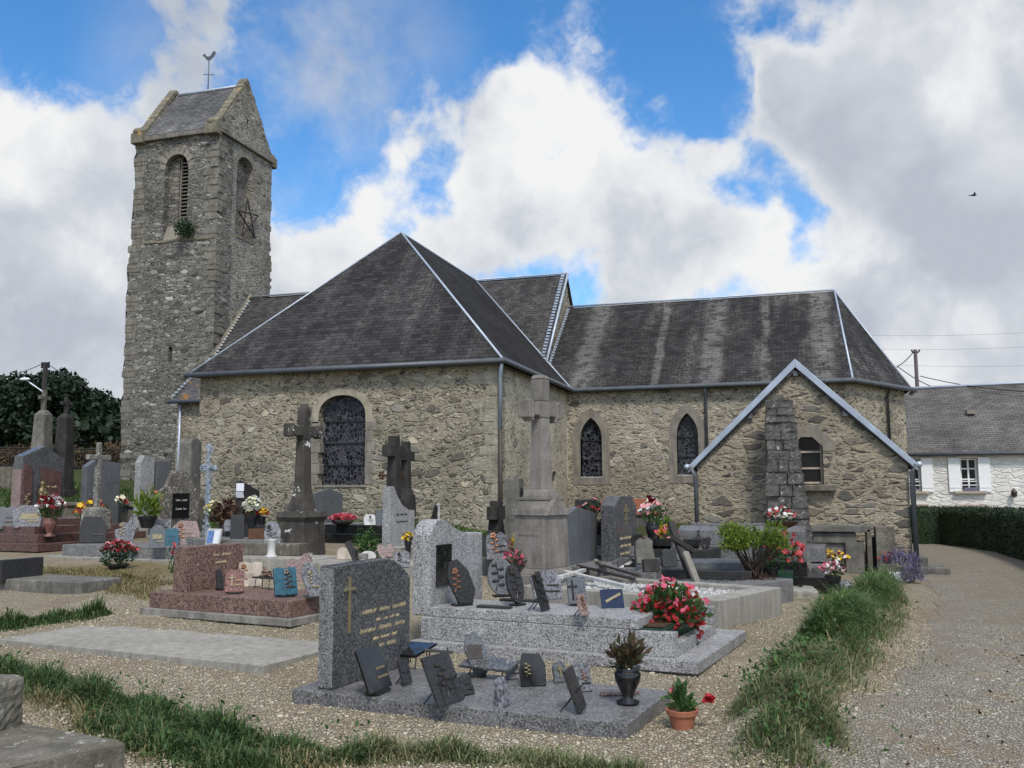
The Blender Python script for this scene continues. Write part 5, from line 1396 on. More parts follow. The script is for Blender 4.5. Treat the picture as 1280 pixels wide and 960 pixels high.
# ---------------------------------------------------------------- second row, right of the tall cross
def simple_grave(label, xs, xf, xr, yb, yt, z, prof, mat, L=1.9, slabm=None, plinth=True, lean=0.0, bevel=.01, Y=None):
    sp = stone_dims(xs, xf, xr, yb, yt, z, ROW, Y); cc, t, w, h = sp
    gz0 = terr(cc.x, cc.y); extra = max(0, cc.z - gz0 - .1); cc = Vector((cc.x, cc.y, cc.z - extra)); h += extra; sp = (cc, t, w, h)
    print(label[:30], [round(v, 2) for v in (*cc, t, w, h)])
    root = T('grave', label, 'grave', (cc.x, cc.y, gz0), ROW)
    headstone(root, root, sp, prof, mat, bevel, lean=lean)
    if plinth:
        hh = .2
        MB().box((L / 2 + t / 2 + .01, 0, hh / 2 - .05), (L, w + .1, hh + .1)).build('slab', slabm or mat, root, bevel=.01)
    return root, sp


r11, s11 = simple_grave('bluish grey headstone with sloping top right behind the tall pale cross', 703, 709, 747, 709, 644, None, 'gable', M['grey_blue'], 1.3, M['grey'], Y=13.0)
r12, s12 = simple_grave('grey headstone with clipped top bearing a large gilt cross', 752, 768, 797, 704, 632, None, 'trap', M['grey_polish'], 1.3, M['grey'], Y=13.9)
hh = r12.children[0]; t, w, h = s12[1:]
MB().box((t / 2 + .004, 0, h * .86), (.014, .05, .32)).box((t / 2 + .005, 0, h * .92), (.014, .22, .045)).box((t / 2 + .0035, 0, h * .80), (.014, .18, .04)).build('cross_emblem', M['gold'], hh)
for i in range(3): squiggle(hh, t / 2 + .003, -w * .3, w * .3, h * (.5 - .11 * i), .06, M['gold'], .006, 40 + i)
# dark headstone edge and flowers between them
flowers('flower_pot', 'black pot of deep red and pink flowers between the bluish and the gilt cross headstones', 'flowers', 745, 668, .85, 42, 46, [('dark_red', .3), ('light_pink', .5), ('red', .2)], 'pot', 'leaf_dark', 120, 26, .06, .1, .35, M['plastic_black'])
flowers('flower_pot', 'small pot of coral flowers low down left of the gilt cross headstone', 'flowers', 747, 686, .6, 20, 22, [('coral', .7), ('white', .3)], 'pot', 'leaf', 60, 14, .05, .08, .35, M['terracotta'])
bk = T('grave', 'dark grave of stacked granite slabs behind the gilt cross headstone', 'grave', at(800, 15.3), ROW)
tq_ = T('grave', 'dark tiered granite grave between the bluish and the gilt cross headstones', 'grave', at(742, 15.0), ROW)
for i_ in range(3): MB().box((.1 * i_, 0, .08 + .17 * i_), (1.6 - .25 * i_, .9 - .2 * i_, .16)).build('tier', M['dark_grey'] if i_ != 1 else M['grey'], tq_, bevel=.01)
zt_ = lambda y, Y, px: atY(px, y, Y).z - terr(atY(px, 600, Y).x, Y)
MB().box((0, 0, .12), (2.4, 1.0, .4)).build('kerb', M['dark_grey'], bk, bevel=.01); MB().box((.05, 0, .42), (2.0, .8, .12)).build('slab', M['black'], bk, bevel=.01); MB().box((-.95, 0, .72), (.12, .8, .75)).build('headstone', M['dark_grey'], bk, bevel=.01)
flowers('vase_flowers', 'black vase of white and pale pink flowers right of the gilt cross headstone', 'vase', 816, 682, .62, 36, 58, [('white', .4), ('light_pink', .45), ('cream', .3)], 'vase', 'leaf', 130, 40, .06, .1, .5, M['plastic_black'])
flowers('vase_flowers', 'spindly stem with dark red and pale pink blooms above the white bouquet', 'flowers', 822, 660, .95, 44, 44, [('dark_red', .5), ('light_pink', .3)], None, 'leaf_dark', 26, 9, .07, .08, .1, None)
flowers('flower_pot', 'low pot of pink and yellow flowers at the foot of the black vase', 'flowers', 834, 690, .55, 34, 32, [('light_pink', .55), ('yellow', .3), ('coral', .3)], 'pot', 'leaf', 80, 26, .06, .09, .35, M['plastic_black'])
flowers('potted_plant', 'yellow green potted plant against the annex wall', 'potted plant', 831, 664, .85, 24, 46, [('yellow', .3)], 'pot', 'leaf_lime', 110, 6, .04, .12, .4, M['plastic_black'], pos=at(831, 17.5))
tb = T('wall_planter', 'brown terracotta box planter against the choir wall', 'planter', atY(801, 641, 27) )
MB().box((0, 0, .2), (.78, .35, .42), taper=1.1).box((0, 0, -.02), (1.0, .45, .07)).build('box', M['terracotta'], tb, bevel=.01); MB().box((0, .02, -.6), (.5, .35, 1.1)).build('foot', M['old_stone'], tb)

# -- dark leaning cross, rocks and loose memorials between the rows
zg2 = .42
stick('wooden_cross', 'dark wooden cross leaning sideways left of the long grey tomb', 'cross', [atY(864, 722, 12.6), atY(838, 653, 12.9)], .05, M['dark_wood'], [(atY(840, 672, 12.7), atY(868, 690, 12.9))])
stick('wooden_board', 'grey rotten post leaning in front of the dark wooden cross', 'board', [atY(872, 730, 12.4), atY(856, 690, 12.6)], .045, M['wood'])
rk = T('memorial_rock', 'rough brown rock carrying two crossed metal rods', 'memorial rock', G(876, 722) + Vector((0, 0, .22)))
MB().ball((0, 0, .1), (.17, .13, .20), n=9, m=7, jit=.16).build('rock', M['mossy'], rk); MB().tube([(-.12, -.1, .2), (.0, -.05, .52)], .012, 5).tube([(.08, -.1, .22), (-.03, -.05, .5)], .014, 5).tube([(.06, -.12, .1), (.16, -.08, .4)], .03, 4).build('rod', M['dark_wood'], rk)
lg = T('grave', 'dark slate kerbed grave with a jumble of dark stones below the black vase', 'grave', at(836, 13.6), .02)
MB().box((0, 0, .1), (2.3, 1.1, .34)).build('kerb', M['dark_grey'], lg, bevel=.015); MB().box((.1, .05, .30), (1.8, .75, .12)).build('slab', M['grey_blue'], lg, bevel=.01)
zl = lg.location.z + .37
for px, py, wp, hp, sh, m, lb in ((807, 704, 30, 34, 'rough', 'old_stone', 'blotchy grey boulder plaque right of the gilt cross headstone'), (838, 708, 26, 24, 'rough', 'dark_grey', 'low dark jagged plaque in the middle of the dark stone jumble'), (815, 714, 26, 16, 'rect', 'dark_cross', 'small dark block in front of the blotchy boulder plaque'), (850, 700, 22, 30, 'clip', 'grey_blue', 'bluish slab plaque behind the leaning dark wooden cross')):
    plaque(px, py, wp, hp, zl, -62, sh, M[m], lb, 12, 'foot', 'band' if m == 'grey_blue' else None, 0, .09, 'bronze')

# -- granite kerb grave with the bush
zb = .35
c, rz, L, W = quad((812, 722), (931, 731), zb, 0, fr=(962, 720)); print('bushgrave', c, L, W); W = max(W, .95)
bgv = T('grave', 'grey granite kerbed grave filled with dark chippings, right of the white gravel bed', 'grave', c, rz)
mb = MB()
for (x, y, dx, dy) in ((0, -W / 2 + .07, L, .14), (0, W / 2 - .07, L, .14), (L / 2 - .2, 0, .40, W - .284), (-L / 2 + .07, 0, .14, W - .284)): mb.box((x, y, .14), (dx, dy, zb + .04))
mb.build('kerb', M['grey'], bgv, bevel=.01)
MB().box((-.15, 0, .1), (L - .5, W - .28, .36)).build('chippings', M['grey_blue'], bgv)
n = 1500; gp = np.stack([RNG.uniform(-L / 2 + .14, L / 2 - .42, n), RNG.uniform(-W / 2 + .14, W / 2 - .14, n), RNG.uniform(.27, .30, n)], 1)
o = np_mesh('pebbles', gp[:, None, :] + cube[None] * 1.1 + RNG.normal(size=(n, 8, 3)) * .007, [(3, 2, 1, 0), (4, 5, 6, 7), (0, 1, 5, 4), (1, 2, 6, 5), (2, 3, 7, 6), (3, 0, 4, 7)], M['grey_blue'], bgv); o['kind'] = 'stuff'
bp = atZ(942, 722, zb); k_ = mpp(bp)
bu = T('bush', 'rounded lime green bush on thin bare reddish stems', 'bush', bp)
cl_ = [dome(180, 15 * k_, 13 * k_, 10 * k_, (random.uniform(-30, 36) * k_, random.uniform(-22, 22) * k_, random.uniform(34, 56) * k_), .2, -.9) for _ in range(15)]
pts = np.concatenate(cl_) + np.array((0, 0, 5 * k_)); RNG.shuffle(pts); d = pts - np.array((0, 0, 10 * k_)); d /= np.linalg.norm(d, axis=1)[:, None]
leaves('foliage', pts, .052, M['leaf_lime'], bu, .55, dirs=d * .6)
leaves('dead_leaves', np.stack([RNG.normal(0, 13 * k_, 260), RNG.normal(0, 9 * k_, 260), np.abs(RNG.normal(0, .02, 260))], 1), .06, M['leaf_brown'], bu)
mb = MB()
for i in range(46):
    e = pts[i * 37 % len(pts)]; mb.tube([(random.gauss(0, .05), random.gauss(0, .05), -.02), (e[0] * .4 + random.gauss(0, .02), e[1] * .4, e[2] * .45), tuple(e)], [.013, .009, .003], 5)
mb.build('stem', M['bark'], bu)

# -- planter with pink flowers between black posts, black steps, long grey tomb
q = atZ(978, 733, .12)
pl = T('flower_trough', 'green trough of coral pink flowers between two black granite posts', 'planter', q)
k_ = mpp(q)
MB().box((0, .1, .12), (.3, .42, .2), taper=1.1).build('trough', M['plastic_green'], pl, bevel=.006)
MB().box((-.10, -.14, .12), (.10, .08, .34)).build('post', M['black'], pl, bevel=.005); MB().box((.26, .0, .18), (.05, .05, .36)).build('post', M['black'], pl, bevel=.005)
pts = dome(240, 26 * k_, .26, 24 * k_, (-.03, .1, .46), .1, -.8); leaves('foliage', pts, .1, M['leaf'], pl, .45)
blooms('blossom', dome(70, 24 * k_, .25, 26 * k_, (.06, .08, .5), .7, -.6), .042, M['fl_coral'], pl, up=.1)
c, rz, L, W = quad((944, 752), (985, 747), .05, .5, .8)
sl = T('concrete_slab', 'small pale concrete slab in front of the black granite posts', 'grave slab', atZ(992, 740, .06), .1)
MB().box((0, 0, -.02), (.62, .75, .16)).build('slab', M['concrete'], sl, bevel=.03, rough=.004)
q = atZ(1005, 722, .2)
bs_ = T('grave', 'low two step black granite grave in front of the long grey tomb', 'grave', (q.x - .3, q.y + .2, 0))
MB().box((0, 0, .1), (1.35, 1.15, .28)).build('base', M['black'], bs_, bevel=.008); MB().box((-.15, .15, .34), (1.0, .8, .2)).build('slab', M['black'], bs_, bevel=.008)
ZT = .80
W = .85; e_ = atZ(1008, 664.5, ZT); rz = -.05; L = e_.x - atY(848, 656.5, e_.y).x; c = Vector((e_.x - L / 2, e_.y + W / 2 + .05, 0)); print('tomb', c, L, W, rz)
tm = T('tomb', 'long grey granite chest tomb with a sloped rim lid on two steps before the annex', 'tomb', c, rz)
prof = [(-W / 2, 0), (W / 2, 0), (W / 2, .26), (W / 2 - .22, .335), (-W / 2 + .22, .335), (-W / 2, .26)]
MB().prism(prof, -L / 2, L / 2 - .0, M=Matrix.Translation((0, 0, ZT - .26))).build('chest', M['grey_slab'], tm, bevel=.008)
MB().box((.1, 0, ZT - .26 - .13), (L + .45, W + .3, .256)).build('step', M['grey_slab'], tm, bevel=.01)
MB().box((.05, -.15, .12), (L + .7, W + .9, .28)).build('step', M['grey_slab'], tm, bevel=.01)
MB().box((-.55, -.02, ZT + .10), (.3, .3, .05)).box((.0, .1, ZT + .1), (1.9, .06, .05)).build('lid_cross', M['grey'], tm, bevel=.006)
fb = flowers('flower_basket', 'dark wicker boat shaped basket with pink blooms on the chest tomb lid', 'flowers', 977, 660, ZT + .08, 36, 26, [('coral', .8), ('cream', .5), ('white', .3)], None, 'leaf_dark', 90, 26, .05, .08, .3, None)
MB().lathe([(.12, 0), (.24, .05), (.29, .11), (.25, .1)], n=20, M=Matrix.Scale(.55, 4, (0, 1, 0))).build('basket', M['leaf_brown'], fb)

# -- rough block obelisk in front of the annex wall
q0, q1 = atY(963, 655, 19), atY(1010, 655, 19); ob = T('obelisk', 'tapering obelisk of rough grey stone blocks against the annex gable', 'monument', ((q0.x + q1.x) / 2, 19.35, terr(0, 19.3)))
z = -.1; top = atY(980, 497, 19.2).z - ob.location.z; mb = MB(); ci = 0
while z < top - .12:
    h = .225 * random.uniform(.72, 1.25) * (1 - .2 * z / top); f = 1 - .46 * z / top; hw = .47 * f; dx = -.13 * z / top * .9
    for sy in (-1, 1):
        q_ = random.choice([[-.35, .3], [.0], [-.15], [.25], [-.45, .1], [-.2, .45]])
        cuts = [-hw * random.uniform(.92, 1.05)] + [u * hw + random.uniform(-.03, .03) for u in q_] + [hw * random.uniform(.92, 1.05)]
        for a, b in zip(cuts[:-1], cuts[1:]):
            hh = h * random.uniform(.92, 1.0)
            mb.box(((a + b) / 2 + dx, sy * hw * .42 + random.uniform(-.025, .025), z + hh / 2), (b - a - .016, hw * .8 + random.uniform(-.03, .05), hh - .008), random.uniform(-.05, .05), taper=random.uniform(.93, 1.0))
    z += h; ci += 1
mb.box((-.13, 0, z + .04), (.26, .26, .16), taper=.7)
mb.weld().build('block', M['obelisk'], ob, bevel=.045, rough=.014, segs=3)
MB().frustum(-.1, top * .97, (.3, .26), (.12, .10), (-.06, 0)).build('core', M['old_stone'], ob)
MB().box((0, 0, .02), (1.1, .9, .25)).build('base', M['old_stone'], ob, bevel=.03)

# -- low old tomb front against the annex wall
p0, p1 = atY(1012, 690, 19.3), atY(1104, 690, 19.3); wd = p1.x - p0.x; lt = T('old_tomb', 'low weathered tomb front of old grey stone panels under the annex window', 'tomb', ((p0.x + p1.x) / 2, 19.45, terr(1, 19.3)))
ht = atY(1050, 657, 19.3).z - lt.location.z
mb = MB().box((-.08, 0, ht - .06), (wd - .25, .5, .12)).box((-.2, .03, ht * .74), (wd - .55, .4, ht * .22)); mb.build('lintel', M['old_stone'], lt, bevel=.015)
MB().box((-.3, .08, ht * .31), (wd * .5, .36, ht * .64)).build('panel', M['grey_dressed'], lt, bevel=.01)
MB().box((.16, .03, ht * .32), (.34, .42, ht * .66)).build('panel', M['old_stone'], lt, bevel=.012)
mb = MB().box((.43, .0, ht * .46), (.09, .5, ht * .95)).box((.72, 0, ht * .48), (.34, .5, ht * 1.0)); mb.build('post', M['mossy'], lt, bevel=.015)
MB().box((.52, .1, ht * .4), (.16, .3, ht * .7)).build('recess_shade', M['dark_cross'], lt)  # solid dark block, shade of the gap between the posts put into its colour
# -- pots by the annex
flowers('flower_pot', 'black pot of yellow and dark red pansies before the low tomb front', 'flowers', 1044, 716, -.04, 32, 28, [('yellow', .75), ('dark_red', .5), ('white', .3)], 'pot', 'leaf_dark', 90, 40, .05, .08, .4, M['plastic_black'])
flowers('flower_pot', 'black square pot of pink and white flowers nearest the grassy bank', 'flowers', 1042, 742, -.0, 30, 40, [('pink', .4), ('white', .5), ('light_pink', .4)], 'pot', 'leaf', 60, 34, .042, .06, .55, M['plastic_black'])
plaque(1022, 732, 10, 42, 0.0, -30, 'rect', M['old_stone'], 'thin grey stone slab leaning left of the pink and white pot', 24, 'foot', None, 0, .05)
q = T('rock', 'rounded grey boulder beside the pink and white pot', 'rock', G(1058, 740)); MB().ball((0, 0, .06), (.13, .11, .12), n=10, m=7, jit=.08).build('stone', M['grey_marble'], q, smooth=True)
q = T('planter', 'stone trough of lavender and red geraniums at the annex corner', 'planter', G(1122, 728))
MB().box((0, .15, .2), (.62, .3, .1)).box((-.24, .15, .08), (.1, .26, .18)).box((.24, .15, .08), (.1, .26, .18)).build('trough', M['old_stone'], q, bevel=.01)
MB().box((.02, -.01, .1), (.32, .012, .16)).build('tag', M['white'], q)
pts = dome(420, .34, .2, .2, (.1, .12, .32), .3, -.3); leaves('foliage', pts, .12, M['lavender'], q, .16, tilt=.4)
leaves('foliage', dome(300, .2, .18, .22, (.22, -.16, .08), .2, -.3), .12, M['lavender'], q, .16, tilt=.4)
blooms('blossom', np.array([(-.2, .05, .5), (-.1, .05, .43), (-.13, .1, .42), (-.3, .05, .41), (-.34, -.12, .16), (-.09, .08, .5)]) + RNG.normal(0, .015, (6, 3)), .05, M['fl_red'], q, 7)
mb = MB()
for x, z in ((-.2, .5), (-.11, .43), (-.3, .41), (-.34, .16)): mb.tube([(x * .8, .1, .2 if z > .2 else 0), (x, .05, z)], .006, 4)
mb.build('stem', M['leaf'], q)
q = T('stone_ledge', 'low dark stone ledge at the foot of the annex corner pipe', 'ledge', (2.42, 20.1, terr(2.4, 20)))
MB().box((0, 0, .05), (.6, .9, .14)).box((-.18, 0, .2), (.25, .4, .2)).build('block', M['old_stone'], q, bevel=.02)
# ================================================================ MIDDLE AND LEFT GRAVES
# -- dark cross with lichen spots
P = G(383, 697); k_ = mpp(P); print('darkcross', P, k_)
dc = T('stone_cross', 'dark granite wayside cross spotted with white lichen on a square pedestal', 'cross', (P.x - .28, P.y + .3, P.z), ROW)
Zc = lambda y: atY(380, y, P.y + .3).z - P.z
DM = M['spotted_cross']
mb = MB().frustum(-.1, Zc(652), (.31, .34), (.28, .31)).frustum(Zc(652), Zc(646), (.28, .31), (.33, .36)).frustum(Zc(646), Zc(639), (.33, .36), (.30, .33))
mb.build('pedestal', DM, dc, bevel=.015)
mb = MB(); zz = [Zc(y) for y in (640, 632, 618, 604, 550)]; hw = [(.19, .20), (.175, .185), (.13, .14), (.11, .12), (.095, .105)]
for i in range(4): mb.frustum(zz[i], zz[i + 1], hw[i], hw[i + 1])
mb.frustum(Zc(550), Zc(512), (.098, .11), (.085, .095)).frustum(Zc(512), Zc(504), (.085, .095), (.04, .05)); mb.build('shaft', DM, dc, bevel=.02)
za = (Zc(531) + Zc(547)) / 2; mb = MB()
for s in (-1, 1): mb.box((0, s * .26, za), (.17, .36, .2)).box((0, s * .44, za), (.19, .1, .25))
mb.build('arm', DM, dc, bevel=.025)
# -- black tomb with pink flowers, grey headstones by the wall
q = atZ(472, 690, .95)
bt = T('grave', 'polished black curved granite tomb with flowers on top below the arched window', 'grave', at(447, 17.6), 0)
z0 = bt.location.z; Yb = 17.6; hz_ = lambda y: atY(440, y, Yb).z - z0
hl = hz_(656); x0, x1 = atY(405, 660, Yb).x - bt.location.x, atY(482, 660, Yb).x - bt.location.x
n = 9; arcp = [(x0 + (x1 - x0) * i / n, -.10 * math.sin(PI * i / n)) for i in range(n + 1)] + [(x1, .7), (x0, .7)]
MB().prism(arcp, hl * .0 - .1, hl * .48, axis='z').build('base', M['black'], bt, bevel=.008); MB().prism([(a * .99, b + .01) for a, b in arcp], hl * .5, hl, axis='z').build('body', M['black'], bt, bevel=.008)
MB().prism([(a * .985, b + .02) for a, b in arcp], hl * .48 - .004, hl * .5 + .004, axis='z').build('joint_band', M['grey_light'], bt)
zb_ = z0 + hl
flowers('flower_bowl', 'low bowl of pink blooms on the polished black tomb', 'flowers', 428, 656, zb_, 32, 13, [('coral', .8), ('pink', .6)], 'bowl', 'leaf_dark', 70, 60, .06, .07, .3, M['iron'])
plaque(463, 656, 20, 14, zb_, -60, 'clip', M['white_stone'], 'small white plaque with a dark flower on the black tomb', 24, 'foot', 'rose', 0, .03, 'iron', .5, 0)
plaque(407, 650, 14, 14, zb_, -55, 'rough', M['white_stone'], 'white torn looking plaque at the left end of the black tomb', 20, 'foot', None, 0, .03)
plaque(474, 657, 10, 20, zb_, -40, 'rect', M['grey_blue'], 'plain grey plaque at the right end of the black tomb', 10, 'foot', None, 0, .04)
simple_grave('small grey gabled headstone directly under the arched window', 388, 394, 428, 656, 617, None, 'low_gable', M['grey_blue'], 1.2, M['grey'], Y=19.6)
gh, gs = simple_grave('tall light grey headstone with a swept curved top below the two small crosses', 477, 488, 518, 692, 608, None, 'sweep', M['grey_light'], 1.3, M['concrete'], Y=14.9)
t, w, h = gs[1:]; o = gh.children[0]
for i, z in enumerate((.6, .5)): squiggle(o, t / 2 + .003, -w * .25, w * .2, h * z, .04, M['dark_cross'], .004, 60 + i)
sh = T('shrub', 'leafy green shrub growing in front of the black tomb', 'shrub', G(457, 698))
k_ = mpp(sh.location); pts = dome(420, 22 * k_, .22, 19 * k_, (0, 0, 17 * k_), .2, -.95); leaves('foliage', pts, .1, M['leaf'], sh, .42)
mb = MB()
for i in range(9): e = pts[i * 40]; mb.tube([(0, 0, -.05), (e[0] * .5, e[1] * .5, e[2] * .5), tuple(e)], [.01, .007, .003], 4)
mb.build('stem', M['bark'], sh)
# loose memorials behind the foreground headstone
zq = .42
q = T('grave', 'low pale stone grave strewn with small memorials behind the foreground headstone', 'grave', at(470, 13.3)); z0 = q.location.z; MB().box((0, 0, .02), (2.1, 1.0, .3)).build('slab', M['concrete'], q, bevel=.02); zq = z0 + .175
plaque(432, 699, 26, 16, zq, -62, 'rough', M['beige_stone'], 'cream rough edged plaque at the left of the low pale grave', 20, 'foot', None, 0, .05)
plaque(446, 702, 10, 28, zq, -40, 'rect', M['dark_grey'], 'thin dark plaque leaning over at the low pale grave', 22, 'foot', None, 0, .03, roll=18)
plaque(460, 702, 24, 14, zq, -62, 'oval', M['white_stone'], 'white scroll plaque in front of the leafy shrub', 24, 'foot', 'photo', 0, .04, 'dark_grey', .5, -.3)
plaque(482, 703, 26, 24, zq, -58, 'heart', M['pink_stone'], 'pinkish heart plaque left of the wave topped headstone', 16, 'foot', None, 1, .05)
plaque(503, 709, 24, 22, zq, -58, 'rough', M['grey_marble'], 'grey veined plaque peeping out beside the wave topped headstone', 18, 'foot', 'rose', 1, .05, 'iron')
flowers('hanging_pot', 'dark pot of yellow flowers left of the wave topped headstone', 'flowers', 510, 694, zq, 14, 28, [('yellow', .9)], 'pot', 'leaf_brown', 40, 14, .05, .07, .6, M['plastic_black'])

# -- two crosses near the wall, iron ornament
def small_cross(px, Y, yb, yt, wpx, ya, label, mat, ped=None, lean=0.0, thick=.13, name='stone_cross'):
    p = at(px, Y); k = mpp(p); z0 = atY(px, yb, Y).z; z0 = max(z0, p.z - .2); H = atY(px, yt, Y).z - z0; A = atY(px, ya, Y).z - z0; w = wpx * k / .55
    r = T(name, label, 'cross', (p.x, Y, z0))
    mb = MB().frustum(0, A - .09, (thick * .6, thick * .7), (thick * .5, thick * .58)).frustum(A - .09, H, (thick * .5, thick * .58), (thick * .46, thick * .54))
    mb.build('shaft', mat, r, bevel=.018)
    mb = MB()
    for s in (-1, 1): mb.box((0, s * w * .27, A), (thick * .96, w * .46, thick * 1.25))
    mb.build('arm', mat, r, bevel=.016)
    if ped: MB().frustum(-.35, ped * .5, (.19, .22), (.17, .2)).frustum(ped * .5, ped, (.15, .17), (.11, .13)).build('pedestal', mat, r, bevel=.015)
    else: MB().box((0, 0, -.3), (.3, .34, .6)).build('pedestal', mat, r, bevel=.02)
    return r


small_cross(492, 18.2, 628, 545, 26, 564, 'dark stone cross with bold arms, the nearer of the two right of the arched window', M['dark_cross'], .1, thick=.2)
small_cross(507, 19.8, 626, 552, 20, 570, 'slimmer dark stone cross on a stepped foot, behind the bolder one', M['dark_cross'], .28, thick=.18)
p = atY(489, 594, 19.0); ic = T('iron_cross', 'rusty ornamental iron cross behind the two dark stone crosses', 'cross', (p.x, 19.0, p.z))
mb = MB().tube([(-.28, 0, 0), (.28, 0, 0)], .03, 6).tube([(0, 0, -.9), (0, 0, .2)], .02, 6)
for s in (-1, 1):
    for k in range(6): mb.ball((s * .24 + .06 * math.cos(k * 1.05), 0, .07 * math.sin(k * 1.05)), .032, n=6, m=4)
mb.build('ironwork', M['rust'], ic)
p = atY(541, 664, 20.4); ir = T('iron_ornament', 'jagged black iron ornament on a thin white stake by the church wall', 'ornament', (p.x, 20.4, terr(p.x, 20.4)))
zt = atY(541, 628, 20.4).z - ir.location.z; k_ = mpp(p)
MB().prism([(-12 * k_, zt - .62), (2 * k_, zt - .66), (6 * k_, zt - .2), (4 * k_, zt), (-1 * k_, zt - .3), (-4 * k_, zt - .42), (-6 * k_, zt - .38), (-9 * k_, zt - .5)], -.02, .02, M=Matrix.Rotation(-PI / 2, 4, 'Z')).build('ironwork', M['iron'], ir)
MB().tube([(8 * k_, 0, -.1), (8 * k_, 0, zt - .04)], .02, 6).box((7 * k_, 0, zt - .05), (.12, .04, .04)).tube([(-10 * k_, 0, zt - .66), (12 * k_, 0, zt - .66)], .015, 5).build('stake', M['white_stone'], ir)
small_cross(620, 19.6, 662, 626, 20, 641, 'short thick dark cross standing in grass left of the old grey stele', M['dark_cross'], None, thick=.24)
sp_ = at(643, 19.0); H1 = atY(643, 598, 19.0).z - sp_.z
og = T('stele', 'tall plain weathered grey stele by the drainpipe with a white candle like plaque', 'stele', sp_)
MB().box((0, 0, H1 / 2 - .1), (.30, .42, H1 + .2)).build('shaft', M['old_stone'], og, bevel=.02)
MB().prism([(-.09, .1), (.09, .1), (.09, H1 * .62), (0, H1 * .66), (-.09, H1 * .62)], .152, .17, M=Matrix.Rotation(-.25, 4, 'Z')).build('plaque', M['white_stone'], og)
MB().prism([(-.05, 0), (.05, 0), (.06, .2), (0, .3), (-.06, .2)], .155, .19, M=Matrix.Translation((0, 0, H1 * .62)) @ Matrix.Rotation(-.25, 4, 'Z')).build('ornament', M['iron'], og)
# memorials between wave headstone and the tall cross
q = T('grave', 'low stone grave with orange flowered plaques left of the tall pale cross', 'grave', at(628, 13.8)); MB().box((0, 0, .05), (1.9, 1.0, .36)).build('slab', M['old_stone'], q, bevel=.02); zq = q.location.z + .235
plaque(622, 699, 34, 36, zq, -55, 'rough', M['grey_marble'], 'grey plaque with an orange bronze flower, left of the tall pale cross', 12, 'foot', 'rose', 2, .05, 'copper', .7, -.1)
plaque(607, 696, 18, 28, zq, -50, 'rect', M['dark_grey'], 'dark banded plaque half hidden by the wave topped headstone', 12, 'foot', None, 3, .05, 'old_stone' if False else 'bronze')
plaque(640, 690, 16, 18, zq, -55, 'rect', M['pink_dark'], 'small dark red plaque under the yellow flowers', 12, 'foot', None, 0, .05)
flowers('flower_bunch', 'bunch of yellow flowers against the tall cross pedestal', 'flowers', 648, 694, zq, 20, 28, [('yellow', .9)], 'pot', 'leaf', 50, 24, .05, .07, .25, M['terracotta'])
flowers('flower_pot', 'dark pot with one big pink bloom and orange leaves below the yellow bunch', 'flowers', 642, 722, .38, 28, 34, [('pink', .7)], 'pot', 'leaf_bronze', 80, 16, .055, .08, .3, M['plastic_black'])

# -- black headstone with open leaflet, withered shrub, white flowers
kh, ks = simple_grave('black headstone with sloping top behind the withered brown shrub', 292, 299, 323, 652, 602, None, 'slope', M['dark_grey'], 1.0, M['dark_grey'], Y=17.3)
squiggle(kh.children[0], ks[1] / 2 + .003, -.25, .25, ks[3] * .6, .05, M['bronze'], .006, 70)
pl_ = T('leaflet', 'open white leaflet pinned to a dark post above the withered shrub', 'leaflet', atY(298, 645, 15.6)); pl_.location.z = terr(pl_.location.x, 15.6)
zt = atY(298, 604, 15.6).z - pl_.location.z; zm = atY(298, 614, 15.6).z - pl_.location.z; zl_ = atY(298, 622, 15.6).z - pl_.location.z
MB().box((0, .05, zt / 2), (.14, .06, zt)).build('post', M['dark_wood'], pl_)
MB().box((.02, 0, (zt + zm) / 2), (.17, .01, zt - zm)).build('page', M['paper'], pl_); MB().box((0, 0, 0), (.17, .01, zm - zl_ - .01), M=Matrix.Translation((.04, -.04, (zm + zl_) / 2 - .01)) @ Matrix.Rotation(.4, 4, 'X')).build('page', M['paper'], pl_)
p = at(288, 15.7); k_ = mpp(p); p.z = atY(288, 655, 15.7).z
ws = T('withered_shrub', 'withered dark brown shrub left of the white chrysanthemums', 'shrub', p)
leaves('foliage', dome(520, 24 * k_, .3, 18 * k_, (0, 0, 14 * k_), .1, -.9), .1, M['leaf_brown'], ws, .5)
mb = MB()
for i in range(6): mb.tube([(0, 0, -.6), (.02 * i, 0, .1), ((i - 2.5) * .12, 0, .35)], [.02, .012, .005], 4)
mb.build('stem', M['bark'], ws)
def fl2(name, label, cat, px, yb, Y, wpx, hpx, *a, **kw):
    return flowers(name, label, cat, px, yb, None, wpx, hpx, *a, pos=atY(px, yb, Y), **kw)
fl2('chrysanthemum_pot', 'black pot of creamy white chrysanthemums right of the withered shrub', 'flowers', 315, 660, 15.5, 22, 40, [('cream', 1.2), ('white', .8)], 'pot', 'leaf', 80, 60, .05, .08, .4, M['plastic_black'])
fl2('flower_pot', 'small pot of red and yellow flowers right of the white chrysanthemums', 'flowers', 327, 656, 15.6, 16, 20, [('red', .6), ('yellow', .8)], 'pot', 'leaf_dark', 40, 22, .05, .07, .5, M['plastic_black'])
fl2('flower_bunch', 'pale yellow green flowers left of the withered shrub', 'flowers', 268, 652, 15.8, 26, 26, [('cream', 1.2), ('yellow', .3)], 'pot', 'leaf_lime', 90, 44, .05, .08, .2, M['plastic_black'])
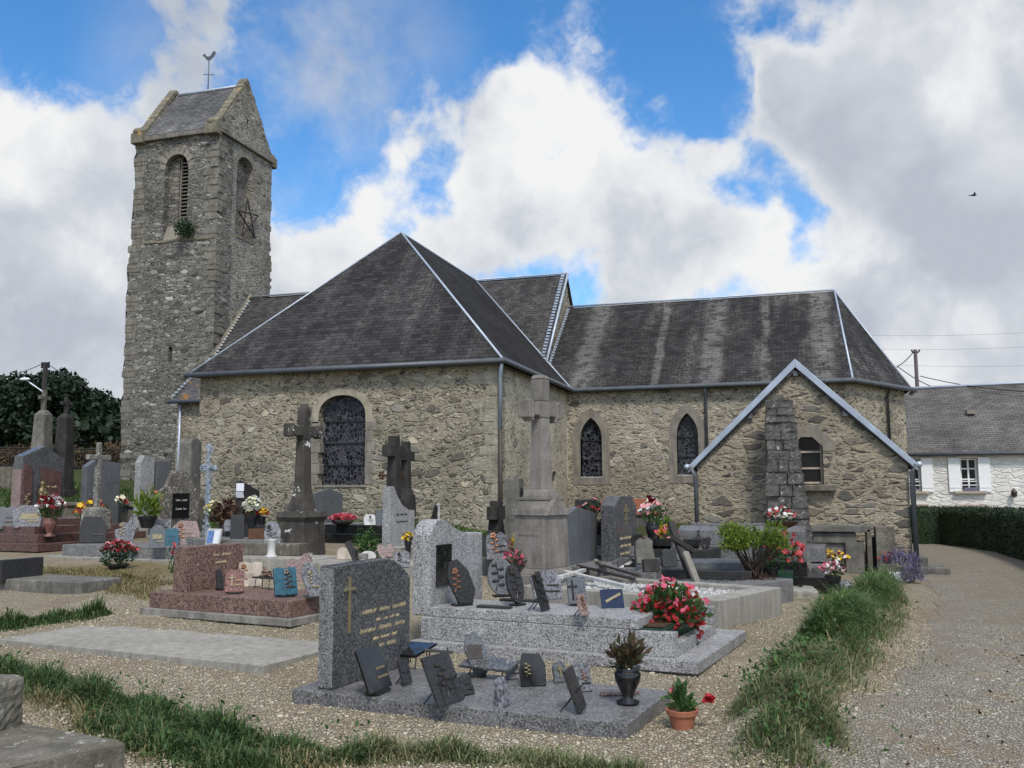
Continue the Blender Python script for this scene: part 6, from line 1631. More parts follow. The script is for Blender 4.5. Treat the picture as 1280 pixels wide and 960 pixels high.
# supporting low slabs in that row
q = T('grave', 'dark slab grave carrying the framed picture and small plaques', 'grave', at(322, 15.3), ROW); z0 = q.location.z
MB().box((-.2, 0, .1), (2.0, 1.3, .42)).build('slab', M['grey'], q, bevel=.015); MB().box((-.1, .45, .4), (1.9, .6, .25)).build('block', M['dark_grey'], q, bevel=.015)
zr = z0 + .315
zL_ = terr(*(G(78, 700).xy)) + .252
pp = T('framed_picture', 'framed blue and white picture behind the pink headstone', 'picture', atZ(265, 683, zL_), -.25)
MB().box((0, 0, .17), (.36, .03, .30), M=Matrix.Rotation(-.2, 4, 'X')).build('frame', M['white_stone'], pp)
MB().box((-.07, -.018, .17), (.15, .01, .22), M=Matrix.Rotation(-.2, 4, 'X')).build('picture', M['picture_blue'], pp); MB().box((.09, -.018, .17), (.13, .01, .24), M=Matrix.Rotation(-.2, 4, 'X')).build('page', M['paper'], pp)
pl2 = lambda px, yb, Y, *a, **kw: plaque(px, yb, a[0], a[1], atY(px, yb, Y).z, *a[2:], **kw)
plaque(232, 681, 40, 32, zL_, -58, 'house', M['pink_stone'], 'rosy stone plaque with a brown flower just left of the framed picture', 14, 'foot', 'rose', 1, .06, emat='copper', eh=.6)
plaque(214, 682, 22, 24, zL_, -60, 'rough', M['blue_glaze'], 'bluish glassy plaque left of the rosy stone plaque', 14, 'foot', None, 0, .05)
pl2(340, 680, 14.6, 24, 30, -60, 'clip', M['grey_marble'], 'grey plaque with a dark round flower left of the dark granite cross', 16, 'foot', 'rose', 1, .05, emat='iron', eh=.5)
pl2(321, 676, 14.8, 26, 16, -65, 'rect', M['rust'], 'rust brown oblong plaque behind the white pedestal vase', 14, 'foot', None, 0, .06)
pl2(296, 676, 14.8, 20, 34, -60, 'rect', M['dark_grey'], 'dark upright plaque below the open leaflet', 8, 'foot', None, 0, .06)
pl2(288, 664, 15.4, 20, 16, -60, 'rough', M['grey_marble'], 'small grey plaque under the withered shrub', 8, 'foot', None, 0, .06)
pl2(361, 650, 16.0, 14, 22, -60, 'rect', M['old_stone'], 'grey square plaque touching the pedestal of the dark granite cross', 8, 'foot', None, 0, .05)
wv = T('pedestal_vase', 'white turned stone vase standing right of the pink headstone', 'vase', atY(339, 697, 13.4)); k_ = mpp(wv.location)
MB().lathe([(8 * k_, 0), (8 * k_, 2 * k_), (5.2 * k_, 4 * k_), (4.6 * k_, 12 * k_), (5.5 * k_, 21 * k_), (6.3 * k_, 23 * k_), (5 * k_, 23 * k_)], n=20).build('vase', M['white_stone'], wv, smooth=True)
q = T('grave', 'pale concrete edged grave under the white pedestal vase', 'grave', at(352, 13.7)); zc_ = wv.location.z - q.location.z
MB().box((0, 0, zc_ / 2 - .06), (1.9, .9, zc_ + .12)).build('slab', M['concrete'], q, bevel=.015); MB().box((-.3, .25, zc_ + .10), (1.2, .3, .2)).build('block', M['mossy'], q, bevel=.02)

# -- pebble dash headstone, iron cross, stele and pale headstones
ph, ps = simple_grave('pebble dashed headstone with rounded shoulders and a small black name plate', 197, 201, 247, 653, 588, None, 'shoulder', M['pebble'], 1.5, M['old_stone'], Y=16.6)
t, w, h = ps[1:]; o = ph.children[0]
MB().box((t / 2 + .008, .02, h * .52), (.02, w * .42, h * .34)).build('name_plate', M['black'], o)
for i, z in enumerate((.58, .46)): squiggle(o, t / 2 + .021, -w * .12, w * .16, h * z, .06, M['grey_light'], .006, 80 + i)
p = at(260, 16.4); H = atY(260, 558, 16.4).z - p.z; A = atY(260, 585, 16.4).z - p.z
cx = T('iron_cross', 'ornate pale blue painted iron cross standing before the transept wall', 'cross', p)
mb = MB().tube([(0, 0, -.1), (0, 0, H)], .035, 6); w = 9.5 * mpp(p)
mb.tube([(-w, 0, A), (w, 0, A)], .035, 6); rs = random.Random(3)
for k in range(70):
    z = rs.uniform(.3, H); s = rs.choice((-1, 1)); r = (.07 if abs(z - A) > .2 else .15)
    mb.ball((s * rs.uniform(.02, r), rs.uniform(-.03, .03), z), (.022, .016, .035), n=6, m=4, jit=.2)
for k in range(22): mb.ball((rs.uniform(-w, w), rs.uniform(-.03, .03), A + rs.uniform(-.07, .07)), (.035, .02, .035), n=6, m=4, jit=.2)
for c_ in ((-w, A), (w, A), (0, H)): mb.ball((c_[0], 0, c_[1]), (.06, .03, .06), n=8, m=5)
mb.build('ironwork', M['pale_blue_iron'], cx)
p = at(237, 18.6); H = atY(237, 548, 18.6).z - p.z; k_ = mpp(p)
sg = T('stele', 'tall round topped weathered stele behind the pebble dashed headstone', 'stele', p)
w = 15 * k_ * 1.5; MB().prism([(-w / 2, -.1), (w / 2, -.1)] + [(w / 2 * math.cos(PI * i / 8), H - w * .3 + w * .3 * math.sin(PI * i / 8)) for i in range(9)], -.16, .16).build('shaft', M['old_stone'], sg, bevel=.03)
MB().box((0, 0, .2), (.45, w + .12, .6)).build('base', M['old_stone'], sg, bevel=.03)
p = at(246, 18.2); MB_ = T('stone_block', 'squat rough stone block at the foot of the round topped stele', 'block', p); MB().box((0, 0, .4), (.3, .35, 1.0)).build('block', M['mossy'], MB_, bevel=.04)
a_, asp = simple_grave('pale grey slab headstone with a crisp upright edge right of the lichened cross', 165, 175, 190, 640, 578, None, 'slant', M['grey_light'], 1.0, M['concrete'], Y=18.2)
simple_grave('grey slab headstone standing close behind the pale crisp edged one', 190, 196, 209, 640, 576, None, 'rect', M['grey_blue'], 1.0, M['concrete'], Y=18.7)
simple_grave('wide grey headstone behind the thin lichened cross', 98, 108, 147, 640, 583, None, 'slant', M['grey_blue'], 1.4, M['grey'], Y=18.0)
small_cross(122, 15.2, 640, 553, 22, 572, 'thin white lichened stone cross in front of the wide grey headstone', M['lichen_cross'], .1, thick=.085)
fl2('potted_plant', 'yellow green leafy plant with orange flowers in a dark pot', 'potted plant', 184, 660, 15.8, 36, 52, [('yellow', .25), ('orange', .25)], 'pot', 'leaf_lime', 150, 12, ls=.2, vh=.28, vmat=M['plastic_black'], aspect=.3)
fl2('flower_bunch', 'red and cream flowers standing before the pale crisp edged headstone', 'flowers', 152, 640, 15.2, 14, 20, [('red', .5), ('cream', .5)], 'pot', 'leaf', 30, 18, .06, .08, .4, M['plastic_black'])

# -- large pink and dark granite monument at the left
bz_ = terr(-15.5, 15.5)
sp = stone_dims(12, 27, 76, 641, 570, None, ROW, 16.9); cc, t, w, h = sp; print('bigpink', sp)
mg = T('grave', 'large monument of dark granite with pink panels and gilt script at the far left', 'grave', (cc.x, cc.y, terr(cc.x, cc.y)), ROW)
hb_ = headstone(mg, mg, (cc, t, w, h), 'low_gable', M['grey_polish'], .01)
mb = MB()
for (y0, y1, z1) in ((-.49, -.28, .92), (-.06, .42, .88)): mb.prism([(y0 * w, .02), (y1 * w, .02), (y1 * w, h * (z1 - .06)), (y0 * w, h * z1)], t / 2 - .02, t / 2 + .05)
mb.build('pink_panel', M['pink_dark'], hb_, bevel=.01)
MB().box((-.0, -w / 2 - .012, h * .42), (t * .99, .03, h * .84)).build('side_panel', M['pink_stone'], hb_)
for i, z in enumerate((.62, .52, .45)): squiggle(hb_, t / 2 + .053, w * .0, w * .32, h * z, .07, M['gold'], .008, 90 + i)
mb = MB().tube([(t / 2 + .06, -w * .38, h * .1), (t / 2 + .06, -w * .39, h * .5)], .012, 5)
for k in range(5): mb.ball((t / 2 + .06, -w * .39 + .05 * math.sin(k * 2), h * (.42 + .03 * k)), (.02, .05, .035), n=6, m=4)
mb.build('gilt_flower', M['gold'], hb_)
gz0 = mg.location.z
for i, (l, wd, z) in enumerate(((2.9, 2.3, -.0), (2.5, 1.95, .16), (2.1, 1.6, .32))): MB().box((l / 2 - .45, -.1, z + .05), (l, wd, .2)).build('step', M['pink_dark'], mg, bevel=.01)
sx = atY(45, 645, cc.y - .1); st_ = T('statuette', 'dark bronze statuette of a veiled praying woman against the pink monument', 'statue', (sx.x + .15, cc.y - .1, atY(45, 650, cc.y - .1).z))
zt = atY(45, 601, cc.y - .1).z - st_.location.z
MB().lathe([(.13, 0), (.14, zt * .05), (.10, zt * .3), (.09, zt * .5), (.125, zt * .7), (.11, zt * .78), (.05, zt * .84), (.075, zt * .9), (.07, zt * .96), (.02, zt)], n=14, M=Matrix.Scale(.8, 4, (1, 0, 0))).ball((.09, 0, zt * .66), (.05, .05, .07), n=8, m=5).tube([(.03, -.12, zt * .7), (.1, -.1, zt * .58), (.12, 0, zt * .68)], .035, 6).tube([(.03, .12, zt * .7), (.1, .1, zt * .58), (.12, 0, zt * .68)], .035, 6).build('figure', plain('gilded_bronze', (.14, .11, .05, 1), .4, .5, .5, .4, 20), st_, smooth=True)
fl2('vase_flowers', 'copper vase of dark red roses with white blooms before the pink monument', 'vase', 62, 671, 15.25, 34, 52, [('dark_red', .9), ('white', .5)], 'vase', 'leaf', 110, 60, .07, .11, .45, M['red_stone'], low=.1)
pl2(32, 661, 15.5, 40, 30, -58, 'house', M['grey_marble'], 'pale grey plaque with a gilt medallion, left of the copper vase', 14, 'block', 'photo', 2, .05, emat='gold', eh=.25, ey=.1)
pl2(5, 662, 15.5, 34, 30, -58, 'rough', M['grey_blue'], 'grey plaque cut by the left edge of the photo', 16, 'block', None, 2, .05)
st2 = T('grave', 'low dark red granite stepped slab under the copper vase', 'grave', at(38, 16.0), ROW); z0 = st2.location.z
for i, (l, wd, z) in enumerate(((4.4, 2.0, .05), (4.0, 1.55, .21), (3.4, 1.1, .36))): MB().box((-.6 - .1 * i, 0, z), (l, wd, .16)).build('step', M['pink_dark'], st2, bevel=.01)

# -- granite ledge row with small memorials
zL = terr(*(G(78, 700).xy)) + .26
c, rz, L, W = quad((78, 680), (300, 686), zL, 1.1, 2.9)
lr = T('grave', 'long grey granite ledge grave with small memorials before the pebble dashed headstone', 'grave', c, rz); lr.location.z = zL - .26
MB().box((0, 0, .13), (L, W, .24)).build('kerb', M['grey'], lr, bevel=.01); MB().box((-.05, -.08, -.0), (L + .5, W + .18, .08)).build('footing', M['concrete'], lr, bevel=.01)
zL += -.008
plaque(115, 679, 38, 34, zL, -60, 'clip', M['dark_grey'], 'dark slate plaque with a curl cut corner standing on the granite ledge', 10, 'block', None, 1, .06)
plaque(157, 684, 34, 42, zL, -60, 'star', M['grey_marble'], 'grey jagged flame shaped plaque with gilt marks on the granite ledge', 10, 'foot', 'rose', 0, .06, 'gold', .4, -.2)
plaque(196, 685, 22, 30, zL, -58, 'arch', M['grey_blue'], 'small arched plaque with a gilt band on the granite ledge', 12, 'foot', 'photo', 1, .05, 'gold', .2, 0)
plaque(199, 668, 32, 20, zL + .1, -62, 'rect', M['grey_marble'], 'wide grey plaque behind the small arched one', 8, 'foot', None, 2, .06)
fl2('flower_bunch', 'bunch of dark red and orange yellow flowers behind the dark slate plaque', 'flowers', 114, 664, 15.9, 44, 38, [('dark_red', .5), ('orange', .3), ('yellow', .3)], 'pot', 'leaf_lime', 120, 34, .085, .14, .25, M['plastic_black'])
flowers('potted_plant', 'round pot of dark red flowers standing on the ground by the granite ledge', 'flowers', 147, 711, None, 44, 36, [('coral', .5), ('dark_red', .6), ('light_pink', .2)], 'pot', 'leaf_dark', 260, 60, .045, .09, .15, M['plastic_black'], low=.25)
flowers('potted_plant', 'coral flower on a leafy stem at the left end of the pink granite slab', 'flowers', 214, 716, None, 16, 36, [('coral', .9)], None, 'leaf_dark', 30, 9, .05, .09, .05, None, low=.4)

# -- dark slab at the left edge
zd = .30
q0, q1 = G(60, 745), G(105, 742)
ld = T('grave', 'low dark stone slab with a black upright tablet at the left edge', 'grave', q1, -.08); z0 = ld.location.z
MB().box((-1.15, .30, .05), (2.3, .75, .22)).build('slab', M['old_stone'], ld, bevel=.02, rough=.003)
MB().box((-1.46, .2, .27), (.12, .7, .32)).build('tablet', M['dark_grey'], ld, bevel=.008)

# -- far obelisks with crosses behind the pink monument
for px, Y, yt, ys, wpx, lb in ((50, 23.5, 488, 513, 22, 'tall grey obelisk topped by a stone cross behind the pink monument'), (78, 24.5, 497, 517, 20, 'darker obelisk topped by a small cross, right of the grey one')):
    p = at(px, Y); k = mpp(p); zs = atY(px, ys, Y).z - p.z; zt = atY(px, yt, Y).z - p.z; wb = wpx * k * .55
    ob = T('obelisk', lb, 'monument', p, .1)
    m = M['old_stone'] if px < 60 else M['dark_cross']
    MB().frustum(-.1, zs - .15, (wb * .92, wb * .92), (wb * .62, wb * .62)).frustum(zs - .15, zs, (wb * .62, wb * .62), (wb * .3, wb * .3)).build('shaft', m, ob, bevel=.02)
    MB().box((0, 0, .0), (wb * 2.2, wb * 2.2, .4)).build('base', m, ob, bevel=.02)
    ch = zt - zs; MB().box((0, 0, zs + ch / 2), (.11, .11, ch)).box((0, 0, zs + ch * .62), (.115, .45, .11)).build('cross', M['mossy'] if px < 60 else m, ob, bevel=.01)
# distant low walls and slabs between the rows
for px, Y, L_, W_, H_, lb, mm in ((112, 20, 2.4, 1.0, .5, 'plain old grave slab lying in the grass behind the thin lichened cross', 'mossy'), (160, 21, 2.0, .9, .45, 'mossy low grave slab near the foot of the church tower', 'mossy'), (205, 20.5, 1.6, .8, .55, 'old grey tomb chest beside the aisle wall', 'old_stone')):
    q = T('old_tomb', lb, 'tomb', at(px, Y), .05); MB().box((0, 0, H_ / 2 - .1), (L_, W_, H_ + .2)).box((0, 0, H_ + .04), (L_ + .15, W_ + .12, .09)).build('chest', M[mm], q, bevel=.03, rough=.004)
q = at(18, 25); kw = T('stone_wall', 'short mossy stone wall section at the far left', 'wall', (q.x - 2, 25, q.z)); MB().box((0, 0, .35), (4.5, .4, .8)).build('stone', M['mossy'], kw, bevel=.03)

# ================================================================ GRASS, PEBBLES
def blades(name, label, pts, hts, mat, lean=.35, width=.006, wind=(.1, -.1)):
    n = len(pts); pts = np.asarray(pts, float); h = np.asarray(hts)[:, None]
    a = RNG.uniform(0, 2 * PI, n); d = np.stack([np.cos(a), np.sin(a), np.zeros(n)], 1); s = np.stack([-np.sin(a), np.cos(a), np.zeros(n)], 1)
    L = (RNG.uniform(.15, 1, n) * lean)[:, None]; w = (width * RNG.uniform(.6, 1.3, n))[:, None]
    b = d * L + np.array([wind[0], wind[1], 0]) * .5
    up = np.array([0, 0, 1.0])
    p1 = pts + up * h * .5 + b * h * .28; p2 = pts + up * h * .82 + b * h * .75; p3 = pts + up * h * (1 - .35 * L) + b * h * 1.35
    V = np.stack([pts - s * w, pts + s * w, p1 - s * w * .9, p1 + s * w * .9, p2 - s * w * .6, p2 + s * w * .6, p3], 1)
    me = np_mesh(name, V, [(0, 1, 3), (0, 3, 2), (2, 3, 5), (2, 5, 4), (4, 5, 6)], mat)
    return tag(me, label, 'grass', kind='stuff')


def scatter(n, shapes):
    """points in a union of soft ellipses (cx, cy, rx, ry, angle)"""
    out = []; tot = sum(s[2] * s[3] for s in shapes)
    for cx, cy, rx, ry, an in shapes:
        m = int(n * rx * ry / tot); r = np.sqrt(RNG.uniform(0, 1, m)) * (1 + RNG.normal(0, .07, m)); t = RNG.uniform(0, 2 * PI, m)
        x, y = r * np.cos(t) * rx, r * np.sin(t) * ry
        out.append(np.stack([cx + x * math.cos(an) - y * math.sin(an), cy + x * math.sin(an) + y * math.cos(an), r], 1))
    return np.concatenate(out)


def clump(px, py, rx, ry, an=0.0): p = G(px, py); return (p.x, p.y, rx, ry, an)


def grass(name, label, n, shapes, h, mat, lean=.35, width=.006, wind=(.1, -.1)):
    s = scatter(n, shapes); P = np.array([(x, y, ground_z(x, y) - .01) for x, y, _ in s])
    patch = .75 + .35 * np.sin(s[:, 0] * 5.3 + 1) * np.cos(s[:, 1] * 6.1)
    H = h * np.clip(1.05 - .45 * s[:, 2] ** 3, .3, 1) * RNG.uniform(.45, 1.15, len(s)) * np.clip(patch, .45, 1.2)
    return blades(name, label, P, H, mat, lean, width, wind)


M['grass_dark'] = foliage('dark_grass', [(.014, .034, .009, 1), (.032, .072, .017, 1), (.06, .11, .028, 1), (.15, .15, .06, 1)], .6, 2.5, .2)
M['grass_mid'] = foliage('fresh_grass', [(.025, .055, .015, 1), (.055, .115, .028, 1), (.10, .17, .045, 1), (.22, .22, .10, 1)], .6, 2.5, .3)
M['grass_weedy'] = foliage('weedy_grass', [(.045, .075, .022, 1), (.095, .13, .045, 1), (.17, .18, .08, 1), (.33, .28, .16, 1)], .7, 2.5, .2)
M['grass_dry'] = foliage('dry_grass', [(.16, .12, .055, 1), (.27, .21, .10, 1), (.10, .105, .035, 1), (.36, .29, .16, 1)], .8, 1.8, .2)

def strip(line, n, w, taper=.6):
    """points gathered about a polyline of photo pixels, denser in tufts, with a ragged edge"""
    P = [G(x, y) for x, y in line]; L = [0]
    for a, b in zip(P[:-1], P[1:]): L.append(L[-1] + (b - a).length)
    s = RNG.uniform(0, L[-1], n); xx = np.interp(s, L, [p.x for p in P]); yy = np.interp(s, L, [p.y for p in P]); ww = np.interp(s, L, w if isinstance(w, (list, tuple)) else [w] * len(P))
    k = ww * (1 + .35 * np.sin(s * 4.1 + 1) + .25 * np.sin(s * 9.7))
    o = RNG.normal(0, .5, (n, 2)) * k[:, None]
    return np.stack([xx + o[:, 0], yy + o[:, 1], np.clip(np.hypot(o[:, 0], o[:, 1]) / (ww * 1.3), 0, 1.2)], 1)


def grass2(name, label, s, h, mat, lean=.35, width=.006, wind=(.1, -.1), tuft=3.0):
    P = np.array([(x, y, ground_z(x, y) - .01) for x, y, _ in s])
    patch = .8 + .3 * np.sin(s[:, 0] * 5.3 + 1) * np.cos(s[:, 1] * 6.1) + .25 * np.sin(s[:, 0] * 11.7 + s[:, 1] * 8.3)
    H = h * np.clip(1.1 - .8 * s[:, 2], .15, 1.05) * np.clip(RNG.lognormal(-.35, .5, len(s)), .2, 1.9) * np.clip(patch, .35, 1.3)
    return blades(name, label, P, H, mat, lean, width, wind)


D1 = strip([(-90, 800), (-30, 788), (40, 780), (90, 772), (128, 768)], 15000, [.34, .34, .30, .24, .12])
grass2('grass', 'thick dark green grass strip along the upper edge of the concrete slab', D1, .13, M['grass_dark'], .5)
D2 = np.concatenate([strip([(-60, 830), (10, 845), (80, 866), (150, 885), (215, 905), (270, 925), (330, 938), (400, 945), (450, 950)], 34000, [.28, .3, .28, .25, .22, .2, .2, .16, .12]), strip([(140, 905), (200, 930), (260, 955), (330, 965)], 12000, [.18, .25, .25, .2])])
grass2('grass', 'dark lush grass band crossing the lower left foreground', D2, .125, M['grass_dark'], .9, .005)
D2b = strip([(0, 850), (90, 885), (170, 915), (240, 945), (330, 950), (420, 960)], 6000, .34)
grass2('grass', 'straw coloured dead blades mixed along the dark grass band', D2b, .08, M['grass_dry'], 1.3, .004)
D3 = strip([(340, 955), (450, 945), (540, 945), (640, 952), (720, 962), (800, 975)], 19000, [.22, .2, .2, .2, .16, .1])
grass2('grass', 'patchy short grass along the bottom edge of the photo', D3, .085, M['grass_weedy'], .9, .0045)
D4 = np.concatenate([strip([(1030, 832), (1048, 812), (1064, 796)], 24000, [.26, .36, .28]), strip([(1082, 774), (1093, 762), (1104, 750)], 15000, [.22, .32, .22])])
grass2('grass', 'tall bright grass tussock hanging over the bank by the path', D4, .18, M['grass_mid'], 1.3, .005, (.35, -.3))
D5 = np.concatenate([strip([(985, 965), (1000, 930), (1012, 905)], 12000, [.24, .32, .2]), strip([(985, 897), (1004, 876), (1018, 864)], 15000, [.22, .32, .22]), strip([(940, 910), (958, 888), (975, 865)], 5000, [.14, .24, .18]), strip([(1035, 850), (1055, 832)], 3000, .18)])
grass2('grass', 'loose weedy grass at the near end of the bank', D5, .12, M['grass_weedy'], 1.1, .004, (.15, -.15))
D5b = strip([(1000, 940), (1030, 900), (1060, 860), (1095, 815), (1118, 780), (1122, 750)], 3500, [.16, .2, .22, .22, .2, .15])
grass2('grass', 'dark undergrown grass on the path side of the bank', D5b, .13, M['grass_weedy'], 1.0, .0045, (.3, -.2))
D6 = strip([(1080, 768), (1095, 745), (1106, 725), (1114, 715)], 11000, [.2, .3, .3, .25])
grass2('grass', 'bushy weeds and thin grass at the far end of the bank', D6, .15, M['grass_weedy'], 1.0, .005)
wp = np.concatenate([D5[::190], D6[::110], D4[::500], D2[::700]]); wb = []
for x, y, _ in wp:
    for k in range(random.randint(4, 9)):
        r_ = random.uniform(0, .07); wb.append((x + random.gauss(0, .04), y + random.gauss(0, .04), ground_z(x, y) + random.uniform(.02, .2)))
o = leaves('weeds', wb, .042, M['leaf'], None, .5, tilt=.8); tag(o, 'broad leaved weeds scattered through the grassy bank', 'weeds', kind='stuff')
D7 = np.concatenate([strip([(35, 715), (90, 716), (150, 722), (205, 732)], 16000, [.5, .7, .7, .4]), strip([(120, 728), (170, 740), (215, 748)], 6000, [.4, .4, .3])])
grass2('grass', 'parched yellow grass in front of the granite ledge grave', D7, .075, M['grass_dry'], 1.0, .005)
grass('grass', 'green grass strip at the foot of the transept wall', 14000, [(-11.6, 21.6, 4.0, .7, 0), (-7.6, 20.2, 1.6, .8, 0), (-17, 21.0, 2.5, 1.0, 0)], .20, M['grass_mid'], .5, .012)
grass('grass', 'rough lawn below the tower at the left', 16000, [(-21, 22.5, 4, 2.5, 0), (-25, 26, 5, 3, 0), (-17, 18.5, 2.5, 1.2, 0)], .16, M['grass_dark'], .5, .014)
grass('grass', 'scattered weeds sprouting from the gravel', 1500, [clump(930, 790, .6, 1.2), clump(300, 830, .8, .15), clump(900, 925, .3, .4), clump(870, 770, .1, .3), clump(1130, 820, .35, 1.2)], .05, M['grass_weedy'], .9, .004)

# loose stones on the gravel near the camera
def pebbles(name, label, n, region, size, mat, seed):
    x = RNG.uniform(region[0], region[1], n); y = region[2] + (region[3] - region[2]) * RNG.uniform(0, 1, n) ** 1.5
    if seed == 1: keep = x < np.interp(y, [p[1] for p in left], [p[0] for p in left]) + .05
    else: keep = x > np.interp(y, [p[1] for p in left], [p[0] for p in left]) - .05
    x, y = x[keep], y[keep]; P = np.array([(a, b, ground_z(a, b) + .004) for a, b in zip(x, y)]); n = len(x)
    ph = (1 + 5 ** .5) / 2; ico = np.array([(-1, ph, 0), (1, ph, 0), (-1, -ph, 0), (1, -ph, 0), (0, -1, ph), (0, 1, ph), (0, -1, -ph), (0, 1, -ph), (ph, 0, -1), (ph, 0, 1), (-ph, 0, -1), (-ph, 0, 1)]) / 1.9
    fc = [(0, 11, 5), (0, 5, 1), (0, 1, 7), (0, 7, 10), (0, 10, 11), (1, 5, 9), (5, 11, 4), (11, 10, 2), (10, 7, 6), (7, 1, 8), (3, 9, 4), (3, 4, 2), (3, 2, 6), (3, 6, 8), (3, 8, 9), (4, 9, 5), (2, 4, 11), (6, 2, 10), (8, 6, 7), (9, 8, 1)]
    s = size * RNG.lognormal(0, .38, n); sc = s[:, None] * RNG.uniform(.55, 1.25, (n, 3)); sc[:, 2] *= .6
    a = RNG.uniform(0, 2 * PI, n); V = ico[None] * sc[:, None, :] + RNG.normal(0, .1, (n, 12, 3)) * s[:, None, None]
    X = V[..., 0] * np.cos(a)[:, None] - V[..., 1] * np.sin(a)[:, None]; Y = V[..., 0] * np.sin(a)[:, None] + V[..., 1] * np.cos(a)[:, None]
    V = np.stack([X, Y, V[..., 2]], 2) + P[:, None]
    return tag(np_mesh(name, V, fc, mat), label, 'gravel', kind='stuff')


M['pebbles_pale'] = foliage('pale_pebbles', [(.20, .16, .105, 1), (.36, .305, .207, 1), (.43, .375, .268, 1), (.54, .49, .385, 1)], .9, 2)
M['pebbles_grey'] = foliage('grey_pebbles', [(.17, .147, .113, 1), (.305, .275, .217, 1), (.385, .352, .287, 1), (.52, .485, .415, 1)], .9, 2)
pebbles('gravel', 'loose pale gravel stones between the front graves', 95000, (-9, 1.4, 3.6, 13.5), .0064, M['pebbles_pale'], 1)
pebbles('gravel', 'loose grey gravel stones on the path', 36000, (-.4, 4.2, 3.6, 12), .0058, M['pebbles_grey'], 2)
nn = 260; lx = RNG.uniform(0.1, 2.8, nn); ly = RNG.uniform(4.2, 11, nn); kp = lx > np.interp(ly, [p[1] for p in left], [p[0] for p in left])
o = leaves('fallen_leaves', np.array([(a, b, ground_z(a, b) + .016) for a, b in zip(lx[kp], ly[kp])]), .035, M['leaf_brown'], None, .6); tag(o, 'small dry leaves littering the gravel path', 'fallen leaves', kind='stuff')

GROUPS = {'memorial plaque': 'memorial plaques set out on the graves', 'grave': 'graves of the churchyard', 'flowers': 'pots and bunches of flowers on the graves',
          'vase': 'vases on the graves', 'cross': 'crosses in the churchyard', 'potted plant': 'potted plants beside the graves', 'cable': 'overhead cables', 'board': 'loose boards between the graves',
          'tomb': 'old tombs of the churchyard', 'planter': 'planters of flowers', 'hedge': 'hedges around the churchyard', 'pole': 'utility poles', 'shrub': 'shrubs', 'monument': 'stone obelisks', 'grave slab': 'bare grave slabs', 'stele': 'tall grey steles'}
for o in list(SC.objects):
    if o.parent is None and o.get('category') in GROUPS and not o.get('group') and not o.get('kind'): o['group'] = GROUPS[o['category']]

# ================================================================ SKY, LIGHT, CAMERA
SUN_EL, SUN_AZ = math.radians(52), math.radians(152)     # azimuth from +Y towards +X
wd = bpy.data.worlds.new('World'); SC.world = wd; wd.use_nodes = True
nt = wd.node_tree; nt.nodes.clear()
class WT(NT):
    def __init__(s, t): s.t = t; s.n = t.nodes; s._c = {}
w = WT(nt)
sky = w.nd('ShaderNodeTexSky'); sky.sky_type = 'NISHITA'; sky.sun_disc = False; sky.sun_elevation = SUN_EL; sky.sun_rotation = SUN_AZ % (2 * PI); sky.air_density = 1.0; sky.dust_density = .4; sky.ozone_density = 3.0
dirv = w.co('Generated')
nrm = w.nd('ShaderNodeVectorMath'); nrm.operation = 'NORMALIZE'; w.lk(dirv, nrm.inputs[0]); dv = nrm.outputs[0]
n1 = w.noise(warp(w, dv, 4, .12), 3.6, 9, .56)
n2 = w.noise(dv, 9.0, 7, .55)
n3 = w.noise(dv, 26.0, 6, .6)
base = w.math('ADD', w.math('ADD', w.math('MULTIPLY', n1, 1.05), w.math('MULTIPLY', n2, .5)), w.math('ADD', w.math('MULTIPLY', n3, .26), -.405))


def blob(px, py, deg, amp, sq=1.0):
    d = ray(px, py).normalized()
    x = w.nd('ShaderNodeVectorMath'); x.operation = 'DISTANCE'; w.lk(dv, x.inputs[0]); x.inputs[1].default_value = d
    return w.math('MULTIPLY', w.rng(x.outputs['Value'], math.radians(deg) * .25, math.radians(deg), 1, 0), amp)


acc = base
for b in ((50, 25, 6, -.20), (150, 70, 4.5, -.12), (375, 225, 4.4, -.26), (340, 180, 3.5, -.10), (470, 10, 5, -.08), (575, 40, 4.5, -.16), (600, 95, 2.5, -.08), (680, 10, 5, -.16), (830, 20, 7.5, -.28), (900, 120, 3.6, -.26), (915, 260, 3, -.13), (965, 215, 3.5, -.12), (1010, 15, 4, -.22), (1035, 290, 3.6, -.17), (1015, 235, 2.6, -.1), (545, 215, 2.4, -.06), (880, 335, 2.6, -.08),
          (70, 250, 12, .18), (30, 420, 9, .12), (440, 350, 8, .18), (500, 170, 2.4, .14), (480, 230, 3.4, .1), (690, 200, 9, .22), (620, 280, 6, .14), (640, 130, 4, .12), (740, 30, 2.6, .18), (830, 110, 2.2, .12), (860, 270, 6, .16), (800, 320, 6, .12), (985, 105, 2.4, .24), (1000, 150, 3, .14), (1060, 170, 4.5, .16), (1200, 120, 12, .26), (1180, 330, 11, .22), (960, 330, 7, .12)):
    acc = w.math('ADD', acc, blob(*b))
mask = w.rng(acc, .44, .60)
wisp = w.math('MULTIPLY', w.rng(w.noise(warp(w, dv, 9, .08), 14, 8, .68), .45, .75), w.rng(acc, .30, .5), True)
mask = w.math('MAXIMUM', mask, w.math('MULTIPLY', wisp, .75))
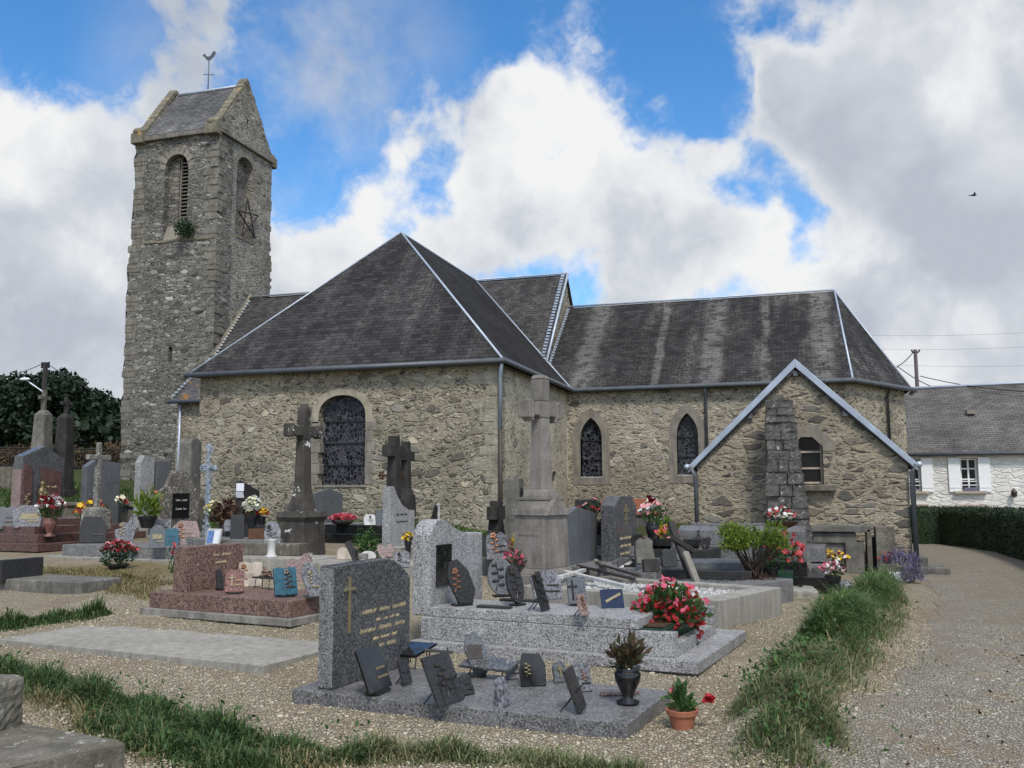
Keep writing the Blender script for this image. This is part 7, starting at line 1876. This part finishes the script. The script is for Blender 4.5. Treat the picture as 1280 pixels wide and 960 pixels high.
# thin veil of grey cloud across the upper left
veil = w.math('MULTIPLY', w.rng(w.noise(dv, 5.5, 7, .6), .34, .62), w.math('ADD', w.math('ADD', blob(330, 110, 11, .75), blob(480, 60, 7, .35)), blob(980, 330, 7, .4)), True)
mask = w.math('MAXIMUM', mask, w.math('MULTIPLY', veil, .85))
elev = w.sep(dv)[2]
thick = w.rng(acc, .56, .86)
lump = w.noise(warp(w, dv, 6, .1), 5.2, 6, .55)
shade = w.math('ADD', w.math('MULTIPLY', thick, .42), w.math('MULTIPLY', w.rng(lump, .34, .68), .85))
for b in ((1200, 270, 6, .3), (1275, 330, 5, .12), (1100, 300, 5, .12), (60, 460, 9, .08), (300, 110, 9, .25), (1250, 30, 6, -.25), (1040, 60, 5, -.4), (1150, 70, 6, -.35), (1240, 150, 6, -.15), (100, 150, 8, -.5), (480, 230, 5, -.4), (700, 140, 6, -.45), (780, 250, 7, -.35), (1170, 430, 5, -.55), (130, 320, 4, -.45), (1090, 330, 3, -.3), (960, 360, 6, -.2)): shade = w.math('ADD', shade, blob(*b))
ccol = w.ramp(shade, [(.0, (.97, .975, .98, 1)), (.3, (.84, .86, .89, 1)), (.62, (.66, .70, .76, 1)), (1.0, (.53, .575, .65, 1))])
bg1 = w.nd('ShaderNodeBackground'); hs_n = w.nd('ShaderNodeHueSaturation'); hs_n.inputs['Saturation'].default_value = 1.28; hs_n.inputs['Value'].default_value = 1.1; w.lk(sky.outputs[0], hs_n.inputs['Color']); w.lk(hs_n.outputs[0], bg1.inputs[0]); bg1.inputs[1].default_value = .14
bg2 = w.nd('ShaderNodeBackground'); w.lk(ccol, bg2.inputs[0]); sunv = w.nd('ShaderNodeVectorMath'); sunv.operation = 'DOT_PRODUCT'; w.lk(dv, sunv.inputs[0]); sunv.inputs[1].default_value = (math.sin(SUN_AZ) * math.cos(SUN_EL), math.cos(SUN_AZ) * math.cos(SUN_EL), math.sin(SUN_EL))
w.lk(w.rng(sunv.outputs['Value'], .0, 1.0, .735, 1.7), bg2.inputs[1])     # added boost: unseen clouds on the sun side brightened to light the ground
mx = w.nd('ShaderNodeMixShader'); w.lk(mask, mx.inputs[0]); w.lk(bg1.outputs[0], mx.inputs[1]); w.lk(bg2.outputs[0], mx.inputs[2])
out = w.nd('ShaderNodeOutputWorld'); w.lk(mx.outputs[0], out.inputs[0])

sl_ = bpy.data.lights.new('sun', 'SUN'); sl_.energy = 2.3; sl_.angle = math.radians(11); sl_.color = (1, .95, .88)
so = bpy.data.objects.new('sun', sl_); COL.objects.link(so)
sd = Vector((math.sin(SUN_AZ) * math.cos(SUN_EL), math.cos(SUN_AZ) * math.cos(SUN_EL), math.sin(SUN_EL)))
so.rotation_euler = (-sd).to_track_quat('-Z', 'Y').to_euler(); so.location = (0, -10, 30)

cd = bpy.data.cameras.new('camera'); co_ = bpy.data.objects.new('camera', cd); COL.objects.link(co_)
cd.sensor_fit = 'HORIZONTAL'; cd.sensor_width = 36; cd.lens = F / 1280 * 36; cd.clip_start = .05; cd.clip_end = 1500
R3 = Matrix((RT, UP, -FW)).transposed(); co_.matrix_world = Matrix.Translation(EYEP) @ R3.to_4x4()
SC.camera = co_
vs_ = SC.view_settings; vs_.view_transform = 'Standard'; vs_.look = 'None'; vs_.exposure = 0.33; vs_.gamma = 1.0; vs_.use_curve_mapping = False
SC.cycles.use_denoising = True; SC.cycles.max_bounces = 5; SC.cycles.diffuse_bounces = 3; SC.cycles.glossy_bounces = 3; SC.cycles.transmission_bounces = 2
